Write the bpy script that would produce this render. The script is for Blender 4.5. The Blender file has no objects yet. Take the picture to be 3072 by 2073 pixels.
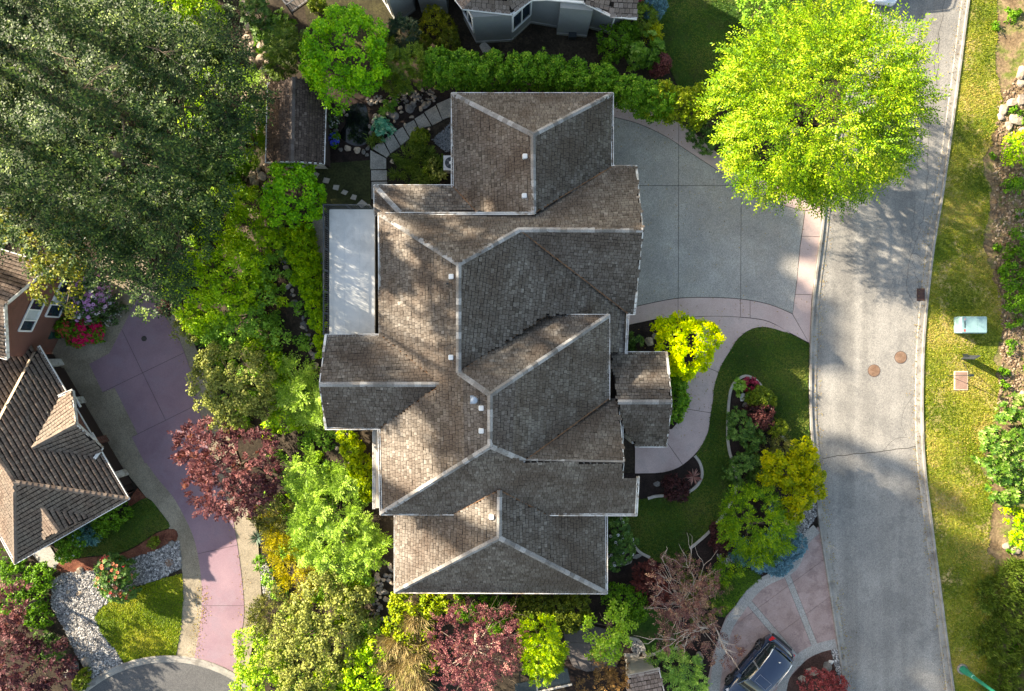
import bpy, math, random
import numpy as np
from mathutils import Vector, Matrix
from mathutils.geometry import tessellate_polygon

# ---------------------------------------------------------------- camera, sky, sun, exposure
CAM_H = 42.0            # camera height over the street (m)
MPP = 0.0195            # metres per photograph pixel on the street plane
CX, CY = 1536.0, 1036.5
scene = bpy.context.scene
COL = scene.collection
cam = bpy.data.cameras.new('camera')
cam.lens = 36.0 * (CAM_H / MPP) / 3072.0
cam.sensor_width = 36.0
cam.clip_end = 2000.0
cam_o = bpy.data.objects.new('camera', cam)
cam_o.location = (0, 0, CAM_H)
COL.objects.link(cam_o)
scene.camera = cam_o

SUN_EL = math.radians(22.5)
SUN_AZ = math.radians(28.0)      # shadows fall to the right and this far downwards in the picture
world = bpy.data.worlds.new('World')
scene.world = world
world.use_nodes = True
wn = world.node_tree
bg = wn.nodes['Background']
sky = wn.nodes.new('ShaderNodeTexSky')
sky.sky_type = 'NISHITA'
sky.sun_disc = False
sky.sun_elevation = SUN_EL
sky.sun_rotation = math.radians(-90 + 28.0)
sky.air_density = 1.0
sky.dust_density = 1.0
sky.ozone_density = 0.4
wn.links.new(sky.outputs[0], bg.inputs[0])
bg.inputs[1].default_value = 0.092
sun = bpy.data.lights.new('sun', 'SUN')
sun.energy = 4.3
sun.angle = math.radians(0.6)
sun.color = (1.0, 0.95, 0.86)
sun_o = bpy.data.objects.new('sun', sun)
ld = Vector((math.cos(SUN_AZ) * math.cos(SUN_EL), -math.sin(SUN_AZ) * math.cos(SUN_EL), -math.sin(SUN_EL)))
sun_o.rotation_euler = ld.to_track_quat('-Z', 'Y').to_euler()
sun_o.location = (-60, 30, 60)
COL.objects.link(sun_o)
scene.view_settings.view_transform = 'Standard'
scene.view_settings.look = 'None'
scene.view_settings.exposure = 2.22
scene.view_settings.gamma = 1.0
scene.view_settings.use_white_balance = True        # the camera was balanced for the shade
scene.view_settings.white_balance_temperature = 7900
scene.view_settings.white_balance_tint = 10
scene.view_settings.use_curve_mapping = False
scene.cycles.max_bounces = 6
scene.cycles.diffuse_bounces = 3
scene.cycles.transparent_max_bounces = 4
scene.cycles.use_denoising = True

# ---------------------------------------------------------------- coordinates
def W(px, py, z=0.0):
    s = MPP * (CAM_H - z) / CAM_H
    return np.array([(px - CX) * s, (CY - py) * s, z])
def sst(a, b, x):
    t = np.clip((x - a) / (b - a), 0, 1)
    return t * t * (3 - 2 * t)
TY = np.array([-3000, 0, 500, 650, 800, 1000, 1200, 1300, 1500, 1650, 1800, 1900, 2073, 6000.])
TR = np.array([800, 800, 815, 850, 900, 930, 1000, 1080, 1120, 1140, 1150, 1140, 1140, 1140.])
TL = np.array([690, 690, 680, 640, 560, 580, 620, 650, 720, 760, 800, 790, 760, 760.])
LOW = -2.5
def terr(x, y):
    u = CX + np.asarray(x) / MPP
    v = CY - np.asarray(y) / MPP
    r = np.interp(v, TY, TR); l = np.interp(v, TY, TL)
    t = np.clip((u - l) / (r - l), 0, 1)
    z = LOW * (1 - t * t * (3 - 2 * t))
    return z + 1.5 * sst(2960, 3500, u)
def G(px, py, dz=0.0):
    z = 0.0
    for _ in range(8):
        p = W(px, py, z)
        z = float(terr(p[0], p[1]))
    p = W(px, py, z); p[2] = z + dz
    return p
def spline(pts, n=6, closed=True):
    P = [np.array(p, float) for p in pts]; m = len(P); out = []
    for i in range(m if closed else m - 1):
        p0 = P[(i - 1) % m] if closed or i > 0 else P[0]
        p1, p2 = P[i], P[(i + 1) % m]
        p3 = P[(i + 2) % m] if closed or i + 2 < m else P[-1]
        for k in range(n):
            t = k / n
            out.append(tuple(.5 * (2 * p1 + (p2 - p0) * t + (2 * p0 - 5 * p1 + 4 * p2 - p3) * t * t + (3 * p1 - p0 - 3 * p2 + p3) * t ** 3)))
    if not closed: out.append(tuple(P[-1]))
    return out

# ---------------------------------------------------------------- objects
ORG = {}
def tag(o, label=None, cat=None, group=None, kind=None):
    if label: o['label'] = label
    if cat: o['category'] = cat
    if group: o['group'] = group
    if kind: o['kind'] = kind
    return o
def thing(name, label, cat, loc, group=None):
    o = bpy.data.objects.new(name, None)
    o.empty_display_size = .3
    o.location = tuple(float(c) for c in loc)
    COL.objects.link(o)
    ORG[o.name] = np.array(loc, float)
    return tag(o, label, cat, group)
def mesh(name, V, F, mat, rnd=None, smooth=False, fmats=None):
    me = bpy.data.meshes.new(name)
    V = np.asarray(V, np.float32)
    if isinstance(F, np.ndarray):
        k = F.shape[1]; n = len(F)
        me.vertices.add(len(V)); me.vertices.foreach_set('co', V.ravel())
        me.loops.add(n * k); me.loops.foreach_set('vertex_index', F.astype(np.int32).ravel())
        me.polygons.add(n); me.polygons.foreach_set('loop_start', np.arange(0, n * k, k, dtype=np.int32))
        me.update(calc_edges=True)
    else:
        me.from_pydata([tuple(map(float, v)) for v in V], [], F)
        n = len(F)
    for m in (mat if isinstance(mat, (list, tuple)) else [mat]): me.materials.append(m)
    if fmats is not None: me.polygons.foreach_set('material_index', np.asarray(fmats, np.int32))
    if rnd is not None:
        at = me.attributes.new('rnd', 'FLOAT', 'FACE')
        at.data.foreach_set('value', np.asarray(rnd, np.float32))
    if smooth: me.polygons.foreach_set('use_smooth', np.ones(len(me.polygons), bool))
    return me
def obj(name, V, F, mat, parent=None, **kw):
    V = np.asarray(V, float)
    org = ORG[parent.name] if parent is not None else np.zeros(3)
    o = bpy.data.objects.new(name, mesh(name, V - org, F, mat, **kw))
    COL.objects.link(o)
    if parent is not None: o.parent = parent
    ORG[o.name] = org
    return o
def place(name, me, M, parent):
    o = bpy.data.objects.new(name, me)
    COL.objects.link(o)
    org = ORG[parent.name]
    o.parent = parent
    o.matrix_local = Matrix.Translation(Vector(-org)) @ M
    ORG[o.name] = org
    return o

class MB:
    def __init__(s): s.V = []; s.F = []; s.n = 0
    def add(s, V, F):
        s.V.append(np.asarray(V, float)); s.F += [tuple(i + s.n for i in f) for f in F]; s.n += len(V); return s
    def box(s, a, b):
        x0, y0, z0 = a; x1, y1, z1 = b
        return s.add([(x0, y0, z0), (x1, y0, z0), (x1, y1, z0), (x0, y1, z0), (x0, y0, z1), (x1, y0, z1), (x1, y1, z1), (x0, y1, z1)],
                     [(3, 2, 1, 0), (4, 5, 6, 7), (0, 1, 5, 4), (1, 2, 6, 5), (2, 3, 7, 6), (3, 0, 4, 7)])
    def bar(s, p, q, w, h, up=(0, 0, 1)):
        p = np.array(p, float); q = np.array(q, float); d = q - p; d /= np.linalg.norm(d)
        up = np.array(up, float); sd = np.cross(d, up)
        if np.linalg.norm(sd) < 1e-3: sd = np.cross(d, (1, 0, 0))
        sd /= np.linalg.norm(sd); u = np.cross(sd, d)
        c = [p + sd * i * w / 2 + u * j * h / 2 for i, j in ((-1, -1), (1, -1), (1, 1), (-1, 1))]
        c += [v + (q - p) for v in c]
        return s.add(c, [(0, 1, 2, 3), (7, 6, 5, 4), (0, 4, 5, 1), (1, 5, 6, 2), (2, 6, 7, 3), (3, 7, 4, 0)])
    def tube(s, pts, rad, n=7, cap=True):
        pts = [np.array(p, float) for p in pts]; V = []; F = []
        for i, p in enumerate(pts):
            d = pts[min(i + 1, len(pts) - 1)] - pts[max(i - 1, 0)]; d = d / (np.linalg.norm(d) + 1e-9)
            a = np.cross(d, (0.3, .9, .2)); a /= np.linalg.norm(a) + 1e-9; b = np.cross(d, a)
            r = rad[i] if hasattr(rad, '__len__') else rad
            for k in range(n):
                t = 2 * math.pi * k / n; V.append(p + (a * math.cos(t) + b * math.sin(t)) * r)
        for i in range(len(pts) - 1):
            for k in range(n):
                F.append((i * n + k, i * n + (k + 1) % n, (i + 1) * n + (k + 1) % n, (i + 1) * n + k))
        if cap: F.append(tuple(range(n))[::-1]); F.append(tuple(range((len(pts) - 1) * n, len(pts) * n)))
        return s.add(V, F)
    def lathe(s, c, prof, n=20):
        V = []; F = []
        for r, z in prof:
            for k in range(n):
                t = 2 * math.pi * k / n; V.append((c[0] + r * math.cos(t), c[1] + r * math.sin(t), c[2] + z))
        for i in range(len(prof) - 1):
            for k in range(n): F.append((i * n + k, i * n + (k + 1) % n, (i + 1) * n + (k + 1) % n, (i + 1) * n + k))
        F.append(tuple(range((len(prof) - 1) * n, len(prof) * n))); F.append(tuple(range(n))[::-1])
        return s.add(V, F)
    def build(s, name, mat, parent=None, **kw):
        return obj(name, np.concatenate(s.V), s.F, mat, parent, **kw)

def poly3(P, skirt=.12):
    """a filled 3D polygon (may be concave) with a skirt hanging from its edge"""
    P = [np.array(p, float) for p in P]; n = len(P)
    a2 = sum(P[i][0] * P[(i + 1) % n][1] - P[(i + 1) % n][0] * P[i][1] for i in range(n))
    if a2 < 0: P = P[::-1]
    tris = tessellate_polygon([[Vector((p[0], p[1], 0)) for p in P]])
    F = []
    for t in tris:
        a, b, c = (P[i] for i in t)
        F.append(tuple(t) if (b[0] - a[0]) * (c[1] - a[1]) - (b[1] - a[1]) * (c[0] - a[0]) > 0 else tuple(t)[::-1])
    V = list(P)
    if skirt:
        V += [p - np.array((0, 0, skirt)) for p in P]
        F += [(i, n + i, n + (i + 1) % n, (i + 1) % n) for i in range(n)]
    return V, F
def sheet(name, px, z, mat, parent=None, smooth_n=0, kind='structure', skirt=.1, zt=None):
    if smooth_n: px = spline(px, smooth_n)
    P = [W(x, y, zt + z) if zt is not None else G(x, y, z) for x, y in px]
    V, F = poly3(P, skirt)
    o = obj(name, V, F, mat, parent)
    if parent is None: o['kind'] = kind
    return o
def strip(name, px, w, z, mat, parent=None, h=.1, kind=None, zt=None, n=5):
    """a kerb-like band along a photograph polyline, w metres wide"""
    px = spline(px, n, False)
    P = np.array([W(x, y, zt + z) if zt is not None else G(x, y, z) for x, y in px])
    d = np.gradient(P, axis=0); d[:, 2] = 0; d /= np.linalg.norm(d, axis=1)[:, None]
    sd = np.stack([-d[:, 1], d[:, 0], 0 * d[:, 0]], 1)
    prof = [(-.5, -h), (-.5, -.25 * h), (-.4, 0), (.4, 0), (.5, -.25 * h), (.5, -h)]
    V = np.concatenate([P + sd * (a * w) + np.array((0, 0, b)) for a, b in prof])
    m = len(P); F = []
    for j in range(len(prof) - 1):
        for i in range(m - 1): F.append((j * m + i, (j + 1) * m + i, (j + 1) * m + i + 1, j * m + i + 1))
    F.append(tuple(j * m for j in range(6))[::-1]); F.append(tuple(j * m + m - 1 for j in range(6)))
    F = [f[::-1] for f in F]
    o = obj(name, V, F, mat, parent)
    if kind: o['kind'] = kind
    return o
def grid_sheet(name, rows, dz, mat, cols=12, kind='structure'):
    """a draped sheet: rows of (y, x0, x1) in photograph pixels"""
    V = [G(x0 + (x1 - x0) * i / cols, y, dz) for y, x0, x1 in rows for i in range(cols + 1)]; w = cols + 1
    F = [(j * w + i, (j + 1) * w + i, (j + 1) * w + i + 1, j * w + i + 1) for j in range(len(rows) - 1) for i in range(cols)]
    o = obj(name, V, F, mat); o['kind'] = kind; return o
def clip(poly, a, b, c):
    """part of a 2D polygon where a*x+b*y<=c"""
    out = []
    for i in range(len(poly)):
        p, q = poly[i], poly[(i + 1) % len(poly)]
        dp = a * p[0] + b * p[1] - c; dq = a * q[0] + b * q[1] - c
        if dp <= 0: out.append(p)
        if dp * dq < 0:
            t = dp / (dp - dq); out.append((p[0] + (q[0] - p[0]) * t, p[1] + (q[1] - p[1]) * t))
    return out
def cut(polys, p, q, gap=.7):
    """split photograph polygons along the line p-q leaving a joint of 2*gap pixels"""
    a, b = q[1] - p[1], p[0] - q[0]; l = math.hypot(a, b); a /= l; b /= l; c = a * p[0] + b * p[1]
    out = []
    for P in polys:
        for s in (1, -1):
            r = clip(P, a * s, b * s, c * s - gap)
            if len(r) >= 3: out.append(r)
    return out
def inpoly(x, y, P):
    P = np.asarray(P, float); r = np.zeros(len(x), bool)
    for i in range(len(P)):
        x0, y0 = P[i]; x1, y1 = P[(i + 1) % len(P)]
        if y0 == y1: continue
        c = ((y0 > y) != (y1 > y)) & (x < (x1 - x0) * (y - y0) / (y1 - y0) + x0)
        r ^= c
    return r

# ---------------------------------------------------------------- materials
def nt(name):
    m = bpy.data.materials.new(name); m.use_nodes = True
    n = m.node_tree.nodes; return m, n, m.node_tree.links, n['Principled BSDF']
def ramp(n, stops):
    r = n.new('ShaderNodeValToRGB'); e = r.color_ramp.elements
    while len(e) < len(stops): e.new(.5)
    for i, (p, c) in enumerate(stops): e[i].position = p; e[i].color = (*c, 1)
    return r
def noise(n, l, scale, detail=4, rough=.6, vec=None, dist=0):
    t = n.new('ShaderNodeTexNoise'); t.inputs['Scale'].default_value = scale
    t.inputs['Detail'].default_value = detail; t.inputs['Roughness'].default_value = rough
    t.inputs['Distortion'].default_value = dist
    if vec is None:
        g = n.new('ShaderNodeNewGeometry'); vec = g.outputs['Position']
    l.new(vec, t.inputs['Vector']); return t
def mixc(n, l, a, b, f, mode='MIX'):
    m = n.new('ShaderNodeMix'); m.data_type = 'RGBA'; m.blend_type = mode
    for s, v in ((m.inputs[6], a), (m.inputs[7], b), (m.inputs[0], f)):
        if isinstance(v, (tuple, list)): s.default_value = (*v, 1)
        elif isinstance(v, (int, float)): s.default_value = v
        else: l.new(v, s)
    return m.outputs[2]
def bump(n, l, h, bs, s=.3, d=.02):
    b = n.new('ShaderNodeBump'); b.inputs['Strength'].default_value = s; b.inputs['Distance'].default_value = d
    l.new(h, b.inputs['Height']); l.new(b.outputs[0], bs.inputs['Normal'])
def grainy(name, c1, c2, s1=.6, s2=18, rough=.85, amt=.35, speck=None, bmp=.3, lo=.35, hi=.65, c3=None, s3=2.5, streak=0):
    """a weathered mineral or earth surface: big blotches c1-c2, patches of c3, fine grain"""
    m, n, l, bs = nt(name)
    a = noise(n, l, s1, 5, .6, dist=.3); r = ramp(n, [(lo, c1), (hi, c2)]); l.new(a.outputs[0], r.inputs[0]); col = r.outputs[0]
    if c3:
        q = noise(n, l, s3, 6, .7); rr = ramp(n, [(.5, (0, 0, 0)), (.62, (1, 1, 1))]); l.new(q.outputs[0], rr.inputs[0])
        col = mixc(n, l, col, c3, rr.outputs[0])
    f = noise(n, l, s2, 3, .7); g = ramp(n, [(.3, (1 - amt,) * 3), (.7, (1 + amt,) * 3)]); l.new(f.outputs[0], g.inputs[0])
    g.color_ramp.elements[1].color = (1 + amt, 1 + amt, 1 + amt, 1)
    col = mixc(n, l, col, g.outputs[0], 1.0, 'MULTIPLY')
    if speck:
        v = n.new('ShaderNodeTexVoronoi'); v.inputs['Scale'].default_value = speck
        gg = n.new('ShaderNodeNewGeometry'); l.new(gg.outputs['Position'], v.inputs['Vector'])
        k = ramp(n, [(0, (.6, .6, .6)), (1, (1.35, 1.3, 1.25))]); l.new(v.outputs['Color'], k.inputs[0])
        col = mixc(n, l, col, k.outputs[0], .8, 'MULTIPLY')
    if streak:
        gg = n.new('ShaderNodeNewGeometry'); mp = n.new('ShaderNodeMapping'); mp.inputs['Scale'].default_value = (1.1, .05, 1); mp.inputs['Rotation'].default_value = (0, 0, .06)
        l.new(gg.outputs['Position'], mp.inputs[0]); w = noise(n, l, 1.0, 3, .5, mp.outputs[0]); k = ramp(n, [(.35, (1 - streak,) * 3), (.65, (1, 1, 1))]); l.new(w.outputs[0], k.inputs[0])
        k.color_ramp.elements[1].color = (1 + streak * .5,) * 3 + (1,); col = mixc(n, l, col, k.outputs[0], 1.0, 'MULTIPLY')
    l.new(col, bs.inputs['Base Color']); bs.inputs['Roughness'].default_value = rough
    bs.inputs['Specular IOR Level'].default_value = .25
    if bmp: bump(n, l, f.outputs[0], bs, bmp, .02)
    return m
def plain(name, c, rough=.5, metal=0, spec=.5, coat=0, var=.12, s=3):
    m, n, l, bs = nt(name)
    a = noise(n, l, s, 4); r = ramp(n, [(.3, tuple(x * (1 - var) for x in c)), (.7, tuple(min(1, x * (1 + var)) for x in c))])
    l.new(a.outputs[0], r.inputs[0]); l.new(r.outputs[0], bs.inputs['Base Color'])
    bs.inputs['Roughness'].default_value = rough; bs.inputs['Metallic'].default_value = metal
    bs.inputs['Specular IOR Level'].default_value = spec; bs.inputs['Coat Weight'].default_value = coat
    return m
def pieces(name, stops, blotch=None, bs_scale=.35, rough=.85, grain=25, amt=.25):
    """colour by the face attribute rnd, with slow weather blotches over it"""
    m, n, l, bs = nt(name)
    at = n.new('ShaderNodeAttribute'); at.attribute_name = 'rnd'
    r = ramp(n, stops); l.new(at.outputs['Fac'], r.inputs[0]); col = r.outputs[0]
    if blotch:
        q = noise(n, l, bs_scale, 5, .65, dist=.4); rr = ramp(n, [(.42, (0, 0, 0)), (.62, (.85, .85, .85))]); l.new(q.outputs[0], rr.inputs[0])
        col = mixc(n, l, col, blotch, rr.outputs[0])
    f = noise(n, l, grain, 3, .7); g = ramp(n, [(.3, (1 - amt,) * 3), (.7, (1, 1, 1))]); l.new(f.outputs[0], g.inputs[0])
    g.color_ramp.elements[1].color = (1 + amt, 1 + amt, 1 + amt, 1)
    col = mixc(n, l, col, g.outputs[0], 1.0, 'MULTIPLY')
    l.new(col, bs.inputs['Base Color']); bs.inputs['Roughness'].default_value = rough
    bs.inputs['Specular IOR Level'].default_value = .2
    return m
LEAFM = {}
def leafmat(cols, tr=.35, rough=.55):
    def vivid(c):
        c = np.array(c); m = c.mean(); return tuple(float(v) for v in np.clip((m + (c - m) * 1.12) * 1.6, .002, .7))
    cols = tuple(vivid(c) for c in cols); key = (cols, tr)
    if key in LEAFM: return LEAFM[key]
    m, n, l, bs = nt('leaf_%d' % len(LEAFM))
    at = n.new('ShaderNodeAttribute'); at.attribute_name = 'rnd'
    r = ramp(n, [(i / (len(cols) - 1), c) for i, c in enumerate(cols)]); l.new(at.outputs['Fac'], r.inputs[0])
    l.new(r.outputs[0], bs.inputs['Base Color']); bs.inputs['Roughness'].default_value = rough
    bs.inputs['Specular IOR Level'].default_value = .25
    t = n.new('ShaderNodeBsdfTranslucent'); l.new(mixc(n, l, r.outputs[0], (1.15, 1.15, .55), 1.0, 'MULTIPLY'), t.inputs[0])
    mx = n.new('ShaderNodeMixShader'); mx.inputs[0].default_value = tr
    l.new(bs.outputs[0], mx.inputs[1]); l.new(t.outputs[0], mx.inputs[2])
    l.new(mx.outputs[0], n['Material Output'].inputs[0])
    LEAFM[key] = m; return m

SOIL = grainy('soil', (.016, .012, .008), (.045, .034, .024), .5, 9, .95, .5, bmp=.6, c3=(.05, .038, .025), s3=1.2)
BARK_MULCH = grainy('bark_mulch', (.10, .03, .018), (.19, .075, .045), 2, 14, .95, .6, bmp=.8)
DARK_MULCH = grainy('dark_mulch', (.014, .009, .008), (.034, .022, .018), 1.5, 14, .95, .6, bmp=.8)
DRYBANK = grainy('dry_bank', (.12, .08, .045), (.25, .18, .105), .8, 7, .95, .5, bmp=.8, c3=(.10, .12, .025), s3=.8)
ASPHALT = grainy('asphalt', (.225, .22, .21), (.285, .278, .262), .35, 26, .9, .16, speck=22, bmp=.25, c3=(.20, .197, .19), s3=.5, streak=.2)
ASPHALT2 = grainy('asphalt_dark', (.085, .087, .092), (.115, .117, .12), .4, 26, .9, .2, speck=22, bmp=.25)
KERB = grainy('kerb_concrete', (.23, .22, .20), (.33, .31, .28), .9, 20, .85, .15, bmp=.2, c3=(.18, .165, .15), s3=1.1)
AGGREGATE = grainy('exposed_aggregate', (.285, .278, .265), (.38, .37, .35), .5, 30, .9, .3, speck=24, bmp=.4, c3=(.32, .305, .28), s3=.8)
AGG_WARM = grainy('warm_aggregate', (.21, .18, .135), (.32, .28, .215), .6, 30, .9, .3, speck=22, bmp=.4)
PINKCON = grainy('pink_concrete', (.44, .325, .30), (.54, .41, .38), .5, 22, .85, .14, bmp=.2, c3=(.46, .36, .335), s3=1.0)
PINKSTAMP = grainy('stamped_pink', (.29, .205, .185), (.39, .29, .265), .9, 16, .8, .16, bmp=.3, c3=(.25, .175, .16), s3=1.1)
PURPLE = grainy('mauve_concrete', (.225, .145, .178), (.285, .19, .222), .45, 22, .8, .12, bmp=.2, c3=(.25, .175, .21), s3=.8)
SLABCON = grainy('slab_concrete', (.22, .215, .195), (.33, .32, .29), 1.2, 26, .9, .3, speck=25, bmp=.3)
EDGING = grainy('edging_concrete', (.33, .30, .26), (.45, .41, .36), 1.5, 20, .85, .15, bmp=.2)
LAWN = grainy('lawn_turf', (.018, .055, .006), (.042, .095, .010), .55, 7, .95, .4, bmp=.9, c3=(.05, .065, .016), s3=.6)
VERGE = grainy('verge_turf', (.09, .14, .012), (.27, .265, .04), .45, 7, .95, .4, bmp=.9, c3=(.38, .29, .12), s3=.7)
JOINT = plain('joint_dark', (.06, .055, .05), .95, spec=.1)
ROCK = grainy('sandstone', (.30, .23, .17), (.47, .38, .29), .9, 9, .9, .3, bmp=.7, c3=(.22, .19, .165), s3=1.5)
ROCKG = grainy('grey_rock', (.10, .095, .09), (.24, .22, .20), 1.1, 9, .9, .35, bmp=.7)
WHITE = plain('white_paint', (.74, .74, .72), .5, var=.08)
WHITE_OLD = grainy('weathered_white_gutter', (.55, .53, .50), (.74, .73, .70), 1.2, 12, .6, .15, bmp=0, c3=(.33, .27, .21), s3=2.2)
SIDING = grainy('grey_stucco', (.19, .205, .205), (.24, .255, .25), .4, 14, .9, .08, bmp=.15)
BEIGE = plain('beige_wall', (.38, .34, .28), .8)
GLASS = plain('window_glass', (.015, .03, .045), .06, spec=.9)
BLIND = plain('window_blind', (.45, .50, .52), .25, spec=.8)
DARKMETAL = plain('dark_metal', (.018, .025, .028), .4)
BARKM = grainy('tree_bark', (.085, .062, .045), (.16, .125, .09), 2, 12, .95, .3, bmp=.8)
PALEBARK = grainy('pale_bark', (.36, .28, .22), (.52, .43, .36), 3, 14, .9, .2, bmp=.4)
ROOF = pieces('weathered_shingle', [(0, (.072, .06, .05)), (.35, (.125, .107, .092)), (.7, (.17, .15, .132)), (1, (.235, .212, .19))], (.082, .062, .05), .45, grain=12, amt=.3)
CAPM = pieces('ridge_cap_shingle', [(0, (.15, .14, .13)), (.5, (.23, .22, .21)), (1, (.36, .35, .34))], grain=14)
DECKING = plain('roof_underlay', (.02, .016, .014), .95, spec=.1)
TILE = pieces('brown_roof_tile', [(0, (.10, .072, .058)), (.5, (.165, .12, .096)), (1, (.245, .19, .15))], (.15, .125, .105), .5, grain=12, amt=.3)
SHAKE = pieces('grey_brown_shake', [(0, (.13, .10, .085)), (.5, (.20, .16, .14)), (1, (.29, .24, .215))], None, grain=14)
def brickmat():
    m, n, l, bs = nt('red_brick'); b = n.new('ShaderNodeTexBrick'); t = n.new('ShaderNodeTexCoord')
    mp = n.new('ShaderNodeMapping'); mp.inputs['Rotation'].default_value = (math.pi / 2, 0, math.radians(63)); mp.vector_type = 'TEXTURE'
    l.new(t.outputs['Object'], mp.inputs[0]); l.new(mp.outputs[0], b.inputs[0])
    b.inputs['Color1'].default_value = (.10, .026, .018, 1); b.inputs['Color2'].default_value = (.17, .05, .033, 1)
    b.inputs['Mortar'].default_value = (.20, .14, .11, 1); b.inputs['Scale'].default_value = 1
    b.inputs['Brick Width'].default_value = .26; b.inputs['Row Height'].default_value = .09; b.inputs['Mortar Size'].default_value = .01
    l.new(b.outputs[0], bs.inputs['Base Color']); bs.inputs['Roughness'].default_value = .9; return m
BRICK = brickmat()

# ================================================================ ground, street, drives, lawns
def build_ground():
    xs = np.concatenate([[-900, -400, -150, -80, -55], np.arange(-42, 42.1, .6), [50, 70, 120, 400, 900]])
    ys = np.concatenate([[-900, -400, -150, -70, -45], np.arange(-30, 30.1, .6), [45, 70, 150, 400, 900]])
    X, Y = np.meshgrid(xs, ys); Z = terr(X, Y) - .06
    V = np.stack([X.ravel(), Y.ravel(), Z.ravel()], 1); w = len(xs)
    i, j = np.meshgrid(np.arange(w - 1), np.arange(len(ys) - 1)); a = (j * w + i).ravel()
    o = obj('ground', V, np.stack([a, a + 1, a + w + 1, a + w], 1), SOIL, smooth=True); o['kind'] = 'structure'
build_ground()
KL = [(2700, -160), (2640, 0), (2560, 250), (2497, 500), (2472, 712), (2450, 886), (2441, 1056), (2440, 1226), (2448, 1351), (2459, 1485), (2470, 1587), (2498, 1766), (2521, 1918), (2544, 2073), (2570, 2230)]
KR = [(2925, -160), (2895, 0), (2864, 238), (2820, 560), (2790, 740), (2766, 952), (2757, 1097), (2756, 1269), (2763, 1401), (2779, 1533), (2803, 1718), (2829, 1917), (2850, 2073), (2872, 2230)]
road = sheet('road', spline(KL, 5, False) + spline(KR, 5, False)[::-1], 0.0, ASPHALT)
def kerb(name, line, side):
    base = [(x + side * 6, y) for x, y in line]
    strip(name, line, .42, .035, KERB, h=.12, kind='structure', n=5)
    strip(name.replace('kerb', 'kerb_lip'), [(x + side * 9, y) for x, y in line], .14, .12, KERB, h=.2, kind='structure', n=5)
kerb('kerb', KL, -1); kerb('kerb', KR, 1)
# seams across the kerbs
def line_piece(name, px, w, z, mat, parent):
    P = [G(x, y, z) for x, y in px]; V = []; F = []
    P = np.array(P); d = np.gradient(P, axis=0); d /= np.linalg.norm(d, axis=1)[:, None]
    sd = np.stack([-d[:, 1], d[:, 0], 0 * d[:, 0]], 1) * w / 2
    V = np.concatenate([P + sd, P - sd]); m = len(P)
    return obj(name, V, [(i, i + m, i + m + 1, i + 1) for i in range(m - 1)], mat, parent)
rngc = random.Random(4)
def crack(px, w=.03, jit=4):
    w *= .55
    pts = spline(px, 7, False)
    pts = [(x + rngc.uniform(-jit, jit), y + rngc.uniform(-jit, jit)) for x, y in pts]
    line_piece('crack', pts, w, .004, JOINT, road)
crack([(2835, 0), (2815, 120), (2812, 220), (2790, 330), (2785, 420), (2778, 600), (2755, 700), (2738, 780), (2760, 860)])
crack([(2818, 100), (2800, 240), (2795, 330)], .025)
crack([(2790, 800), (2735, 760), (2720, 860), (2735, 900), (2760, 940)], .03, 2)
crack([(2737, 1190), (2712, 1230), (2704, 1270), (2720, 1310)], .025, 2)
crack([(2650, 1350), (2680, 1320), (2720, 1312)], .03, 2)
crack([(2465, 1375), (2560, 1362), (2640, 1354), (2748, 1340)], .07, 1.5)
crack([(2745, 590), (2740, 680), (2730, 760)], .025)

# ---- main driveway: exposed aggregate panels with a pink border
drive_c = G(2150, 760)
drive = thing('driveway', 'grey exposed aggregate driveway in front of the garage gable', 'driveway', drive_c); drive['kind'] = 'structure'
agg = [(1800, 352)] + spline([(1840, 352), (1917, 373), (1996, 410), (2056, 449), (2128, 496), (2230, 560), (2330, 610), (2414, 634)], 4, False) + \
      [(2399, 740), (2389, 846), (2377, 940)] + spline([(2377, 940), (2307, 912), (2221, 896), (2115, 891), (2023, 895), (1917, 916), (1840, 935)], 4, False) + [(1800, 940)]
P = cut([agg], (2036, 400), (2034, 990)); P = cut(P, (2224, 400), (2221, 990)); P = cut(P, (1800, 557), (2500, 557))
for p in P: sheet('paving_panel', p, .03, AGGREGATE, drive)
border = [(1800, 300)] + spline([(1840, 300), (1900, 312), (1983, 346), (2062, 383), (2115, 430), (2180, 478), (2290, 540), (2400, 590), (2462, 620)], 4, False) + \
    [(2462, 700), (2448, 790), (2434, 900), (2428, 1030)] + spline([(2428, 1030), (2370, 1000), (2305, 982), (2259, 985), (2217, 1012), (2190, 1052), (2161, 1101), (2143, 1157), (2138, 1201), (2130, 1250), (2123, 1296), (2095, 1350), (2048, 1394), (2006, 1413), (1964, 1419), (1905, 1420)], 4, False) + \
    [(1905, 1300), (2016, 1287), (2038, 1261), (2052, 1225), (2056, 1217), (2059, 1168), (2064, 1137), (2085, 1080), (2090, 1020), (2060, 960), (1976, 956), (1878, 976), (1800, 990)]
walk = thing('border_paving', 'pink concrete border and winding front walk round the driveway', 'walk', G(2150, 1000)); walk['kind'] = 'structure'
sheet('joint_bed', border, -.01, JOINT, walk)
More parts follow.
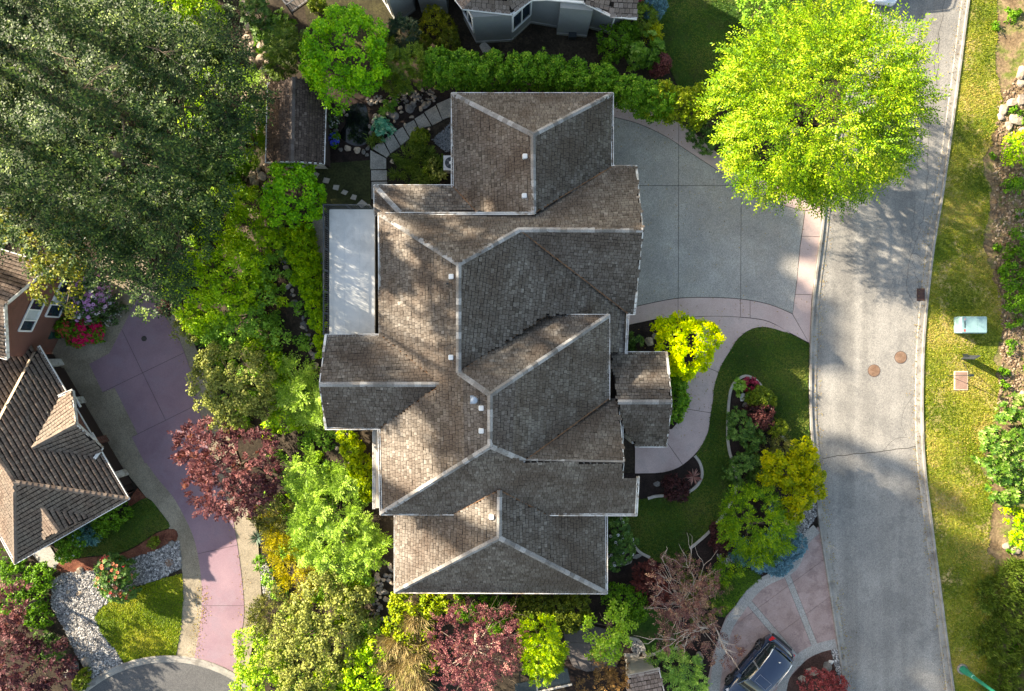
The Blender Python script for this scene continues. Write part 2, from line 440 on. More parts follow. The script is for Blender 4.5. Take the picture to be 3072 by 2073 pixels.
# strips of border: the part outside the aggregate
top_b = [(1800, 300)] + spline([(1840, 300), (1900, 312), (1983, 346), (2062, 383), (2115, 430), (2180, 478), (2290, 540), (2400, 590), (2462, 620)], 4, False) + \
        spline([(2412, 632), (2330, 608), (2230, 558), (2128, 494), (2056, 447), (1996, 408), (1917, 371), (1840, 350)], 4, False) + [(1800, 350)]
for p in cut(cut([top_b], (2036, 300), (2036, 520)), (2224, 400), (2221, 990)): sheet('paving_panel', p, .026, PINKCON, walk)
street_b = [(2416, 634), (2462, 622), (2462, 700), (2448, 790), (2434, 900), (2428, 1030), (2378, 942), (2391, 846), (2401, 740)]
for p in cut(cut([street_b], (2380, 708), (2480, 711)), (2370, 883), (2480, 885)): sheet('paving_panel', p, .026, PINKCON, walk)
low_b = [(1800, 942), (1840, 937)] + spline([(1840, 937), (1917, 918), (2023, 897), (2115, 893), (2221, 898), (2307, 914), (2376, 942)], 4, False) + \
        [(2425, 1027)] + spline([(2425, 1027), (2370, 998), (2309, 965), (2250, 953), (2150, 948), (2080, 950), (1976, 955)], 4, False) + [(1878, 976), (1800, 990)]
Q = [low_b]
for a, b in (((2034, 890), (2034, 960)), ((2221, 890), (2221, 985)), ((2250, 890), (2250, 985)), ((2377, 940), (2432, 987))): Q = cut(Q, a, b)
for p in Q: sheet('paving_panel', p, .026, PINKCON, walk)
path = spline([(2080, 952), (2150, 949), (2250, 955), (2309, 967), (2370, 1000), (2305, 982), (2259, 985), (2217, 1012), (2190, 1052), (2161, 1101), (2143, 1157), (2138, 1201), (2130, 1250), (2123, 1296), (2095, 1350), (2048, 1394), (2006, 1413), (1964, 1419)], 3, False) + \
    [(1905, 1420), (1905, 1300), (2016, 1287), (2038, 1261), (2052, 1225), (2056, 1217), (2059, 1168), (2064, 1137), (2085, 1080), (2090, 1020)]
Q = [path]
for a, b in (((2110, 1098), (2160, 1118)), ((2054, 1226), (2136, 1239)), ((2010, 1340), (2048, 1394))): Q = cut(Q, a, b)
for p in Q: sheet('paving_panel', p, .026, PINKCON, walk)

# ---- lawns and beds of the front garden
front = spline([(2426, 1032), (2424, 1120), (2424, 1226), (2432, 1351), (2440, 1430)], 4, False) + \
    spline([(2420, 1430), (2358, 1322), (2310, 1250), (2291, 1173), (2262, 1137), (2238, 1128), (2215, 1138), (2197, 1158), (2188, 1185), (2182, 1300), (2188, 1350), (2204, 1420), (2202, 1485), (2180, 1535), (2145, 1575), (2110, 1610), (2070, 1645), (2040, 1672), (1995, 1690), (1949, 1674), (1915, 1653), (1890, 1620), (1860, 1560)], 4, False) + \
    [(1880, 1540), (1908, 1500)] + spline([(1943, 1495), (1994, 1487), (2040, 1484), (2065, 1476), (2086, 1461), (2101, 1440), (2106, 1417), (2099, 1388), (2086, 1367)], 3, False) + \
    spline([(2095, 1352), (2123, 1298), (2130, 1252), (2138, 1203), (2143, 1159), (2161, 1103), (2190, 1054), (2217, 1014), (2259, 987), (2305, 984), (2370, 1002)], 3, False)
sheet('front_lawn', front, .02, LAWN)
sheet('garden_bed', [(1840, 1290), (2016, 1290), (2040, 1262), (2056, 1217), (2064, 1137), (2095, 1040), (2060, 955), (1976, 955), (1870, 976), (1830, 1060)], .0, DARK_MULCH)
sheet('garden_bed', [(1850, 1420), (1964, 1420), (2048, 1395), (2086, 1367), (2106, 1417), (2086, 1461), (2040, 1488), (1994, 1488), (1940, 1496), (1900, 1545), (1850, 1545)], .0, DARK_MULCH)
sheet('garden_bed', [(2200, 1155), (2238, 1128), (2291, 1173), (2310, 1250), (2360, 1320), (2440, 1440), (2452, 1560), (2405, 1614), (2370, 1694), (2289, 1730), (2200, 1700), (2070, 1645), (2145, 1575), (2204, 1482), (2204, 1420), (2182, 1304)], .0, DARK_MULCH)
sheet('garden_bed', [(1819, 1545), (1900, 1620), (1955, 1675), (2070, 1650), (2200, 1690), (2245, 1740), (2180, 1850), (2150, 2000), (2130, 2073), (1700, 2073), (1690, 1790), (1819, 1780)], -.005, DARK_MULCH)
sheet('back_lawn', spline([(1880, 1860), (1935, 1820), (1985, 1840), (2030, 1880), (2050, 1930), (2010, 1955), (1945, 1960), (1925, 1920), (1880, 1900)], 4), .012, LAWN)
sheet('drive_lawn', spline([(2150, 1720), (2240, 1705), (2285, 1735), (2240, 1770), (2190, 1830), (2170, 1850), (2145, 1840), (2130, 1780)], 4), .012, LAWN)
for pts in ([(2291, 1173), (2281, 1155), (2262, 1137), (2238, 1128), (2218, 1135), (2199, 1153), (2189, 1182), (2184, 1233), (2182, 1304), (2186, 1345), (2195, 1380), (2206, 1420), (2208, 1447), (2203, 1482), (2194, 1502), (2171, 1543), (2144, 1575), (2126, 1596), (2090, 1628), (2069, 1645)],
            [(2339, 1302), (2358, 1322), (2380, 1350)], [(1890, 1615), (1897, 1630), (1918, 1655), (1949, 1672)], [(1863, 1540), (1864, 1560)],
            [(2084, 1367), (2099, 1388), (2106, 1417), (2101, 1440), (2086, 1461), (2065, 1476)], [(1943, 1495), (1964, 1489), (1994, 1486)],
            [(1880, 1912), (1915, 1920), (1932, 1945), (1935, 1965), (1985, 1955), (2050, 1935), (2085, 1905)]):
    strip('bed_edging', pts, .17, .09, EDGING, h=.12, kind='structure')

# ---- stamped driveway at the lower right
st = [(2455, 1580), (2405, 1614), (2370, 1694), (2289, 1730), (2245, 1766), (2200, 1824), (2179, 1848), (2162, 1890), (2140, 1960), (2125, 2030), (2110, 2200), (2350, 2200)] + \
     spline([(2357, 2073), (2369, 2034), (2390, 2009), (2421, 1978), (2462, 1957), (2493, 1949), (2514, 1942)], 3, False) + [(2505, 1890), (2488, 1766), (2462, 1605)]
sdrive = thing('stamped_driveway', 'pink stamped concrete driveway under the dark blue car', 'driveway', G(2330, 1850)); sdrive['kind'] = 'structure'
sheet('joint_bed', st, -.008, JOINT, sdrive)
Q = [st]
for a, b in (((2348, 1717), (2434, 1935)), ((2366, 1713), (2452, 1931)), ((2243, 1817), (2380, 1978)), ((2257, 1805), (2392, 1963)), ((2334, 1902), (2486, 1793)), ((2225, 1860), (2320, 1790))):
    Q = cut(Q, a, b, .4)
def ctr(p):
    p = np.array(p); return p.mean(0)
for p in Q:
    c = ctr(p)
    d1 = (c[0] - 2348) * (1935 - 1717) - (c[1] - 1717) * (2434 - 2348); d1b = (c[0] - 2366) * (1931 - 1713) - (c[1] - 1713) * (2452 - 2366)
    d2 = (c[0] - 2243) * (1978 - 1817) - (c[1] - 1817) * (2380 - 2243); d2b = (c[0] - 2257) * (1963 - 1805) - (c[1] - 1805) * (2392 - 2257)
    band = d1 * d1b < 0 or d2 * d2b < 0
    sheet('paving_panel', p, .018, AGGREGATE if band else PINKSTAMP, sdrive)
strip('border_band', [(2450, 1586), (2412, 1624), (2376, 1700), (2297, 1742), (2256, 1776), (2214, 1832), (2184, 1880), (2160, 1960), (2148, 2030), (2140, 2100)], .6, .026, AGGREGATE, sdrive, h=.03)
strip('border_band', [(2335, 2100), (2344, 2073), (2354, 2030), (2376, 1998), (2410, 1966), (2455, 1944), (2508, 1930)], .56, .027, AGGREGATE, sdrive, h=.03)
sheet('corner_bed', [(2350, 2200), (2357, 2073), (2369, 2034), (2390, 2009), (2421, 1978), (2462, 1957), (2514, 1944), (2540, 2073), (2560, 2200)], .015, grainy('red_soil', (.045, .022, .017), (.09, .046, .036), 1.5, 14, .95, .5, bmp=.8))

# ---- verge beyond the street
rv = random.Random(8)
edge = [(2978 + 22 * math.sin(y / 130.0) + 14 * math.sin(y / 47.0 + 1) + rv.uniform(-10, 10), y) for y in range(2230, -170, -24)]
kx = lambda y: np.interp(y, [p[1] for p in KR], [p[0] for p in KR])
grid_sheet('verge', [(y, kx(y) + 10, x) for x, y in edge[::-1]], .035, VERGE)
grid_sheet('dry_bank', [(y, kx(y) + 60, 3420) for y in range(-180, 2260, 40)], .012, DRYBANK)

# ---- lower neighbour: mauve drive, aggregate borders, turning circle
def LZ(name, px, z, mat, parent=None, **k): return sheet(name, px, z, mat, parent, zt=LOW, **k)
mv_l = [(429, 864), (371, 976), (328, 1060), (268, 1092), (308, 1177), (344, 1163), (413, 1302), (395, 1311), (435, 1390)] + spline([(429, 1373), (469, 1431), (518, 1489), (554, 1552), (580, 1610), (596, 1677), (605, 1752), (605, 1819), (598, 1886), (583, 1976)], 3, False)
mv_r = spline([(710, 2034), (716, 1949), (730, 1864), (731, 1797), (719, 1685), (703, 1583), (688, 1520), (640, 1400), (600, 1240), (585, 1159), (554, 1060), (527, 998), (487, 940), (446, 890)], 3, False)
agl = [(330, 700), (470, 700), (490, 860), (560, 980), (620, 1120), (700, 1330), (760, 1500), (775, 1640), (785, 1800), (765, 1900), (735, 2050), (527, 1980)] + [(542, 1886), (549, 1797), (547, 1717), (531, 1641), (513, 1596), (487, 1552), (446, 1502), (415, 1462), (379, 1418), (300, 1340), (240, 1250), (150, 1080), (140, 1010), (260, 900)]
LZ('aggregate_apron', agl, .0, AGG_WARM)
mauve = thing('mauve_driveway', 'mauve concrete driveway of the lower brick house', 'driveway', W(500, 1300, LOW)); mauve['kind'] = 'structure'
Q = [mv_l[:9] + mv_l[10:] + mv_r]
for a, b in (((300, 1180), (600, 1035)), ((395, 1311), (640, 1190)), ((590, 1662), (760, 1625)), ((560, 1817), (760, 1817))):
    Q = cut(Q, a, b, .6)
Q2 = []
for p in Q: Q2 += cut([p], (424, 1110), (545, 1360), .6) if np.mean([v[1] for v in p]) < 1300 else [p]
Q = Q2
for p in Q: LZ('paving_panel', p, .018, PURPLE, mauve)
LZ('joint_bed', mv_l[:9] + mv_l[10:] + mv_r, .006, JOINT, mauve)
def circ3(a, b, c):
    A = np.array([[2 * (b[0] - a[0]), 2 * (b[1] - a[1])], [2 * (c[0] - a[0]), 2 * (c[1] - a[1])]])
    B = np.array([b[0] ** 2 + b[1] ** 2 - a[0] ** 2 - a[1] ** 2, c[0] ** 2 + c[1] ** 2 - a[0] ** 2 - a[1] ** 2])
    o = np.linalg.solve(A, B); return o, math.hypot(a[0] - o[0], a[1] - o[1])
cc, cr = circ3((262, 2073), (500, 1986), (706, 2044))
LZ('turning_circle', [(cc[0] + cr * math.cos(t), cc[1] + cr * math.sin(t)) for t in np.linspace(0, 2 * math.pi, 90, False)], .008, ASPHALT2)
arc = [(cc[0] + (cr + 8) * math.cos(t), cc[1] + (cr + 8) * math.sin(t)) for t in np.linspace(math.pi * 1.02, math.pi * 1.98, 40)]
strip('circle_kerb', arc, .4, .06, KERB, h=.12, kind='structure', zt=LOW, n=1)
strip('circle_kerb', [(cc[0] + (cr + 16) * math.cos(t), cc[1] + (cr + 16) * math.sin(t)) for t in np.linspace(math.pi * 1.02, math.pi * 1.98, 40)], .13, .1, KERB, h=.12, kind='structure', zt=LOW, n=1)
LZ('side_lawn', spline([(440, 1494), (480, 1535), (509, 1580), (469, 1596), (415, 1632), (357, 1659), (268, 1668), (179, 1681), (174, 1654), (223, 1610), (312, 1570), (384, 1525)], 3), .02, LAWN)
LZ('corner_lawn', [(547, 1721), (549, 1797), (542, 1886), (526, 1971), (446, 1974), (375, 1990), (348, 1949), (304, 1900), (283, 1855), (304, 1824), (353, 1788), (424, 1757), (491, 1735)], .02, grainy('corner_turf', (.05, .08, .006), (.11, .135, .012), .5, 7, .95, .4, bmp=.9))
LZ('bark_bed', spline([(522, 1587), (530, 1620), (469, 1655), (379, 1682), (277, 1716), (179, 1716), (179, 1686), (268, 1672), (357, 1663), (415, 1636), (469, 1600)], 3), .012, BARK_MULCH)
LZ('bark_bed', [(386, 1500), (412, 1465), (440, 1494), (384, 1535)], .012, BARK_MULCH)
GRAV = [(536, 1623), (545, 1703), (482, 1735), (411, 1757), (353, 1788), (295, 1828), (283, 1855), (312, 1913), (348, 1953), (370, 1994), (277, 2038), (223, 1953), (192, 1886), (154, 1819), (156, 1743), (187, 1721), (277, 1712), (379, 1680), (469, 1652), (513, 1627)]
LZ('gravel_bed', GRAV, .0, grainy('gravel_base', (.09, .085, .08), (.2, .19, .18), 2, 16, .95, .5, speck=14))
LZ('side_path', [(90, 1655), (150, 1640), (180, 1690), (180, 1712), (120, 1690)], .01, AGGREGATE)
# pebbles nobody could count
def pebbles(name, px, n, size, mat, label, zt=None, seed=1, dz=.01):
    r = np.random.default_rng(seed); a = np.array(px); lo, hi = a.min(0), a.max(0)
    q = r.uniform(lo, hi, (n * 3, 2)); q = q[inpoly(q[:, 0], q[:, 1], px)][:n]; n = len(q)
    C = np.array([W(x, y, zt + dz) if zt is not None else G(x, y, dz) for x, y in q])
    base = np.array([(1, 0, 0), (.3, .9, .05), (-.8, .55, 0), (-.85, -.5, .05), (.25, -.95, 0), (.1, .05, .75)])
    ang = r.uniform(0, 6.28, n); s = size * r.uniform(.5, 1.4, n); e = r.uniform(.6, 1, n)
    x = base[None, :, 0] * s[:, None]; y = base[None, :, 1] * (s * e)[:, None]; z = base[None, :, 2] * s[:, None]
    V = np.stack([x * np.cos(ang)[:, None] - y * np.sin(ang)[:, None], x * np.sin(ang)[:, None] + y * np.cos(ang)[:, None], z], 2) + C[:, None, :]
    f = np.array([(0, 1, 5), (1, 2, 5), (2, 3, 5), (3, 4, 5), (4, 0, 5)])
    F = (f[None] + 6 * np.arange(n)[:, None, None]).reshape(-1, 3)
    o = obj(name, V.reshape(-1, 3), F, mat, rnd=np.repeat(r.uniform(0, 1, n), 5)); return tag(o, label, 'gravel', None, 'stuff')
PEB = pieces('river_pebbles', [(0, (.07, .07, .07)), (.4, (.20, .195, .19)), (.75, (.36, .34, .32)), (1, (.62, .60, .57))], grain=10)
pebbles('river_gravel', GRAV, 9000, .075, PEB, 'grey and white river gravel sweeping round the corner lawn', LOW, 2)
pebbles('river_gravel', [(2385, 1560), (2420, 1500), (2452, 1480), (2450, 1545), (2400, 1618), (2385, 1620)], 1100, .07, PEB, 'speckled gravel between lamp pillar and street kerb', None, 3)
pebbles('river_gravel', [(2150, 1660), (2200, 1665), (2190, 1700), (2160, 1685)], 260, .06, PEB, 'small patch of white gravel by the blue-green bush', None, 4)
pebbles('river_gravel', [(2493, 1950), (2512, 1945), (2530, 2050), (2520, 2055), (2505, 2000)], 420, .06, PEB, 'white gravel strip between red shrub bed and kerb', None, 5, .03)
pebbles('river_gravel', [(782, 1700), (800, 1690), (850, 1790), (815, 1800), (790, 1780)], 900, .07, PEB, 'pale gravel patch beside the mauve driveway border', None, 6)
pebbles('river_gravel', [(1890, 1920), (1915, 1925), (1930, 1950), (1910, 1970), (1895, 1950)], 300, .06, PEB, 'round gravel bed at the end of the dark patio', None, 7)
pebbles('drain_gravel', [(1295, 420), (1340, 380), (1358, 360), (1358, 455), (1335, 455)], 700, .05, pieces('blue_gravel', [(0, (.08, .09, .10)), (1, (.22, .24, .25))], grain=10), 'blue grey gravel patch against the house wall', None, 8)
pebbles('wood_chips', [(2990, 300), (3120, 150), (3120, 1250), (2990, 1240), (3005, 1000), (2975, 700)], 3000, .08, pieces('chips', [(0, (.09, .055, .032)), (.5, (.20, .135, .085)), (1, (.38, .29, .2))], grain=10), 'tan bark chips and litter on the dry bank', None, 9, .03)

# ================================================================ buildings
def solve_roof(VP, faces):
    """heights of roof corners: every face planar, eaves anchored (inverse depth is linear on a plane)"""
    names = list(VP); ix = {k: i for i, k in enumerate(names)}; nv = len(names); nf = len(faces)
    rows = []; rhs = []
    for fi, f in enumerate(faces.values()):
        for k in f:
            r = np.zeros(nv + 3 * nf); px, py = VP[k][:2]
            r[ix[k]] = 1; r[nv + 3 * fi:nv + 3 * fi + 3] = [-(px - CX) / 1000, -(CY - py) / 1000, -1]
            rows.append(r); rhs.append(0)
    for k, v in VP.items():
        if len(v) > 2:
            wt = v[3] if len(v) > 3 else 3.0
            r = np.zeros(nv + 3 * nf); r[ix[k]] = wt; rows.append(r); rhs.append(wt * 40 / (CAM_H - v[2]))
    s = np.linalg.lstsq(np.array(rows), np.array(rhs), rcond=None)[0]
    return {k: W(VP[k][0], VP[k][1], CAM_H - 40 / s[ix[k]]) for k in names}
def plane(P):
    P = np.array(P); c = P.mean(0); n = np.linalg.svd(P - c)[2][2]
    return c, n if n[2] > 0 else -n
UNIT = {}
def shingle_unit(mat, thick, rv, key):
    k = (key, rv); cv = .74 if key == 'tile' else .87
    if k not in UNIT:
        V = [(-.46, 0, 0), (.46, 0, 0), (.46, cv, -thick * .9), (-.46, cv, -thick * .9), (-.46, 0, -thick), (.46, 0, -thick)]
        UNIT[k] = mesh('shingle', V, [(0, 1, 2, 3), (4, 5, 1, 0)], mat, rnd=[rv, rv])
    return UNIT[k]
def shingles(P, expo, wid, mat, thick, rng, shrink=.02):
    """rows of shingles on a planar roof face: list of (matrix, rnd) and arrays for a joined mesh"""
    c, n = plane(P); d = np.array((0, 0, -1.0)); d -= n * d.dot(n); d /= np.linalg.norm(d)
    a = np.cross(d, n); P2 = np.array([((p - c).dot(a), -(p - c).dot(d)) for p in P])
    s0, t0 = P2.min(0); s1, t1 = P2.max(0); cen = []; ws = []
    t = t0
    while t < t1:
        s = s0 - rng.uniform(0, wid)
        while s < s1:
            w = wid * rng.uniform(.65, 1.35); cen.append((s + w / 2, t, w)); s += w
        t += expo
    cen = np.array(cen)
    ok = inpoly(cen[:, 0], cen[:, 1] + expo * .5, P2)
    cen = cen[ok]
    return c, n, a, -d, cen
def roof_face(name, P, parent, mat, expo=.17, wid=.19, thick=.022, seed=1, pool=None, key='s'):
    rng = np.random.default_rng(seed)
    P = [np.array(p) for p in P]; c, n = plane(P)
    eye = np.array((0, 0, CAM_H)); P = [eye + (p - eye) * ((c - eye).dot(n) / (p - eye).dot(n)) for p in P]
    V, F = poly3([p - n * .03 for p in P], 0)
    base = obj('roof_deck', V, F, DECKING, parent)
    c, n, a, u, cen = shingles(P, expo, wid, mat, thick, rng)
    pool.append((c, n, a, u, cen, expo, thick, rng))
    return base
def finish_shingles(pool, parent, mat, key, nind=300, thick=.022, name='shingle'):
    cv = .74 if key == 'tile' else .87
    """the shingles nearest the camera as parts of their own, all others joined in one part"""
    allc = []
    for i, (c, n, a, u, cen, expo, th, rng) in enumerate(pool):
        pos = c + cen[:, :1] * a + cen[:, 1:2] * u
        for j in range(len(cen)): allc.append((pos[j][2], i, j))
    allc.sort(reverse=True); ind = set((i, j) for _, i, j in allc[:nind])
    Vs = []; Rs = []; nrm = np.random.default_rng(77)
    for i, (c, n, a, u, cen, expo, th, rng) in enumerate(pool):
        rv = np.clip(nrm.normal(.45, .19, len(cen)) + .06 * np.sin(cen[:, 1] * 1.3 + cen[:, 0] * .5) , 0, 1)
        lift = .03 + .012 * nrm.random(len(cen)); dt = nrm.normal(0, .008, len(cen))
        keep = np.array([(i, j) not in ind for j in range(len(cen))])
        for j in np.where(~keep)[0]:
            q = round(float(rv[j]) * 9) / 9
            M = Matrix((tuple(a * cen[j, 2]) + (0,), tuple(u * expo) + (0,), tuple(n) + (0,), (0, 0, 0, 1))).transposed()
            pos = c + cen[j, 0] * a + (cen[j, 1] + dt[j]) * u + n * (lift[j] + .02)
            M.translation = Vector(pos)
            place(name, shingle_unit(mat, thick, q, key), M, parent)
        k = cen[keep]; L = lift[keep][:, None]; D = dt[keep][:, None]
        if not len(k): continue
        def pt(fs, ft, fz): return c + (k[:, :1] + fs * k[:, 2:3]) * a + (k[:, 1:2] + D + ft * expo) * u + n * (L + fz)
        Vs.append(np.stack([pt(-.46, 0, .02), pt(.46, 0, .02), pt(.46, cv, -.005), pt(-.46, cv, -.005), pt(-.46, 0, -.03), pt(.46, 0, -.03)], 1))
        Rs.append(rv[keep])
    if not Vs: return
    V = np.concatenate(Vs); R = np.concatenate(Rs); m = len(V)
    f = np.array([(0, 1, 2, 3), (4, 5, 1, 0)]); F = (f[None] + 6 * np.arange(m)[:, None, None]).reshape(-1, 4)
    o = obj(name + '_courses', V.reshape(-1, 3), F, mat, parent, rnd=np.repeat(R, 2)); o['kind'] = 'stuff'
def ridge_caps(p, q, n1, n2, parent, mat=None, L=.34, wing=.135, seed=0):
    mat = mat or CAPM; p = np.array(p); q = np.array(q); ln = np.linalg.norm(q - p); d = (q - p) / ln; k = max(1, round(ln / L)); L = ln / k
    up = (n1 + n2); up /= np.linalg.norm(up); rr = random.Random(seed)
    w1 = np.cross(n1, d); w1 *= np.sign(w1.dot(n2) * -1 or 1); w2 = np.cross(n2, d); w2 *= np.sign(w2.dot(n1) * -1 or 1)
    if w1[2] > 0.3 or w1.dot(n2) > 0: w1 = -w1
    if w2.dot(w1) > 0.2: w2 = -w2
    Z = np.zeros(3); th = .03
    sec = [w1 * wing + n1 * .02, Z + up * .035, w2 * wing + n2 * .02]
    V = []
    for t, h in ((0, .03), (1.08 * L, 0)):
        for s in sec: V.append(s + d * t + up * (h + .035))
    for s in sec: V.append(s + up * .01)
    for t in (0,): pass
    V.append(sec[0] + d * L * 1.08 + up * -.02); V.append(sec[2] + d * L * 1.08 + up * -.02)
    F = [(0, 1, 4, 3), (1, 2, 5, 4), (6, 7, 1, 0), (7, 8, 2, 1), (6, 0, 3, 9), (8, 10, 5, 2)]
    ms = [mesh('ridge_cap', V, F, mat, rnd=[v] * 6) for v in (.1, .35, .55, .75, .95)]
    for i in range(k):
        place('ridge_cap', rr.choice(ms), Matrix.Translation(Vector(p + d * (i * L))), parent)
def gutter(p, q, parent, mat=None, w=.13, h=.1, out=None):
    p = np.array(p); q = np.array(q); d = q - p; d /= np.linalg.norm(d); sd = np.cross(d, (0, 0, 1.0)); sd /= np.linalg.norm(sd)
    if out is not None and sd.dot(out) < 0: sd = -sd
    m = MB(); o = sd * .05 if out is not None else 0
    m.bar(p + o - np.array((0, 0, .03)) - d * .04, q + o - np.array((0, 0, .03)) + d * .04, w * .9, .04)
    m.bar(p + o + sd * (w / 2 - .015) - d * .045, q + o + sd * (w / 2 - .015) + d * .045, .05, h)
    m.bar(p + o - sd * (w / 2 - .012) - d * .045 + np.array((0, 0, .01)), q + o - sd * (w / 2 - .012) + d * .045 + np.array((0, 0, .01)), .035, h)
    return m.build('gutter', mat or WHITE_OLD, parent)
RUST = plain('valley_debris', (.16, .085, .045), .95, var=.4, s=4)
def valley(p, q, parent, w=.09):
    p = np.array(p) + (0, 0, .05); q = np.array(q) + (0, 0, .05); k = 14; rr = random.Random(int(abs(p[0] * 100)))
    P = np.array([p + (q - p) * i / k for i in range(k + 1)]); d = (q - p) / np.linalg.norm(q - p); sd = np.array((-d[1], d[0], 0))
    a = np.array([rr.uniform(.4, 1.2) for _ in range(k + 1)])[:, None] * w / 2
    V = np.concatenate([P + sd * a, P - sd * a, P + (0, 0, .02)]); m = k + 1; F = []
    for i in range(k): F += [(i, 2 * m + i, 2 * m + i + 1, i + 1), (2 * m + i, m + i, m + i + 1, 2 * m + i + 1)]
    obj('valley_debris', V, F, RUST, parent)

# ---------------- main house
MV = dict(A1=(1357, 282, 3.2), A2=(1837, 282, 3.2), A3=(1837, 500, 3.2), A4=(1357, 558, 3.2), R1=(1599, 404, 5.6, .8), R2=(1601, 640, 5.6, .8), AV=(1430, 636),
          W1=(1125, 558, 3.2), W2=(1200, 638), W3=(1140, 646), W4=(1125, 646, 3.2),
          B0=(1138, 641, 4.6, 2), B1=(1376, 792, 6.9, .8), B2=(1376, 1118, 6.9, .8), H1=(1558, 689, 5.9, .8), G2=(1908, 500, 3.2), G3=(1929, 690, 5.9, .8), G4=(1903, 941, 3.1), V=(1884, 941, 3.15),
          S1=(1878, 1060, 3.0), S2=(1822, 1060, 3.2), S3=(1822, 948), C3=(1639, 946, 4.2, 2), C4=(1826, 946, 4.2), C5=(1826, 1196, 4.1), C1=(1470, 1184, 7.7, .8), C2=(1470, 1338, 7.7, .8),
          D1=(1574, 1383, 6.3, .8), D2=(1855, 1205, 3.6), D3=(1872, 1389, 6.2, .8), D4=(1866, 1431), D5=(1914, 1432), D6=(1908, 1544, 4.4), D7=(1639, 1543, 4.4), D0=(1143, 1541, 4.5), E1=(1499, 1470, 5.7, .8), D8=(1362, 1541, 4.5),
          L2=(1137, 1285, 4.5), L3=(1326, 1153, 5.9, .8), L4=(1141, 1005, 4.5), W5=(978, 1006, 4.5), W6=(958, 1153, 5.9, .8), W7=(978, 1285, 4.5),
          E2=(1497, 1613, 5.7, .8), E3=(1186, 1775, 3.0), E4=(1819, 1778, 3.0), E5=(1186, 1541, 3.0), E6=(1819, 1545, 3.0),
          P1=(1827, 1058, 2.9), P2=(1999, 1058, 2.9), P3=(2016, 1206, 4.4, .8), P4=(1855, 1206, 4.4, .8), P5=(1907, 1338, 2.9), P6=(1999, 1338, 2.9), P7=(1866, 1275))
MF = dict(a_up='A1 A2 R1', a_left='A1 R1 R2 AV A4', a_right='A2 A3 R2 R1', w_up='W1 A4 AV W2', w_left='W1 W2 W3 W4',
          g_up='B0 R2 A3 G2 G3 H1 B1', g_down='H1 G3 G4 V', r='B1 H1 V S1 S2 S3 C3 B2', c_up='B2 C3 C4 C1', c_right='C1 C4 C5 D1 C2', d_up='D1 C5 D2 D3',
          d_down='D0 C2 D1 D3 D4 D5 D6 D7 E1 D8', l='B0 B1 B2 C1 C2 D0 L2 L3 L4', e_left='E5 D8 E1 E2 E3', e_right='E1 D7 E6 E4 E2', e_down='E3 E2 E4',
          g2_up='W5 L4 L3 W6', g2_down='W6 L3 L2 W7', p_up='P1 P2 P3 P4', p_down='P4 P3 P6 P5 P7')
MF = {k: v.split() for k, v in MF.items()}
RV = solve_roof(MV, MF)
RV['S1'][2] = min(RV['S1'][2], 3.4)
house = thing('house', 'large grey-brown shingled house with many hips and gables, white gutters', 'house', (0, 0, 0))
def HR(key_faces, key_v, parent, mat, expo, wid, thick, seed, key, nind=300, name='shingle'):
    pool = []; NR = {}
    for i, (k, f) in enumerate(key_faces.items()):
        P = [key_v[v] for v in f]; NR[k] = plane(P)[1]
        roof_face('roof_deck', P, parent, mat, expo, wid, thick, seed + i, pool, key)
    finish_shingles(pool, parent, mat, key, nind, thick, name)
    return NR
HN = HR(MF, RV, house, ROOF, .175, .20, .022, 10, 'main')
for i, (a, b, f, g) in enumerate((('A1', 'R1', 'a_up', 'a_left'), ('A2', 'R1', 'a_up', 'a_right'), ('R1', 'R2', 'a_left', 'a_right'), ('W1', 'W2', 'w_up', 'w_left'), ('B0', 'B1', 'g_up', 'l'), ('H1', 'B1', 'g_up', 'r'), ('G3', 'H1', 'g_up', 'g_down'),
        ('B2', 'B1', 'l', 'r'), ('B2', 'C1', 'l', 'c_up'), ('C4', 'C1', 'c_up', 'c_right'), ('C2', 'C1', 'l', 'c_right'), ('D0', 'C2', 'l', 'd_down'), ('D1', 'C2', 'd_down', 'c_right'), ('D3', 'D1', 'd_up', 'd_down'),
        ('E1', 'E2', 'e_left', 'e_right'), ('E3', 'E2', 'e_left', 'e_down'), ('E4', 'E2', 'e_right', 'e_down'), ('W6', 'L3', 'g2_up', 'g2_down'), ('P3', 'P4', 'p_up', 'p_down'))):
    ridge_caps(RV[a], RV[b], HN[f], HN[g], house, seed=i)
for a, b in (('A1', 'A2'), ('A2', 'A3'), ('A1', 'A4'), ('W1', 'A4'), ('W1', 'W4'), ('A3', 'G2'), ('B0', 'R2'), ('B0', 'L4'), ('L2', 'D0'), ('D0', 'D8'), ('D7', 'D6'), ('D6', 'D5'), ('V', 'S1'), ('V', 'G4'), ('C3', 'C4'), ('C4', 'C5'),
             ('E3', 'E4'), ('E3', 'E5'), ('E4', 'E6'), ('W5', 'L4'), ('W7', 'L2'), ('P1', 'P2'), ('P5', 'P6'), ('P7', 'D4')):
    gutter(RV[a], RV[b], house)
def rake(a, b, parent, V, s0=0, s1=1, h=.22):
    p = V[a] + (V[b] - V[a]) * s0; q = V[a] + (V[b] - V[a]) * s1; m = MB(); m.bar(p - (0, 0, .1), q - (0, 0, .1), .05, h); m.build('rake_board', WHITE_OLD, parent)
for a, b in (('G2', 'G3'), ('G4', 'G3'), ('W5', 'W6'), ('W7', 'W6'), ('P2', 'P3'), ('P6', 'P3'), ('D2', 'D3'), ('D3', 'D4')): rake(a, b, house, RV)
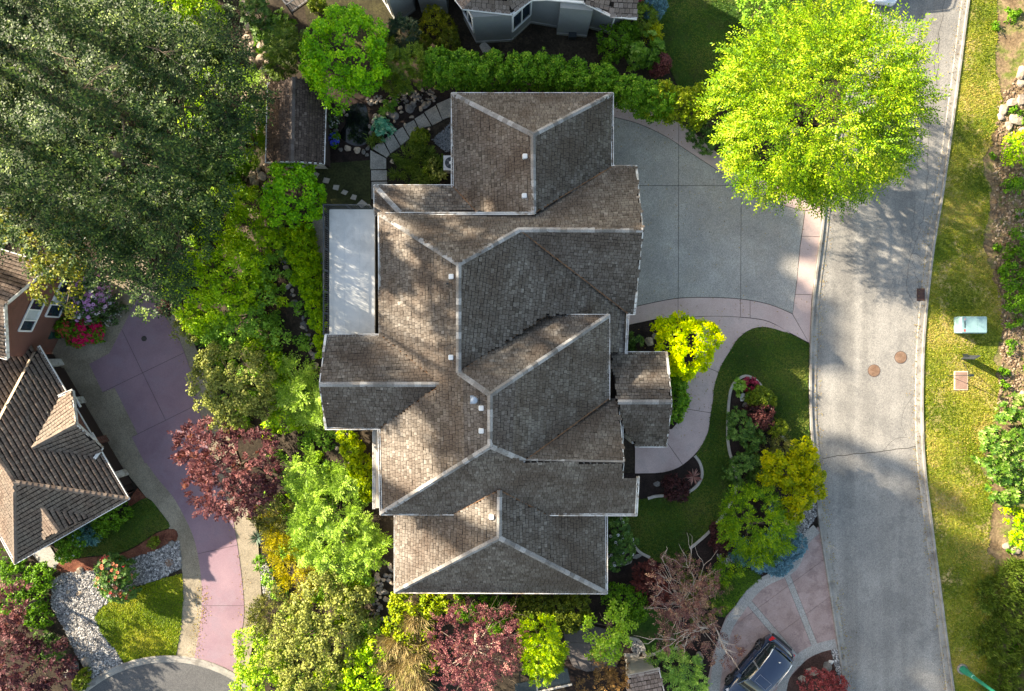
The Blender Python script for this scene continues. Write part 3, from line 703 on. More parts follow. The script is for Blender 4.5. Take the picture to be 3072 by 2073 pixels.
# white returns at the lower ends of the rakes
for a, b, s in (('G2', 'G3', .3), ('G4', 'G3', .28), ('W5', 'W6', .35), ('W7', 'W6', .25), ('P2', 'P3', .45)):
    p = RV[a]; q = p + (RV[b] - p) * s; m = MB(); m.bar(p + (0, 0, .02), q + (0, 0, .02), .12, .1); m.build('eave_return', WHITE_OLD, house)
for a, b in (('R2', 'A3'), ('AV', 'A4'), ('H1', 'V'), ('B2', 'C3'), ('C5', 'D1'), ('L3', 'L4'), ('L3', 'L2'), ('E1', 'D8'), ('E1', 'D7')): valley(RV[a], RV[b], house)
# walls below the eaves
def wallbox(pxr, zt, mat, parent, inset=.45, name='wall'):
    x0, y1, x1, y0 = pxr; a = W(x0, y0, zt); b = W(x1, y1, zt)
    zb = min(float(terr(a[0], a[1])), float(terr(a[0], b[1])), 0) - .1
    MB().box((a[0] + inset, a[1] + inset, zb), (b[0] - inset, b[1] - inset, zt - .12)).build(name, mat, parent)
for r, z in (((1357, 282, 1837, 650), 3.2), ((1600, 500, 1905, 941), 3.15), ((1138, 641, 1560, 1541), 4.1), ((1540, 960, 1826, 1541), 3.6), ((1500, 700, 1700, 960), 3.4), ((1826, 950, 1876, 1062), 3.0), ((1826, 1196, 1856, 1541), 3.6), ((980, 1006, 1150, 1285), 4.5), ((1188, 1530, 1819, 1776), 3.0)):
    wallbox(r, z, BEIGE, house)
def gable(a, b, c, parent, mat, off):
    P = [np.array(p) + off for p in (a, b, c)]; b0 = [np.array((P[0][0], P[0][1], 0)), np.array((P[2][0], P[2][1], 0))]
    obj('gable_wall', [b0[0], P[0], P[1], P[2], b0[1]], [(0, 1, 2, 3, 4)], mat, parent)
gable(RV['G2'], RV['G3'], RV['G4'], house, BEIGE, np.array((-.4, 0, -.2)))
gable(RV['W5'], RV['W6'], RV['W7'], house, BEIGE, np.array((.4, 0, -.2)))
gable(RV['P2'], RV['P3'], RV['P6'], house, BEIGE, np.array((-.35, 0, -.2)))
# porch posts
for px in ((1990, 1072), (1990, 1325), (1915, 1325)):
    p = W(px[0], px[1], 2.8); MB().box((p[0] - .35, p[1] - .12, -.05), (p[0] - .1, p[1] + .12, 2.78)).build('porch_post', WHITE, house)
# low strip roof by the side wall
LS = [W(1122, 1290, 3.2), W(1122, 1524, 3.2), W(1150, 1524, 3.5), W(1150, 1290, 3.5)]
V_, F_ = poly3(LS, .1); obj('lean_to_roof', V_, F_, plain('lean_to', (.3, .27, .23), .8), house); gutter(LS[0], LS[1], house)
# roof vents
def on_roof(px, py, f):
    P = [RV[v] for v in MF[f]]; c, n = plane(P); o = np.array((0, 0, CAM_H)); d = W(px, py, 0) - o; return o + d * ((c - o).dot(n) / d.dot(n)), n
for px, py, f in ((1575, 470, 'a_left'), (1573, 588, 'a_left'), (1354, 830, 'l'), (1353, 1072, 'l'), (1444, 1224, 'l'), (1444, 1292, 'l'), (1475, 1550, 'e_left')):
    p, n = on_roof(px, py, f); s = .17
    V = []
    for z, k in ((0, 1), (.16, .92), (.2, .78)):
        for t in range(12):
            a = 2 * math.pi * t / 12; cx = max(-.8, min(.8, 1.15 * math.cos(a))); cy = max(-.8, min(.8, 1.15 * math.sin(a)))
            V.append(p + np.array((cx * s * k, cy * s * k, z - .03)))
    F = [(i * 12 + t, i * 12 + (t + 1) % 12, (i + 1) * 12 + (t + 1) % 12, (i + 1) * 12 + t) for i in range(2) for t in range(12)] + [tuple(range(24, 36))]
    obj('roof_vent', V, F, WHITE, house)
p, n = on_roof(1423, 1199, 'l')
m = MB(); m.box(p + (-.2, -.2, -.05), p + (.2, .2, .05)); m.lathe(p, [(.13, 0), (.13, .3), (.19, .3), (.16, .38), (.05, .42)], 14); m.build('flue_vent', plain('galvanised', (.45, .5, .55), .35, .6), house)
p, n = on_roof(1343, 852, 'l'); MB().tube([p, p + (0, 0, .3)], .05, 8).build('pipe_vent', DARKMETAL, house)

# ---------------- deck with railing
dk = thing('deck', 'pale grey raised deck with dark railing on the house side', 'deck', W(1055, 815, 0))
dz = 2.6
DP = [W(988, 628, dz), W(1124, 628, dz), W(1124, 1003, dz), W(988, 1003, dz)]
V_, F_ = poly3(DP, .18); obj('deck_floor', V_, F_, grainy('deck_vinyl', (.60, .61, .59), (.69, .69, .665), .35, 20, .7, .05, bmp=.05, c3=(.54, .545, .525), s3=.6), dk)
def railing(p, q, parent, h=1.07, posts=6, step=.115, mat=DARKMETAL):
    p = np.array(p); q = np.array(q); n = int(np.linalg.norm(q - p) / step); bal = mesh('baluster', [], [], mat)
    m = MB(); m.bar(p + (0, 0, h), q + (0, 0, h), .06, .05); m.build('top_rail', mat, parent)
    m = MB(); m.bar(p + (0, 0, .12), q + (0, 0, .12), .04, .04); m.build('bottom_rail', mat, parent)
    m = MB(); m.box((-.012, -.012, .12), (.012, .012, h)); me = mesh('baluster', np.concatenate(m.V), m.F, mat)
    for i in range(n + 1): place('baluster', me, Matrix.Translation(Vector(p + (q - p) * i / n)), parent)
    m = MB(); m.box((-.035, -.035, -.25), (.035, .035, h + .03)); me = mesh('rail_post', np.concatenate(m.V), m.F, mat)
    for i in range(posts): place('rail_post', me, Matrix.Translation(Vector(p + (q - p) * i / (posts - 1))), parent)
for f in (.33, .67):
    a_ = DP[0] + (DP[1] - DP[0]) * f; b_ = DP[3] + (DP[2] - DP[3]) * f; MB().bar(a_ + (0, 0, .003), b_ + (0, 0, .003), .035, .006).build('seam', plain('vinyl_seam', (.58, .6, .59), .7), dk)
railing(DP[0] - (.04, -.02, 0), DP[3] - (.04, 0, 0), dk, posts=7)
railing(DP[0] + (0, .04, 0), DP[1] + (-.1, .04, 0), dk, posts=3)
for x, y in ((995, 640), (995, 820), (995, 995)):
    p = W(x, y, dz); g = float(terr(p[0], p[1])); MB().box((p[0] - .08, p[1] - .08, g - .1), (p[0] + .08, p[1] + .08, dz - .18)).build('support_post', BEIGE, dk)
sheet('side_path', [(936, 648), (975, 648), (975, 900), (962, 800), (940, 700)], .05, SLABCON)

# ---------------- garden shed
shed = thing('shed', 'dark brown garden shed with gable roof beside the pond', 'shed', W(890, 370, 0))
SV = dict(a=W(806, 250, 2.3), b=W(879, 232, 3.4), c=W(978, 250, 2.3), d=W(971, 491, 2.3), e=W(874, 484, 3.4), f=W(800, 487, 2.3))
SN = HR(dict(l=['a', 'b', 'e', 'f'], r=['b', 'c', 'd', 'e']), SV, shed, pieces('shed_shingle', [(0, (.045, .032, .026)), (.6, (.085, .062, .05)), (1, (.15, .115, .095))], None, grain=14), .15, .17, .02, 60, 'shed')
ridge_caps(SV['b'], SV['e'], SN['l'], SN['r'], shed, pieces('shed_cap', [(0, (.07, .055, .048)), (1, (.12, .10, .09))]), .3, .14)
gutter(SV['c'], SV['d'], shed); gutter(SV['a'], SV['f'], shed)
for a, b in (('f', 'e'), ('d', 'e')): rake(a, b, shed, SV)
MB().box((SV['f'][0] + .35, SV['f'][1] + .3, -2), (SV['c'][0] - .35, SV['c'][1] - .3, 2.2)).build('wall', plain('shed_wall', (.05, .035, .028), .9), shed)
obj('gable_wall', [SV['f'] + (.35, .28, -2.4), SV['f'] + (.35, .28, 0), SV['e'] + (0, .28, -.12), SV['d'] + (-.35, .28, 0), SV['d'] + (-.35, .28, -2.4)], [(0, 4, 3, 2, 1)], WHITE_OLD, shed)

# ---------------- brick house at the lower left
bh = thing('brick_house', 'red brick house with brown tiled roofs at the left edge', 'house', W(150, 1300, LOW))
BV = dict(U1=(12, 915, 3.75), U2=(152, 796, 1.8), U3=(-190, 690, 1.8), U4=(-260, 830, 3.75), K2=(20, 1076, 1.8), K3=(-240, 1000, 1.8),
          T1=(118, 1040, .0), T2=(386, 1496, .0), T3=(42, 1446, 1.9), T4=(0, 1384), T5=(-70, 1278, 1.9), T6=(-10, 1278), T7=(106, 1056), T0=(80, 1020),
          F2=(46, 1689, .0), G1=(-110, 1404, .0), J1=(-70, 1060), J2=(40, 1046), J3=(94, 1034), J4=(104, 1054), J5=(-14, 1276), J6=(-80, 1390))
BF = dict(u='U1 U2 U3 U4', k='U1 U4 K3 K2', e='T1 T2 T3 T4 T5 T6 T7', f='T2 F2 T3', g='T3 F2 G1 T5 T4')
BF = {k: v.split() for k, v in BF.items()}
BR = solve_roof({k: v for k, v in BV.items() if any(k in f for f in BF.values())}, BF)
c_, n_ = plane([BR[k] for k in BF['e']])
def on_plane(px, py, c, n, lift=0):
    o = np.array((0, 0, CAM_H)); d = W(px, py, 0) - o; return o + d * ((c + n * lift - o).dot(n) / d.dot(n))
for k in ('J1', 'J2', 'J3', 'J4', 'J5', 'J6'): BR[k] = on_plane(BV[k][0], BV[k][1], c_, n_, -.45)
BF['j'] = ['J1', 'J2', 'J3', 'J4', 'J5', 'J6']
# dormer over the garage and small gable on the lower slope
DV = dict(a=on_plane(98, 1342, c_, n_), b=on_plane(177, 1188, c_, n_, .05), c=W(216, 1171, .1), d=W(227, 1271, 1.5), e=W(306, 1345, .1), f=on_plane(285, 1374, c_, n_, .05))
BR.update({'d' + k: v for k, v in DV.items()}); BF['dl'] = ['da', 'db', 'dc', 'dd']; BF['dr'] = ['da', 'dd', 'de', 'df']
cf, nf_ = plane([BR[k] for k in BF['f']])
SVV = dict(a=on_plane(124, 1521, cf, nf_), b=W(175, 1592, 1.0), c=on_plane(128, 1623, cf, nf_, .05), d=on_plane(290, 1542, cf, nf_, .05), e=W(263, 1556, .25), f=W(237, 1566, .25))
BR.update({'s' + k: v for k, v in SVV.items()}); BF['sl'] = ['sa', 'sb', 'sc']; BF['sr'] = ['sa', 'sd', 'se', 'sf', 'sb']
BN = HR(BF, BR, bh, TILE, .25, .19, .06, 90, 'tile', name='roof_tile')
for i, (a, b, f, g) in enumerate((('T2', 'T3', 'e', 'f'), ('F2', 'T3', 'f', 'g'), ('T5', 'T3', 'e', 'g'), ('da', 'dd', 'dl', 'dr'), ('sa', 'sb', 'sl', 'sr'), ('U4', 'U1', 'u', 'k'))):
    ridge_caps(BR[a], BR[b], BN[f], BN[g], bh, TILE, .3, .13, seed=30 + i)
for a, b in (('T1', 'T2'), ('T2', 'F2'), ('F2', 'G1'), ('U2', 'U3'), ('K2', 'K3'), ('db', 'dc'), ('df', 'de')): gutter(BR[a], BR[b], bh, WHITE)
for a, b in (('U2', 'U1'), ('K2', 'U1'), ('dc', 'dd'), ('de', 'dd')): rake(a, b, bh, BR)
# step between the two roof levels; its sunlit brightness is put into the pale colour
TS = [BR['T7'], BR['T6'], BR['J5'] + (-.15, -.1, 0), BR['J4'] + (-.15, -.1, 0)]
V_, F_ = poly3([np.array(p) + (0, 0, .03) for p in TS], .3); obj('roof_step', V_, F_, grainy('step_lit_tone', (.30, .24, .17), (.42, .34, .25), 2, 8, .9, .3), bh)
core = [BR['T1'], BR['T2'], BR['F2'], BR['G1'], BR['T5']]; cm = np.mean(core, 0)  # solid core added to stop sun leaking in under the eaves
V_, F_ = poly3([np.array((cm[0] + (p[0] - cm[0]) * .8, cm[1] + (p[1] - cm[1]) * .8, -.08)) for p in core], 2.5); obj('wall', V_, F_, plain('shaded_core', (.04, .022, .018), .8), bh)  # near-black colour puts the shade of the recess into the core
# gable wall with windows
def wallpoly(P, mat, parent, name='wall', off=(0, 0, 0)):
    P = [np.array(p, float) + off for p in P]; obj(name, P, [tuple(range(len(P)))], mat, parent)
a, b, c = BR['K2'], BR['U1'], BR['U2']; inn = np.array((-.3, .12, -.08))
wallpoly([(a[0], a[1], LOW - .1), (c[0], c[1], LOW - .1), c, b, a], BRICK, bh, off=inn)
wd = (c - a); wd[2] = 0; wl = np.linalg.norm(wd); wd /= wl; wnrm = np.array((wd[1], -wd[0], 0))
def window(o, wd, wn, s, w, z0, z1, parent, slats=1, blind=True):
    """framed window on a wall: o wall start, s along the wall"""
    f = thing_part('window', parent)
    p = lambda a, z, d=0: np.array((o[0], o[1], 0)) + wd * a + wn * d + np.array((0, 0, z))
    fr = MB()
    for u, v in ((p(s, z0, .03), p(s + w, z0, .03)), (p(s, z1, .03), p(s + w, z1, .03))): fr.bar(u, v, .09, .07, wn)
    for u, v in ((p(s, z0, .03), p(s, z1, .03)), (p(s + w, z0, .03), p(s + w, z1, .03))): fr.bar(u, v, .09, .07, wn)
    for k in range(slats):
        a = s + w * (k + 1) / (slats + 1); fr.bar(p(a, z0, .03), p(a, z1, .03), .06, .05, wn)
    o_ = np.concatenate(fr.V); win = obj('window', o_, fr.F, WHITE, parent)
    for k in range(slats + 1):
        a0 = s + w * k / (slats + 1); a1 = s + w * (k + 1) / (slats + 1)
        obj('pane', [p(a0, z0, .012), p(a1, z0, .012), p(a1, z1, .012), p(a0, z1, .012)], [(0, 1, 2, 3)], BLIND if blind and k == 1 else GLASS, win)
    return win
def thing_part(n, p): return None
o_ = a + inn
window(o_, wd, wnrm, wl * .45, 2.3, -1.5, -.25, bh, 2)
window(o_, wd, wnrm, wl * .28, .0 + 2.0, .35, 1.45, bh, 2)
# garage front: pilasters and dark doors
ea, eb = BR['T1'], BR['T2']; ed = eb - ea; el = np.linalg.norm(ed); ed /= el; en = np.array((-ed[1], ed[0], 0));
if en[0] < 0: en = -en
base = ea - en * .9
wallpoly([(base[0], base[1], LOW - .1), tuple((base + ed * (el - .6))[:2]) + (LOW - .1,), tuple((base + ed * (el - .6))[:2]) + (-.1,), (base[0], base[1], -.1)], plain('garage_door', (.035, .02, .018), .6), bh)
lo = BR['T2'] - en * .5; lf = BR['F2'] - BR['T2']; lf /= np.linalg.norm(lf)
wallpoly([tuple((lo + lf * .4)[:2]) + (LOW - .1,), tuple((BR['F2'] - en * .1 - lf * .4)[:2]) + (LOW - .1,), tuple((BR['F2'] - en * .1 - lf * .4)[:2]) + (-.1,), tuple((lo + lf * .4)[:2]) + (-.1,)], BRICK, bh, off=tuple(-.45 * np.array((ed[0], ed[1], 0))))
for s in (.7, 3.4, 6.2, 8.6):
    p = base + ed * s + en * .12; MB().bar((p[0], p[1], LOW - .1), (p[0], p[1], -.12), .42, .3, en).build('pilaster', WHITE_OLD if s != 6.2 else BRICK, bh)
wallpoly([DV['c'] - (.25, .1, 0), DV['d'] - (.25, .1, .1), DV['e'] - (.25, .1, 0)], BRICK, bh, 'gable_wall')
for k, q in (('c', .55), ('e', .55)):
    p = BR['d' + k]; t = ed if k == 'c' else -ed; P4 = [p - en * .05, p + t * 1.05 - en * .05, p + t * 1.0 - en * .55, p - en * .55]
    V_, F_ = poly3([np.array(x) + (0, 0, .02) for x in P4], .08); r_ = obj('eave_return', V_, F_, plain('return_felt', (.03, .035, .045), .8), bh); gutter(P4[0], P4[1], bh, WHITE, .08)
for p, t, l in ((BR['sb'] + (.35, -.1, -1.2), np.array((.87, .5, 0)), .9),):
    pass
# upper entrance canopy glimpsed under the tree
cv = [W(235, 735, -.2), W(262, 712, -.2), W(262, 690, -.2), W(200, 690, -.2), W(200, 720, -.2)]
V_, F_ = poly3(cv, .15); obj('canopy', V_, F_, plain('canopy_dark', (.025, .025, .03), .7), bh); gutter(cv[0], cv[1], bh, WHITE, .1)

# ---------------- grey house at the top edge
th = thing('grey_house', 'grey stucco house with bay window cut by the top edge', 'house', W(1550, -60, 0))
TZ = 3.4
tw = [[(1100, -120), (1135, -20), (1191, 72), (1246, 30), (1250, -120)], [(1252, -120), (1264, 36), (1345, 40), (1347, -120)],
      [(1350, -120), (1393, 60), (1429, 129), (1534, 123), (1592, 69), (1595, -120)], [(1590, -120), (1592, 69), (1672, 83), (1675, -120)],
      [(1670, -120), (1670, 103), (1760, 111), (1762, -120)], [(1764, -120), (1766, 85), (1824, 98), (1862, 80), (1880, -120)]]
for q in tw:
    B = [W(x, y, 0) for x, y in q]; n = len(B)
    obj('wall', [b - (0, 0, .1) for b in B] + [b + (0, 0, TZ - .1) for b in B], [(i, (i + 1) % n, n + (i + 1) % n, n + i) for i in range(n)] + [tuple(range(n, 2 * n))], SIDING, th)
    for i in range(1, n - 2 if n > 4 else 2):
        MB().bar(B[i] + (0, 0, .22), B[i + 1] + (0, 0, .22), .06, .06).build('base_trim', plain('base_trim', (.30, .31, .31), .8), th)
RF = dict(b1=W(1367, 0, TZ), b2=W(1388, 26, TZ), b3=W(1537, 43, TZ), b4=W(1594, 0, TZ), b5=W(1640, -2, TZ), c1=W(1752, 8, TZ), c2=W(1835, 49, TZ), c3=W(1908, 56, TZ), c4=W(1922, -60, TZ + 1.2), c5=W(1830, -60, TZ + 1.2), b6=W(1470, -90, TZ + 2.2), c6=W(1750, -60, TZ + 1.2))
TF = dict(b='b2 b3 b6'.split(), bl=['b1', 'b2', 'b6'], br=['b3', 'b4', 'b6'], cr=['c2', 'c3', 'c4', 'c5'], cm=['c1', 'c2', 'c5', 'c6'])
TN = HR(TF, RF, th, SHAKE, .27, .26, .035, 140, 'shake', name='shake')
for a, b in (('b1', 'b2'), ('b2', 'b3'), ('b3', 'b4'), ('c1', 'c2'), ('c2', 'c3')): gutter(RF[a], RF[b], th, WHITE, .1)
MB().bar(RF['b4'], RF['b5'], .1, .1).build('gutter', WHITE, th)
MB().bar(RF['b5'], RF['c1'], .1, .1).build('gutter', WHITE, th)
def wallwin(b0, b1, s0, s1, z0, z1, **k):
    d = b1 - b0; l = np.linalg.norm(d[:2]); d = np.array((d[0], d[1], 0)) / l; nn = np.array((d[1], -d[0], 0))
    if nn[1] > 0: nn = -nn
    window(b0, d, nn, l * s0, l * (s1 - s0), z0, z1, th, **k)
g = lambda x, y: W(x, y, 0)
wallwin(g(1534, 123), g(1592, 69), .05, .95, 1.2, 3.0, slats=1, blind=False)
wallwin(g(1393, 60), g(1429, 129), .08, .92, 1.2, 3.0, slats=1, blind=False)
wallwin(g(1135, -20), g(1191, 72), .25, .9, .9, 2.7, slats=1, blind=False)
p = W(1828, 98, 0); MB().bar(p + (0, -.05, 0), p + (.02, -.05, 3.2), .1, .08).build('downpipe', WHITE, th)
p = W(1716, 108, 0); MB().box(p + (-.22, -.28, .15), p + (.22, .02, .5)).build('wall_vent', DARKMETAL, th)
p = W(1318, 38, 0); MB().box(p + (-.25, -.06, .6), p + (.25, .02, .68)).build('sill', WHITE, th)

# deck corner at the top left
td = thing('timber_deck', 'grey timber deck corner with slatted rail at the top edge', 'deck', W(880, 0, 0))
T0, T1, T2 = W(875, 38, 1.0), W(845, -3, 1.0), W(925, 2, 1.0)
V_, F_ = poly3([T0, T1, W(840, -60, 1.0), W(925, -60, 1.0), T2], .15); obj('deck_floor', V_, F_, grainy('old_boards', (.09, .075, .065), (.15, .125, .11), 1.5, 12), td)
GREYW = plain('grey_timber', (.22, .22, .22), .8)
railing(T0, T1, td, .95, 2, .22, GREYW); railing(T0, T2, td, .95, 2, .2, GREYW)

# small roofs and patio at the bottom edge
cb = thing('outbuilding', 'brown shingled outbuilding roof cut by the bottom edge', 'shed', W(1930, 2073, 0))
OV = dict(a=W(1886, 2027, 2.2), b=W(1977, 2008, 2.2), c=W(1998, 2100, 2.9), d=W(1890, 2120, 2.9), e=W(2003, 2160, 2.2))
ON = HR(dict(m=['a', 'b', 'c', 'd']), OV, cb, SHAKE, .22, .22, .03, 170, 'shake2', nind=80, name='shake')
gutter(OV['a'], OV['b'], cb, EDGING, .16, .16); rake('b', 'c', cb, OV)
q = MB().box(W(1896, 2120, 2.2) * (1, 1, 0) - (0, 0, .1), W(1970, 2022, 2.2) * (1, 1, 0) + (0, 0, 2.1)).build('wall', BEIGE, cb)
sr = thing('seamed_roof', 'dark green standing seam metal roof at the bottom edge', 'roof', W(1630, 2060, 0))
SP = [W(1545, 2052, 1.8), W(1606, 2040, 1.9), W(1608, 2000, 2.0), W(1702, 2005, 2.0), W(1712, 2050, 1.8), W(1612, 2073, 1.6), W(1612, 2130, 1.5), W(1545, 2130, 1.5)]
V_, F_ = poly3(SP, .1); obj('roof_sheet', V_, F_, plain('dark_green_metal', (.035, .045, .042), .45), sr)
for k in range(9):
    x = 1612 + k * 11; a, b = W(x, 2006, 2.03), W(x + 2, 2066 - k * 2, 1.78); MB().bar(a, b, .03, .05).build('seam', plain('seam_metal', (.05, .06, .055), .4), sr)
for k in range(6):
    x = 1550 + k * 11; a, b = W(x, 2050 - k * 2, 1.86), W(x, 2115, 1.56); MB().bar(a, b, .03, .05).build('seam', DARKMETAL, sr)
MB().bar(W(1610, 2076, 1.62), W(1716, 2052, 1.83), .1, .12).build('fascia', EDGING, sr)
MB().bar(W(1610, 2040, 1.9), W(1612, 2076, 1.62), .07, .08).build('fascia', EDGING, sr)
for x, y in ((1560, 2060), (1700, 2040), (1620, 2010)):
    p = W(x, y, 1.7); MB().box((p[0] - .05, p[1] - .05, -.1), (p[0] + .05, p[1] + .05, 1.62)).build('post', DARKMETAL, sr)
patio = [(1690, 1890), (1720, 1872), (1790, 1880), (1830, 1890), (1860, 1960), (1850, 2000), (1760, 2015), (1720, 2000), (1700, 1960)]
for p in cut(cut([patio], (1680, 1925), (1870, 1935), .5), (1770, 1870), (1775, 2020), .5): sheet('patio', p, .03, grainy('dark_patio', (.085, .075, .075), (.13, .115, .11), .6, 18, .85, .2))
sheet('patio', [(1870, 1960), (1915, 1960), (1930, 2010), (1885, 2025)], .03, AGGREGATE)

# ================================================================ plants
def unit(v): return v / (np.linalg.norm(v, axis=-1, keepdims=True) + 1e-9)
def leaf_quads(P, A, N, ln, wd):
    B = unit(np.cross(N, A)); ln = ln[:, None]; wd = wd[:, None]
    return np.stack([P, P + A * ln * .5 + B * wd * .5 + N * wd * .12, P + A * ln - N * ln * .08, P + A * ln * .5 - B * wd * .5 + N * wd * .12], 1)
def clump_points(blobs, cr, cover, r, low=-.3, rej=.62):
    C = []; O = []
    for bi, (c, rx, ry, rz) in enumerate(blobs):
        n = max(5, int(cover * 2.2 * (rx * ry + (rx + ry) * rz * .5) / (cr * cr)))
        d = unit(r.normal(size=(n * 2, 3))); d = d[d[:, 2] > low][:n]
        ph = r.uniform(0, 6.28, 3)
        k = 1 + .10 * np.sin(d[:, 0] * 4 + ph[0]) + .08 * np.sin(d[:, 1] * 6 + ph[1]) + .06 * np.sin(d[:, 2] * 7 + d[:, 0] * 5 + ph[2])
        q = np.where(r.random(len(d)) < .22, r.uniform(.45, .75, len(d)), r.uniform(.78, 1.0, len(d))) * k
        p = np.asarray(c) + d * np.array((rx, ry, rz)) * q[:, None]
        ok = np.ones(len(p), bool)
        for bj, (c2, x2, y2, z2) in enumerate(blobs):
            if bj != bi: ok &= (((p - np.asarray(c2)) / np.array((x2, y2, z2))) ** 2).sum(1) > rej
        C.append(p[ok]); O.append(unit(d[ok] / np.array((rx, ry, rz))))
    return np.concatenate(C), np.concatenate(O)
UP = np.array((0, 0, 1.0))
def foliage(blobs, st, seed):
    r = np.random.default_rng(seed); mode = st['mode']; cr = st['cr']; per = st['per']; ln = st['ln']; wd = st['wd']
    C, O = clump_points(blobs, cr, st.get('cover', 1.0), r, st.get('low', -.3), st.get('rej', .62)); n = len(C)
    crand = r.normal(0, .16, n); size = r.uniform(.7, 1.3, n)
    if mode == 'round':
        D = unit(r.normal(size=(n, per, 3)) + O[:, None] * .9 + UP * .25)
        P = C[:, None] + D * (cr * size)[:, None, None] * r.uniform(.45, 1, (n, per, 1))
        N = unit(D * .6 + UP * .45 + r.normal(size=D.shape) * .45); A = unit(np.cross(N, r.normal(size=D.shape)))
    elif mode == 'whorl':
        k = 8; g = per // k; per = g * k
        cen = C[:, None] + unit(r.normal(size=(n, g, 3)) + O[:, None] * 1.2) * (cr * size)[:, None, None]
        ax = unit(O[:, None] * .8 + UP * .6 + r.normal(size=cen.shape) * .35)
        t = np.arange(k) * 2 * math.pi / k
        e1 = unit(np.cross(ax, np.array((.3, .8, .1)))); e2 = np.cross(ax, e1)
        A = (e1[:, :, None] * np.cos(t)[None, None, :, None] + e2[:, :, None] * np.sin(t)[None, None, :, None]) * .9 + ax[:, :, None] * r.uniform(.05, .45, (n, g, k, 1))
        A = unit(A).reshape(n, per, 3); P = np.repeat(cen, k, 1); N = unit(np.repeat(ax, k, 1) + r.normal(size=A.shape) * .15)
    elif mode == 'spray':
        k = st.get('k', 7); g = per // k; per = g * k
        base = C[:, None] + unit(r.normal(size=(n, g, 3)) + O[:, None]) * (cr * size)[:, None, None] * .7
        T = unit(O[:, None] * np.array((1, 1, .5)) + r.normal(size=base.shape) * .45 + np.array((0, 0, st.get('droop', -.15))))
        tl = st.get('twig', .5) * r.uniform(.7, 1.3, (n, g, 1, 1)); j = np.arange(k)
        sd = unit(np.cross(T, UP)); nn = np.cross(sd, T)
        P = base[:, :, None] + T[:, :, None] * tl * (j / k)[None, None, :, None]
        sg = np.where(j % 2 == 0, 1, -1)[None, None, :, None]; last = (j == k - 1)[None, None, :, None]
        A = np.where(last, T[:, :, None], T[:, :, None] * .75 + sd[:, :, None] * sg * .75)
        A = unit(A + r.normal(size=A.shape) * .12).reshape(n, per, 3); P = P.reshape(n, per, 3); N = unit(np.repeat(nn, k, 1) + r.normal(size=A.shape) * .25)
    elif mode == 'frond':
        k = 13; g = per // k; per = g * k
        t = r.uniform(0, 6.28, (n, g)); T = np.stack([np.cos(t), np.sin(t), r.uniform(.05, .5, (n, g))], -1); T = unit(T + O[:, None] * .4)
        L = st.get('twig', .7) * r.uniform(.7, 1.2, (n, g, 1, 1)); j = np.arange(k); f = ((j + 1) // 2) / (k / 2)
        sd = unit(np.cross(T, UP)); nn = np.cross(sd, T)
        P = C[:, None, None] + T[:, :, None] * L * f[None, None, :, None] - UP * (f ** 2 * .22)[None, None, :, None]
        sg = np.where(j % 2 == 0, 1, -1)[None, None, :, None]; last = (j == k - 1)[None, None, :, None]
        A = np.where(last, T[:, :, None], T[:, :, None] * .45 + sd[:, :, None] * sg)
        A = unit(A - UP * .15).reshape(n, per, 3); P = P.reshape(n, per, 3); N = unit(np.repeat(nn, k, 1) + r.normal(size=A.shape) * .12)
    elif mode == 'blade':
        T = unit(r.normal(size=(n, per, 3)) * .55 + O[:, None] * .9 + np.array(st.get('dir', (0, 0, .35))))
        P = C[:, None] + r.normal(size=(n, per, 3)) * cr * .45; A = T; N = unit(np.cross(np.cross(T, UP + r.normal(size=T.shape) * .3), T))
    ln_ = ln * r.uniform(.7, 1.3, (n, per)); wd_ = wd * r.uniform(.75, 1.25, (n, per))
    V = leaf_quads(P.reshape(-1, 3), A.reshape(-1, 3), N.reshape(-1, 3), ln_.ravel(), wd_.ravel())
    rv = np.clip(.5 + np.repeat(crand, per) + r.normal(0, .2, n * per), 0, 1)
    m = len(V); return V.reshape(-1, 3), np.arange(m * 4).reshape(-1, 4), rv
def leafcard(cols, **k): return dict(cols=cols, **k)
Gd, Gm, Gl = (.014, .032, .007), (.035, .075, .012), (.075, .135, .022)
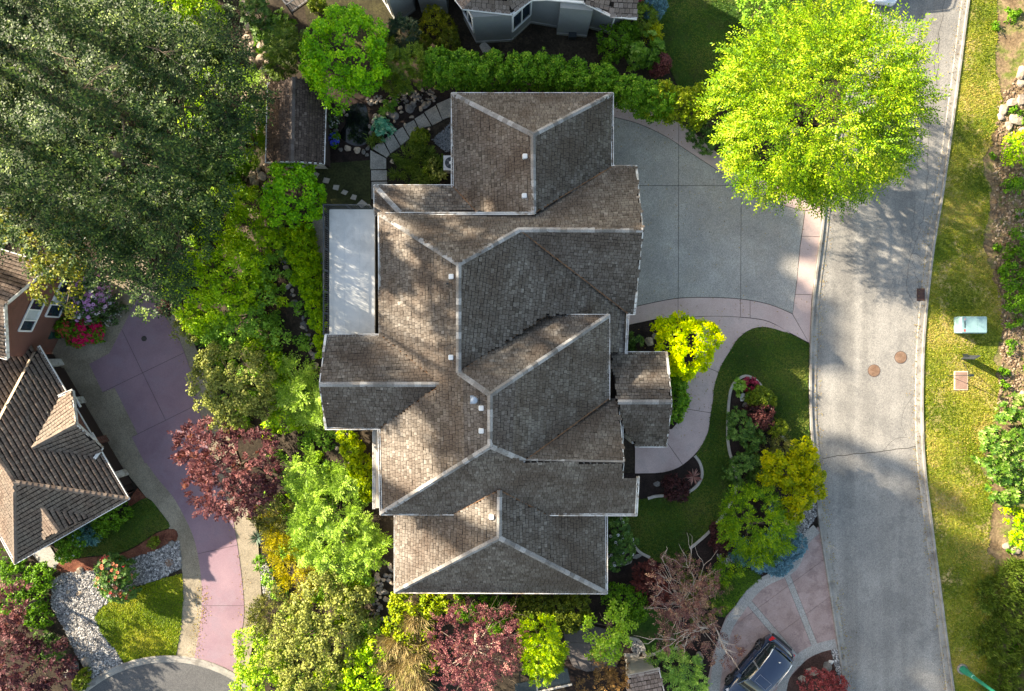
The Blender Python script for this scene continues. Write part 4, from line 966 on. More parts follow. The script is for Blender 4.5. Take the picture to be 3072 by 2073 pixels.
S = dict(
    ball=dict(mode='spray', cr=.55, per=66, ln=.165, wd=.065, k=11, twig=.85, droop=-.25, cover=1.35, rej=.25, tr=.15, cols=((.02, .055, .003), (.06, .13, .005), (.14, .22, .012), (.30, .34, .05))),
    dark=dict(mode='spray', cr=.75, per=63, ln=.16, wd=.09, k=7, twig=.7, droop=-.3, cover=1.25, tr=.1, cols=((.004, .012, .003), (.010, .027, .006), (.028, .055, .012), (.13, .175, .04))),  # lightest leaf tone put in for sun flecks on the crowns
    yellowdark=dict(mode='round', cr=.45, per=26, ln=.2, wd=.13, cover=.8, tr=.35, cols=((.02, .035, .008), (.07, .085, .014), (.15, .155, .03), (.24, .22, .05))),
    maple=dict(mode='round', cr=.36, per=58, ln=.135, wd=.105, cover=1.0, tr=.2, cols=((0.03267, 0.1111, 0.005227), (0.07187, 0.2026, 0.007841), (0.1307, 0.2875, 0.01307), (0.2222, 0.3659, 0.02614))),
    bright=dict(mode='round', cr=.34, per=40, ln=.145, wd=.10, cover=1.0, tr=.2, cols=((0.06175, 0.1358, 0.00988), (0.1358, 0.247, 0.01482), (0.2346, 0.3582, 0.0247), (0.3705, 0.4446, 0.0494))),
    brightb=dict(mode='round', cr=.34, per=40, ln=.145, wd=.10, cover=1.0, tr=.2, cols=((0.036, 0.09, 0.012), (0.084, 0.174, 0.0216), (0.144, 0.264, 0.036), (0.24, 0.36, 0.072))),
    olive=dict(mode='round', cr=.34, per=40, ln=.145, wd=.10, cover=1.0, tr=.2, cols=((0.051, 0.06375, 0.0153), (0.102, 0.119, 0.0255), (0.1615, 0.1785, 0.04675), (0.238, 0.238, 0.0765))),
    chart=dict(mode='round', cr=.28, per=50, ln=.125, wd=.10, cover=1.1, tr=.45, cols=((0.1568, 0.2508, 0.00627), (0.2821, 0.3762, 0.00836), (0.3971, 0.4493, 0.01254), (0.5747, 0.4911, 0.0209))),
    yellow=dict(mode='round', cr=.26, per=50, ln=.125, wd=.10, cover=1.1, tr=.45, cols=((0.0765, 0.1211, 0.00255), (0.1785, 0.2104, 0.003825), (0.2869, 0.2869, 0.006375), (0.357, 0.306, 0.01275))),
    fir=dict(mode='spray', cr=.26, per=28, ln=.16, wd=.07, k=7, twig=.38, droop=.15, cover=1.1, tr=.2, cols=((0.022, 0.0605, 0.0055), (0.055, 0.121, 0.0077), (0.11, 0.187, 0.011), (0.187, 0.253, 0.022))),
    cedar=dict(mode='spray', cr=.2, per=28, ln=.12, wd=.06, k=7, twig=.26, droop=.35, cover=1.2, tr=.2, cols=((0.0234, 0.0494, 0.0078), (0.052, 0.091, 0.0104), (0.091, 0.1365, 0.0156), (0.143, 0.1885, 0.026))),
    hedge=dict(mode='round', cr=.17, per=22, ln=.12, wd=.085, cover=1.3, tr=.3, cols=((0.0216, 0.0675, 0.00675), (0.0513, 0.135, 0.0108), (0.0945, 0.2025, 0.01755), (0.189, 0.27, 0.0405))),
    box=dict(mode='round', cr=.13, per=20, ln=.10, wd=.07, cover=1.3, tr=.3, cols=((0.0285, 0.05225, 0.0057), (0.06175, 0.095, 0.0095), (0.1045, 0.1425, 0.0152), (0.1615, 0.1805, 0.0285))),
    limehedge=dict(mode='round', cr=.15, per=22, ln=.12, wd=.085, cover=1.3, tr=.4, cols=((0.063, 0.108, 0.0054), (0.135, 0.198, 0.0072), (0.216, 0.279, 0.0126), (0.324, 0.342, 0.027))),
    rhodo=dict(mode='whorl', cr=.2, per=24, ln=.17, wd=.065, cover=1.0, tr=.15, cols=((.010, .032, .005), (.024, .06, .010), (.05, .10, .018), (.095, .155, .035))),
    laurel=dict(mode='whorl', cr=.26, per=24, ln=.22, wd=.10, cover=1.0, tr=.3, cols=((0.018, 0.054, 0.0072), (0.045, 0.108, 0.0108), (0.09, 0.18, 0.0225), (0.18, 0.261, 0.063))),
    maroon=dict(mode='round', cr=.13, per=20, ln=.10, wd=.07, cover=1.3, tr=.2, cols=((0.0099, 0.0033, 0.00385), (0.02475, 0.00715, 0.0077), (0.04675, 0.01375, 0.0132), (0.077, 0.0275, 0.02475))),
    redmaple=dict(mode='spray', cr=.32, per=28, ln=.17, wd=.10, k=7, twig=.35, cover=.95, droop=-.1, tr=.3, cols=((0.0217, 0.0062, 0.00806), (0.062, 0.01984, 0.02232), (0.1116, 0.0403, 0.0434), (0.1736, 0.0806, 0.0744))),
    plum=dict(mode='spray', cr=.34, per=21, ln=.13, wd=.07, k=7, twig=.4, cover=1.0, droop=-.1, tr=.3, cols=((0.0425, 0.017, 0.017), (0.102, 0.04675, 0.0425), (0.17, 0.08925, 0.07225), (0.255, 0.17, 0.1105))),
    bronze=dict(mode='spray', cr=.28, per=21, ln=.13, wd=.07, k=7, twig=.35, cover=.9, tr=.3, cols=((0.0425, 0.0238, 0.0102), (0.1105, 0.0595, 0.02125), (0.1785, 0.102, 0.0425), (0.255, 0.17, 0.0765))),
    blue=dict(mode='round', cr=.12, per=26, ln=.09, wd=.045, cover=1.5, tr=.1, cols=((0.021, 0.0525, 0.07), (0.049, 0.112, 0.14), (0.091, 0.182, 0.224), (0.147, 0.252, 0.294))),
    teal=dict(mode='spray', cr=.15, per=28, ln=.11, wd=.05, k=7, twig=.22, droop=.2, cover=1.2, tr=.1, cols=((0.01125, 0.045, 0.045), (0.03, 0.09, 0.0825), (0.06, 0.15, 0.135), (0.15, 0.255, 0.225))),
    sumac=dict(mode='frond', cr=.30, per=91, ln=.15, wd=.065, twig=.62, cover=.5, tr=.2, cols=((0.05652, 0.113, 0.0113), (0.113, 0.1938, 0.02261), (0.1776, 0.2746, 0.04038), (0.2665, 0.3553, 0.08882))),
    juniper=dict(mode='spray', cr=.26, per=28, ln=.17, wd=.06, k=7, twig=.5, droop=.1, cover=1.0, tr=.25, cols=((0.06375, 0.06375, 0.003825), (0.1466, 0.1339, 0.0051), (0.2295, 0.1976, 0.008925), (0.306, 0.2422, 0.01912))),
    dgreen=dict(mode='spray', cr=.24, per=28, ln=.15, wd=.06, k=7, twig=.38, droop=.1, cover=1.0, tr=.15, cols=((.02, .028, .007), (.05, .058, .012), (.09, .095, .022), (.14, .13, .04))),
    strawgrass=dict(mode='blade', cr=.25, per=40, ln=.75, wd=.035, dir=(-.4, -.6, .2), cover=1.0, tr=.2, cols=((0.12, 0.0825, 0.0375), (0.2025, 0.15, 0.075), (0.27, 0.2175, 0.1125), (0.18, 0.18, 0.0525))),
    greengrass=dict(mode='blade', cr=.22, per=44, ln=.26, wd=.04, cover=1.0, tr=.3, cols=((.03, .05, .010), (.06, .095, .015), (.10, .15, .025), (.16, .2, .05))),
    ground=dict(mode='round', cr=.22, per=24, ln=.13, wd=.09, cover=1.1, tr=.35, cols=((.02, .06, .006), (.05, .12, .010), (.085, .18, .015), (.13, .24, .03))),
    whiteleaf=dict(mode='round', cr=.26, per=24, ln=.18, wd=.11, cover=1.0, tr=.2, cols=((.012, .03, .010), (.03, .055, .016), (.05, .085, .03), (.08, .12, .05))),
)
FLW = {}
def flowermat(c): 
    if c not in FLW:
        FLW[c] = leafmat((tuple(x * .75 for x in c), c, tuple(min(1, x * 1.15) for x in c)), .25)
    return FLW[c]
seedc = [100]
def wblob(x, y, rpx, z, zr=None, ry=None):
    s = MPP * (CAM_H - z) / CAM_H; c = W(x, y, z); return (c, rpx * s, (ry or rpx) * s, zr if zr else rpx * s)
def trunk_mesh(base, blobs, rad, rng, limbs=True, bark=BARKM, parent=None, name='trunk'):
    m = MB(); c0 = np.mean([b[0] for b in blobs], 0); top = np.array((c0[0], c0[1], max(c0[2], base[2] + .4)))
    mid = base + (top - base) * .5 + np.array((rng.uniform(-.15, .15), rng.uniform(-.15, .15), 0))
    m.tube([base - (0, 0, .15), base + (top - base) * .1, mid, top], [rad * 1.35, rad, rad * .8, rad * .45], 8)
    if limbs:
        for c, rx, ry, rz in blobs:
            for k in range(4 if len(blobs) < 4 else 2):
                t = rng.uniform(0, 6.28); e = np.array(c) + np.array((math.cos(t) * rx * .55, math.sin(t) * ry * .55, rz * rng.uniform(-.3, .3)))
                s = base + (top - base) * rng.uniform(.45, .9); q = (s + e) / 2 + (0, 0, .1 * np.linalg.norm(e - s))
                m.tube([s, q, e], [rad * .35, rad * .2, rad * .06], 5)
    return m.build(name, bark, parent)
def branches(parent, origin, targets, rad, rng, bark, depth=3):
    """pale visible limbs: crooked tubes that fork"""
    m = MB()
    def grow(p, e, r, d):
        n = 4; pts = [p]; L = np.linalg.norm(e - p)
        for i in range(1, n + 1): pts.append(p + (e - p) * i / n + np.array([rng.uniform(-1, 1), rng.uniform(-1, 1), rng.uniform(-.4, .6)]) * L * .07)
        m.tube(pts, [r * (1 - .6 * i / n) for i in range(n + 1)], 5)
        if d > 0:
            for i in range(1, n + 1):
                for _ in range(2 if i > 1 else 1):
                    dirn = unit(e - p + np.array([rng.uniform(-1, 1), rng.uniform(-1, 1), rng.uniform(-.3, .6)]) * L * .8)
                    grow(pts[i], pts[i] + dirn * L * rng.uniform(.25, .5), r * .5, d - 1)
    for t in targets: grow(np.array(origin, float), np.array(t, float), rad, depth)
    return m.build('branch', bark, parent)
PL = {}
def plant(name, label, cat, st, blobs, group=None, trunk=.1, flowers=None, bark=BARKM, base=None, seed=None, limbs=True):
    """blobs: (x, y, r, z[, rz[, ry]]) in photograph pixels at height z over the street"""
    seedc[0] += 1; sd = seed or seedc[0]; rng = random.Random(sd); st = S[st] if isinstance(st, str) else st
    B = [wblob(b[0], b[1], b[2], b[3], b[4] if len(b) > 4 else None, b[5] if len(b) > 5 else None) for b in blobs]
    if name == 'woodland_tree': B = [wblob(b[0], b[1], b[2], b[3] - (1.8 if b[3] > 6 else .4), b[4]) for b in blobs]
    c = np.mean([b[0] for b in B], 0)
    if base is None: base = np.array((c[0], c[1], float(terr(c[0], c[1]))))
    t = thing(name, label, cat, base, group)
    V, F, rv = foliage(B, st, sd)
    g = terr(V[:, 0], V[:, 1]) + .01
    V[:, 2] = np.maximum(V[:, 2], g)
    obj('crown' if 'tree' in cat else 'foliage', V, F, leafmat(st['cols'], st['tr']), t, rnd=rv)
    if trunk: trunk_mesh(base, B, trunk, rng, limbs, bark, t, 'trunk' if 'tree' in cat else 'stem')
    if flowers:
        for col, cnt, sz in flowers: flower(t, B, col, cnt, sz, sd + 7)
    PL[label] = t
    return t, B
def flower(t, B, col, cnt, sz, sd):
    r = np.random.default_rng(sd); w = np.array([b[1] * b[2] for b in B]); w = w / w.sum(); k = 7
    idx = r.choice(len(B), cnt, p=w); d = unit(r.normal(size=(cnt, 3)) * np.array((1, 1, .8)) + (0, 0, .75))
    C = np.array([np.asarray(B[i][0]) + d[j] * np.array((B[i][1], B[i][2], B[i][3])) * r.uniform(.95, 1.06) for j, i in enumerate(idx)])
    tt = np.arange(k) * 2 * math.pi / k; ax = unit(d + UP * .8); e1 = unit(np.cross(ax, np.array((.2, .9, .1)))); e2 = np.cross(ax, e1)
    A = unit(e1[:, None] * np.cos(tt)[None, :, None] + e2[:, None] * np.sin(tt)[None, :, None] + ax[:, None] * .35)
    P = C[:, None] + A * sz * .25
    V = leaf_quads(P.reshape(-1, 3), A.reshape(-1, 3), np.repeat(ax, k, 0), np.full(cnt * k, sz), np.full(cnt * k, sz * .85))
    obj('flowers', V.reshape(-1, 3), np.arange(cnt * k * 4).reshape(-1, 4), flowermat(col), t, rnd=np.repeat(r.uniform(0, 1, cnt), k))['kind'] = 'stuff'

# ---- trees and shrubs (north is up in the picture)
plant('street_tree', 'huge rounded yellow-green feathery tree over the driveway and street', 'tree', 'ball',
      [(2452 + (x - 2450) * .84, 332 + (y - 318) * .84, q * .82, z, h) for x, y, q, z, h in ((2445, 310, 300, 5.2, 4.0), (2290, 420, 165, 4.6, 3.0), (2330, 200, 180, 4.6, 3.2), (2580, 205, 180, 4.8, 3.2), (2660, 350, 140, 4.4, 2.8), (2520, 470, 165, 4.4, 2.8), (2400, 530, 110, 4.0, 2.2), (2450, 100, 140, 4.2, 2.6), (2200, 300, 120, 4.2, 2.4), (2600, 440, 110, 4.2, 2.2), (2580, 330, 190, 4.4, 2.6))], trunk=.35)
plant('maple_tree', 'round mid-green maple overhanging the shed roof', 'tree', 'maple', [(1035, 165, 105, 3.6, 1.7), (975, 200, 65, 3.2, 1.3), (1090, 215, 70, 3.2, 1.3), (1010, 260, 60, 3.0, 1.2), (1030, 90, 65, 3.2, 1.3), (1080, 120, 70, 3.3, 1.3)], trunk=.14)
plant('maple_tree', 'small round green maple at the deck corner below the shed', 'tree', 'maple', [(885, 580, 80, 2.4, 1.3), (850, 620, 55, 2.0, 1.0), (925, 610, 55, 2.0, 1.0), (880, 530, 55, 2.2, 1.0)], trunk=.11)
plant('ornamental_tree', 'round chartreuse tree with golden tips beside the front walk', 'tree', 'chart', [(2055, 1030, 78, 2.2, 1.2), (2105, 1015, 48, 2.2, .9), (2020, 985, 48, 2.0, .9), (2050, 1085, 52, 1.9, .9), (2010, 1040, 45, 1.9, .8), (2090, 1065, 45, 1.9, .8)], trunk=.1)
plant('golden_tree', 'bright golden yellow tree spreading over the kerb', 'tree', 'yellow', [(2325, 1385, 34, 2.0, .8), (2405, 1362, 38, 2.0, .9), (2430, 1425, 36, 1.9, .9), (2362, 1415, 40, 2.1, .9), (2305, 1425, 26, 1.7, .7), (2392, 1485, 40, 1.9, .9), (2375, 1530, 26, 1.5, .6), (2448, 1465, 24, 1.6, .5)], trunk=.09)
plant('fir_shrub', 'broad dark green fir shrub beside the tan lamp pillar', 'shrub', 'fir', [(2265, 1560, 82, 1.7, 1.2), (2210, 1545, 45, 1.4, .9), (2310, 1595, 55, 1.5, .9), (2280, 1630, 50, 1.3, .8), (2235, 1605, 50, 1.4, .8), (2235, 1510, 40, 1.3, .7)], trunk=.1)
plant('blue_spruce', 'low spreading blue spruce fringing the stamped driveway', 'shrub', 'blue', [(2330, 1655, 62, .45, .5), (2375, 1635, 42, .45, .45), (2290, 1680, 38, .4, .4), (2340, 1690, 38, .35, .35)], trunk=.05, limbs=False)
plant('blue_shrub', 'small teal shrub next to the white gravel patch', 'shrub', 'teal', [(2222, 1655, 30, .5, .4)], trunk=.04)
plant('blue_shrub', 'tiny blue shrub above the tan lamp pillar', 'shrub', 'blue', [(2325, 1522, 18, .4, .3)], trunk=.03)
# island bed
plant('rhododendron', 'upper green rhododendron at the edging of the island bed', 'shrub', 'rhodo', [(2225, 1285, 40, .7, .6), (2255, 1310, 34, .6, .5), (2210, 1255, 24, .6, .4)], trunk=.05)
plant('rhododendron', 'lower green rhododendron at the edging beside golden tree', 'shrub', 'rhodo', [(2225, 1410, 44, .7, .6), (2245, 1385, 30, .6, .5)], trunk=.05)
plant('boxwood', 'clipped yellow-green boxwood above the maroon globe', 'shrub', 'box', [(2285, 1192, 32, .5, .5), (2262, 1195, 22, .45, .4), (2306, 1205, 20, .4, .4)], trunk=.04)
plant('barberry', 'round maroon barberry globe in the island bed', 'shrub', 'maroon', [(2278, 1248, 42, .6, .65)], trunk=.04)
plant('boxwood', 'small green boxwood globe right of the maroon barberry', 'shrub', 'box', [(2330, 1285, 27, .45, .45)], trunk=.04)
plant('groundcover', 'crimson groundcover inside the curved tip of the island bed', 'shrub', dict(S['maroon'], cols=((.08, .006, .016), (.20, .02, .04), (.32, .05, .08))), [(2252, 1157, 22, .1, .15), (2265, 1168, 18, .1, .15), (2245, 1145, 13, .1, .12)], trunk=0)
plant('fern', 'bright green leafy plant against the white boulders', 'plant', 'laurel', [(2222, 1163, 14, .35, .25), (2232, 1182, 11, .3, .2)], trunk=.02)
plant('dark_shrub', 'dark low shrub between rhododendrons and golden tree', 'shrub', 'dgreen', [(2285, 1345, 34, .4, .4), (2340, 1330, 26, .4, .35), (2275, 1450, 28, .4, .35)], trunk=.04)
plant('barberry', 'dark red barberry between lawn edging and fir shrub', 'shrub', 'maroon', [(2165, 1625, 36, .5, .5), (2150, 1590, 20, .4, .35)], trunk=.04)
plant('barberry', 'dull red round shrub inside the bed by the front walk', 'shrub', 'maroon', [(2030, 1470, 34, .5, .5), (2012, 1450, 26, .45, .4)], trunk=.04)
plant('conifer_hedge', 'soft rounded green shrub along the porch and walk', 'shrub', 'hedge', [(2025, 1150, 30, .8, .8, 34), (2030, 1200, 33, .8, .8, 40), (2015, 1240, 30, .7, .7)], trunk=.05)
plant('small_shrub', 'small leafy shrub in the dark bed by the entry wall', 'shrub', 'rhodo', [(1900, 1020, 22, .5, .4)], trunk=.03)
plant('rhododendron', 'white flowering rhododendron against the south wing wall', 'shrub', 'rhodo', [(1845, 1590, 38, .8, .7), (1860, 1640, 42, .8, .7), (1840, 1670, 34, .7, .6)], trunk=.06, flowers=[((.72, .74, .58), 34, .085)])
# hedges at the top
hl = []; rh = random.Random(5)
for x, y in spline([(1300, 205), (1380, 212), (1480, 215), (1580, 210), (1680, 225), (1780, 245), (1880, 275), (1960, 305)], 2, False):
    hl.append((x + rh.uniform(-10, 10), y - 26 + rh.uniform(-8, 8), rh.uniform(24, 32), 2.4, .7)); hl.append((x + 22 + rh.uniform(-8, 8), y + 6 + rh.uniform(-6, 6), rh.uniform(26, 32), 2.3, .8))
    hl.append((x - 4, y + 28, 26, 1.3, 1.2)); hl.append((x + 24, y + 30, 24, 1.2, 1.1))
plant('clipped_hedge', 'long lumpy clipped green hedge along the top of the house', 'hedge', 'hedge', hl, trunk=.08, limbs=False)
plant('laurel_hedge', 'yellowish looser hedge end running under the big street tree', 'hedge', dict(S['hedge'], cols=((.04, .08, .006), (.10, .15, .010), (.18, .22, .02), (.27, .28, .04)), cr=.24, ln=.15), [(1985, 290, 40, 2.0, 1.0), (2030, 320, 45, 1.9, 1.0), (2080, 300, 38, 2.0, 1.0), (2070, 350, 38, 1.5, 1.0), (2105, 330, 36, 1.6, 1.0), (2000, 330, 34, 1.3, 1.0), (1955, 320, 30, 1.3, 1)], trunk=.08, limbs=False)
plant('cypress_hedge', 'olive feathery cypress clump right of the round maple', 'hedge', 'cedar', [(1165, 200, 38, 2.0, 1.2), (1205, 205, 40, 2.1, 1.2), (1240, 190, 36, 2.1, 1.2), (1180, 235, 32, 1.5, 1.0), (1225, 230, 34, 1.6, 1.0), (1150, 150, 30, 1.6, 1)], trunk=.07, limbs=False)
plant('cedar_clump', 'dark emerald cedars left of the round maple above the shed', 'hedge', dict(S['cedar'], cols=((.012, .03, .006), (.03, .06, .008), (.055, .095, .012), (.10, .15, .02))), [(835, 165, 24, 2.2, 1.6), (865, 150, 24, 2.3, 1.6), (895, 140, 22, 2.2, 1.6), (840, 210, 24, 1.8, 1.4), (862, 195, 20, 1.9, 1.4), (868, 110, 18, 1.6, 1.2)], trunk=.06, limbs=False)
plant('globe_shrub', 'largest of the three golden globe shrubs by the grey house', 'shrub', dict(S['box'], cols=((.04, .05, .006), (.10, .105, .008), (.16, .16, .014), (.22, .20, .03)), cr=.2), [(1305, 68, 42, 1.0, .9), (1335, 80, 26, .8, .7)], trunk=.05)
plant('globe_shrub', 'left golden globe shrub touching the long hedge', 'shrub', dict(S['box'], cols=((.03, .045, .006), (.07, .085, .008), (.12, .13, .014))), [(1255, 130, 38, .8, .7)], trunk=.05)
plant('globe_shrub', 'right golden globe shrub near the bay window', 'shrub', dict(S['box'], cols=((.03, .042, .006), (.065, .08, .008), (.11, .12, .014))), [(1345, 125, 34, .8, .7)], trunk=.05)
plant('dark_conifer', 'very dark green conifer at the left corner of grey house', 'shrub', dict(S['cedar'], cols=((.006, .014, .008), (.012, .028, .014), (.022, .042, .022))), [(1215, 105, 38, 1.4, 1.2), (1195, 135, 26, 1.1, 1)], trunk=.06)
plant('leafy_shrub', 'dark leafy shrub under the grey house right corner', 'shrub', 'ground', [(1845, 125, 48, .9, .8), (1880, 95, 32, .8, .7), (1830, 160, 32, .7, .6)], trunk=.05)
plant('hydrangea', 'glossy bright green shrub above the reddish ball shrub', 'shrub', 'laurel', [(1925, 150, 42, .9, .8), (1960, 165, 28, .7, .6), (1900, 180, 26, .6, .5)], trunk=.05)
plant('golden_shrub', 'small round golden shrub beside the top lawn', 'shrub', dict(S['box'], cols=((.12, .14, .008), (.24, .25, .010), (.36, .33, .02)), cr=.16), [(1955, 95, 27, .8, .6)], trunk=.04)
plant('blue_spruce', 'blue grey dwarf spruce at the top lawn edge', 'shrub', 'blue', [(1965, 15, 34, .8, .7), (1958, 42, 22, .6, .5)], trunk=.05)
plant('green_globe', 'dark green cone behind the outbuilding roof at top lawn', 'shrub', 'cedar', [(1925, 55, 32, 1.0, .9)], trunk=.05)
plant('azalea', 'pink azalea sliver at the top edge by blue spruce', 'shrub', 'maroon', [(1932, 6, 18, .6, .5)], trunk=.03, flowers=[((.42, .07, .10), 40, .07)])
plant('red_globe', 'reddish round shrub at the hedge above the big tree', 'shrub', dict(S['maroon'], cols=((.035, .012, .012), (.10, .03, .03), (.17, .06, .055))), [(1988, 192, 27, .7, .6), (1970, 210, 18, .5, .5)], trunk=.04)
plant('leafy_shrub', 'mid-green bush above the big tree at the top edge', 'shrub', 'brightb', [(2300, 18, 55, 1.6, 1.2), (2260, 30, 40, 1.4, 1)], trunk=.07)
plant('leafy_shrub', 'dark shrub tucked beneath the left side of the big tree', 'shrub', 'rhodo', [(2098, 398, 34, .6, .6), (2120, 425, 28, .5, .5)], trunk=.05)
plant('topiary', 'small clipped bush beside the top timber deck', 'shrub', 'box', [(955, 18, 22, .9, .7)], trunk=.04)
sheet('top_lawn', [(1900, 20), (1990, -120), (2640, -120), (2600, 60), (2540, 200), (2110, 330), (2030, 250), (1990, 160)], .0, LAWN)
sheet('back_garden_soil', [(900, -60), (1200, -60), (1200, 100), (1270, 160), (1100, 160), (930, 120)], -.02, grainy('mossy_soil', (.03, .026, .014), (.055, .05, .022), .8, 8, .95, .5))
# pond side plants
plant('hosta', 'teal and cream hosta beside the pond', 'plant', dict(S['whorl' if 0 else 'rhodo'], cols=((.015, .09, .05), (.04, .17, .10), (.10, .27, .17), (.4, .5, .3)), ln=.2, wd=.11), [(1147, 378, 20, .25, .25), (1158, 395, 16, .2, .2)], trunk=0)
plant('sedge', 'grassy green clump at the bend of the slab path', 'plant', 'greengrass', [(1122, 423, 15, .2, .2)], trunk=0)
plant('bluebells', 'cobalt blue flowering clump by the shed wall', 'plant', 'ground', [(1000, 418, 18, .2, .2)], trunk=0, flowers=[((.06, .09, .62), 70, .06)])
plant('lavender', 'pale lavender flowering clump between shed and pond', 'plant', 'whiteleaf', [(997, 362, 20, .25, .25)], trunk=0, flowers=[((.42, .44, .66), 45, .04)])
plant('boxwood', 'small bright green globe beside the slab path', 'shrub', 'box', [(1262, 414, 25, .5, .45)], trunk=.04)
plant('grass_clump', 'shaggy dark grass clump filling the bed by the fan unit', 'plant', 'greengrass', [(1230, 470, 34, .25, .3), (1270, 480, 38, .3, .3), (1215, 520, 34, .25, .25), (1285, 525, 36, .3, .3), (1310, 500, 26, .3, .3), (1250, 440, 26, .2, .2)], trunk=0)
plant('variegated_shrub', 'pale yellow variegated shrub lit beside the fan unit', 'shrub', 'olive', [(1308, 500, 16, .5, .3), (1318, 525, 12, .4, .25)], trunk=.03)
plant('pond_iris', 'light green marginal plant among the pond rocks', 'plant', 'laurel', [(1155, 322, 12, .3, .2), (1175, 310, 10, .3, .2)], trunk=0)
# slope left of the house
def hedge_row(pts, r, z, rz, n): return [(x, y, r, z, rz) for x, y in spline(pts, n, False)]
plant('deck_hedge', 'curving lime green clipped hedge along the deck', 'hedge', dict(S['limehedge'], cols=((.06, .13, .005), (.12, .22, .007), (.20, .31, .012), (.32, .38, .03))), [(905, 720, 45, .6, .6), (915, 770, 44, .6, .6), (928, 820, 40, .6, .6), (938, 870, 36, .6, .6), (948, 920, 30, .6, .6), (955, 970, 25, .6, .6), (962, 1020, 18, .6, .6), (966, 1060, 14, .6, .5), (870, 710, 22, .5, .5), (885, 760, 22, .5, .5), (900, 840, 22, .5, .5)], trunk=.05, limbs=False)
plant('corner_hedge', 'yellow-green hedge strip below the west gable', 'hedge', 'limehedge', [(1040, 1310, 30, .6, .6), (1060, 1350, 32, .6, .6), (1078, 1395, 34, .6, .6), (1095, 1440, 32, .6, .6), (1105, 1475, 24, .6, .5)], trunk=.05, limbs=False)
plant('sunlit_shrub', 'sunlit yellow-green shrub mass left of the small maple', 'shrub', 'bright', [(690, 640, 55, .6, .9), (740, 690, 55, .4, .9), (660, 690, 45, .2, .8), (790, 720, 45, .4, .8), (720, 600, 35, .8, .8)], trunk=.08)
plant('leafy_tree', 'bright green spreading tree left of the deck hedge', 'tree', 'bright', [(620, 830, 80, 1.6, 1.4), (700, 800, 75, 1.4, 1.3), (560, 880, 65, 1.2, 1.1), (680, 900, 75, 1.3, 1.2), (740, 870, 55, .8, 1.0), (600, 940, 60, .8, 1.0), (540, 830, 45, 1.2, .9)], trunk=.14)
plant('leafy_tree', 'blue-green leafy tree beneath the bright spreading one', 'tree', 'brightb', [(750, 960, 65, .5, 1.0), (770, 890, 50, .5, .9), (790, 810, 45, .4, .9), (700, 1000, 50, .4, .9), (650, 990, 45, .2, .8), (830, 1010, 40, .2, .7)], trunk=.12)
plant('olive_tree', 'pale olive tree above the maroon maple', 'tree', 'olive', [(700, 1100, 75, 1.2, 1.2), (640, 1170, 65, .8, 1.0), (770, 1140, 65, .9, 1.1), (720, 1200, 65, .6, 1.0), (640, 1090, 50, .8, .9), (790, 1210, 50, .3, .8), (700, 1260, 50, .2, .8)], trunk=.12)
plant('sumac', 'bright feathery sumac clump beside the west gable', 'shrub', 'sumac', [(890, 1150, 60, .5, .8), (930, 1200, 55, .6, .8), (880, 1210, 45, .3, .7), (850, 1120, 40, .3, .7), (945, 1250, 30, .4, .6)], trunk=.06)
plant('leafy_shrub', 'light green bushes left of the feathery sumac', 'shrub', 'bright', [(820, 1100, 45, .3, .7), (840, 1180, 42, .2, .7), (780, 1060, 40, .3, .7), (850, 1260, 38, 0, .6)], trunk=.06)
plant('sumac', 'wide sunlit sumac thicket between maroon maple and south wing', 'shrub', 'sumac', [(920, 1420, 55, .5, .8), (960, 1480, 65, .7, .9), (1010, 1540, 70, .8, .9), (950, 1570, 65, .6, .9), (1060, 1600, 60, .8, .8), (990, 1640, 65, .6, .8), (1090, 1650, 50, .7, .7), (930, 1640, 50, .3, .7), (1040, 1690, 45, .5, .7), (1130, 1650, 40, .8, .6), (1030, 1460, 45, .7, .8)], trunk=.06)
plant('juniper', 'golden yellow juniper beside the mauve driveway border', 'shrub', 'juniper', [(850, 1600, 38, -.7, .6), (865, 1650, 46, -.5, .7), (885, 1700, 48, -.5, .7), (905, 1745, 36, -.5, .6), (830, 1570, 28, -1.1, .5), (900, 1660, 34, -.3, .5)], trunk=.06)
plant('dark_conifer', 'dark green conifer tuft just below the maroon maple', 'shrub', 'dgreen', [(815, 1540, 40, -.9, .6), (850, 1550, 34, -.6, .6), (790, 1560, 26, -1.4, .5)], trunk=.06)
plant('maroon_maple', 'dense maroon japanese maple over the mauve driveway', 'tree', 'redmaple', [(640, 1370, 75, .6, 1.2), (740, 1380, 75, .7, 1.2), (690, 1440, 80, .8, 1.2), (590, 1330, 50, .2, .9), (640, 1470, 65, .3, 1.0), (760, 1460, 55, .4, 1.0), (720, 1510, 45, 0, .8), (650, 1300, 40, .2, .8), (800, 1420, 35, .1, .7)], trunk=.12)
plant('dark_conifer', 'dark bronze-green conifer beside the mauve driveway end', 'shrub', 'dgreen', [(820, 1830, 50, -.9, .8), (855, 1850, 38, -.9, .7), (790, 1855, 34, -1.3, .6)], trunk=.07)
plant('olive_tree', 'large pale olive tree at the bottom centre left', 'tree', 'olive', [(960, 1800, 75, .6, 1.2), (1020, 1840, 65, .7, 1.1), (920, 1880, 80, .5, 1.2), (1000, 1920, 75, .6, 1.2), (880, 1960, 75, .1, 1.1), (960, 2000, 75, .3, 1.1), (1060, 1790, 45, .5, .9), (1080, 1880, 45, .6, .9), (900, 2050, 60, 0, 1.0), (1000, 1750, 45, .4, .8)], trunk=.13)
plant('lime_shrub', 'lime green shrub overhanging the mauve driveway at bottom', 'shrub', dict(S['bright'], cols=((.07, .14, .010), (.15, .25, .02), (.23, .34, .04), (.34, .41, .09))), [(760, 1930, 50, -1.0, .8), (760, 1990, 55, -1.0, .8), (800, 2050, 60, -.9, .9), (740, 2060, 40, -1.4, .7), (820, 1990, 45, -.8, .8)], trunk=.07)
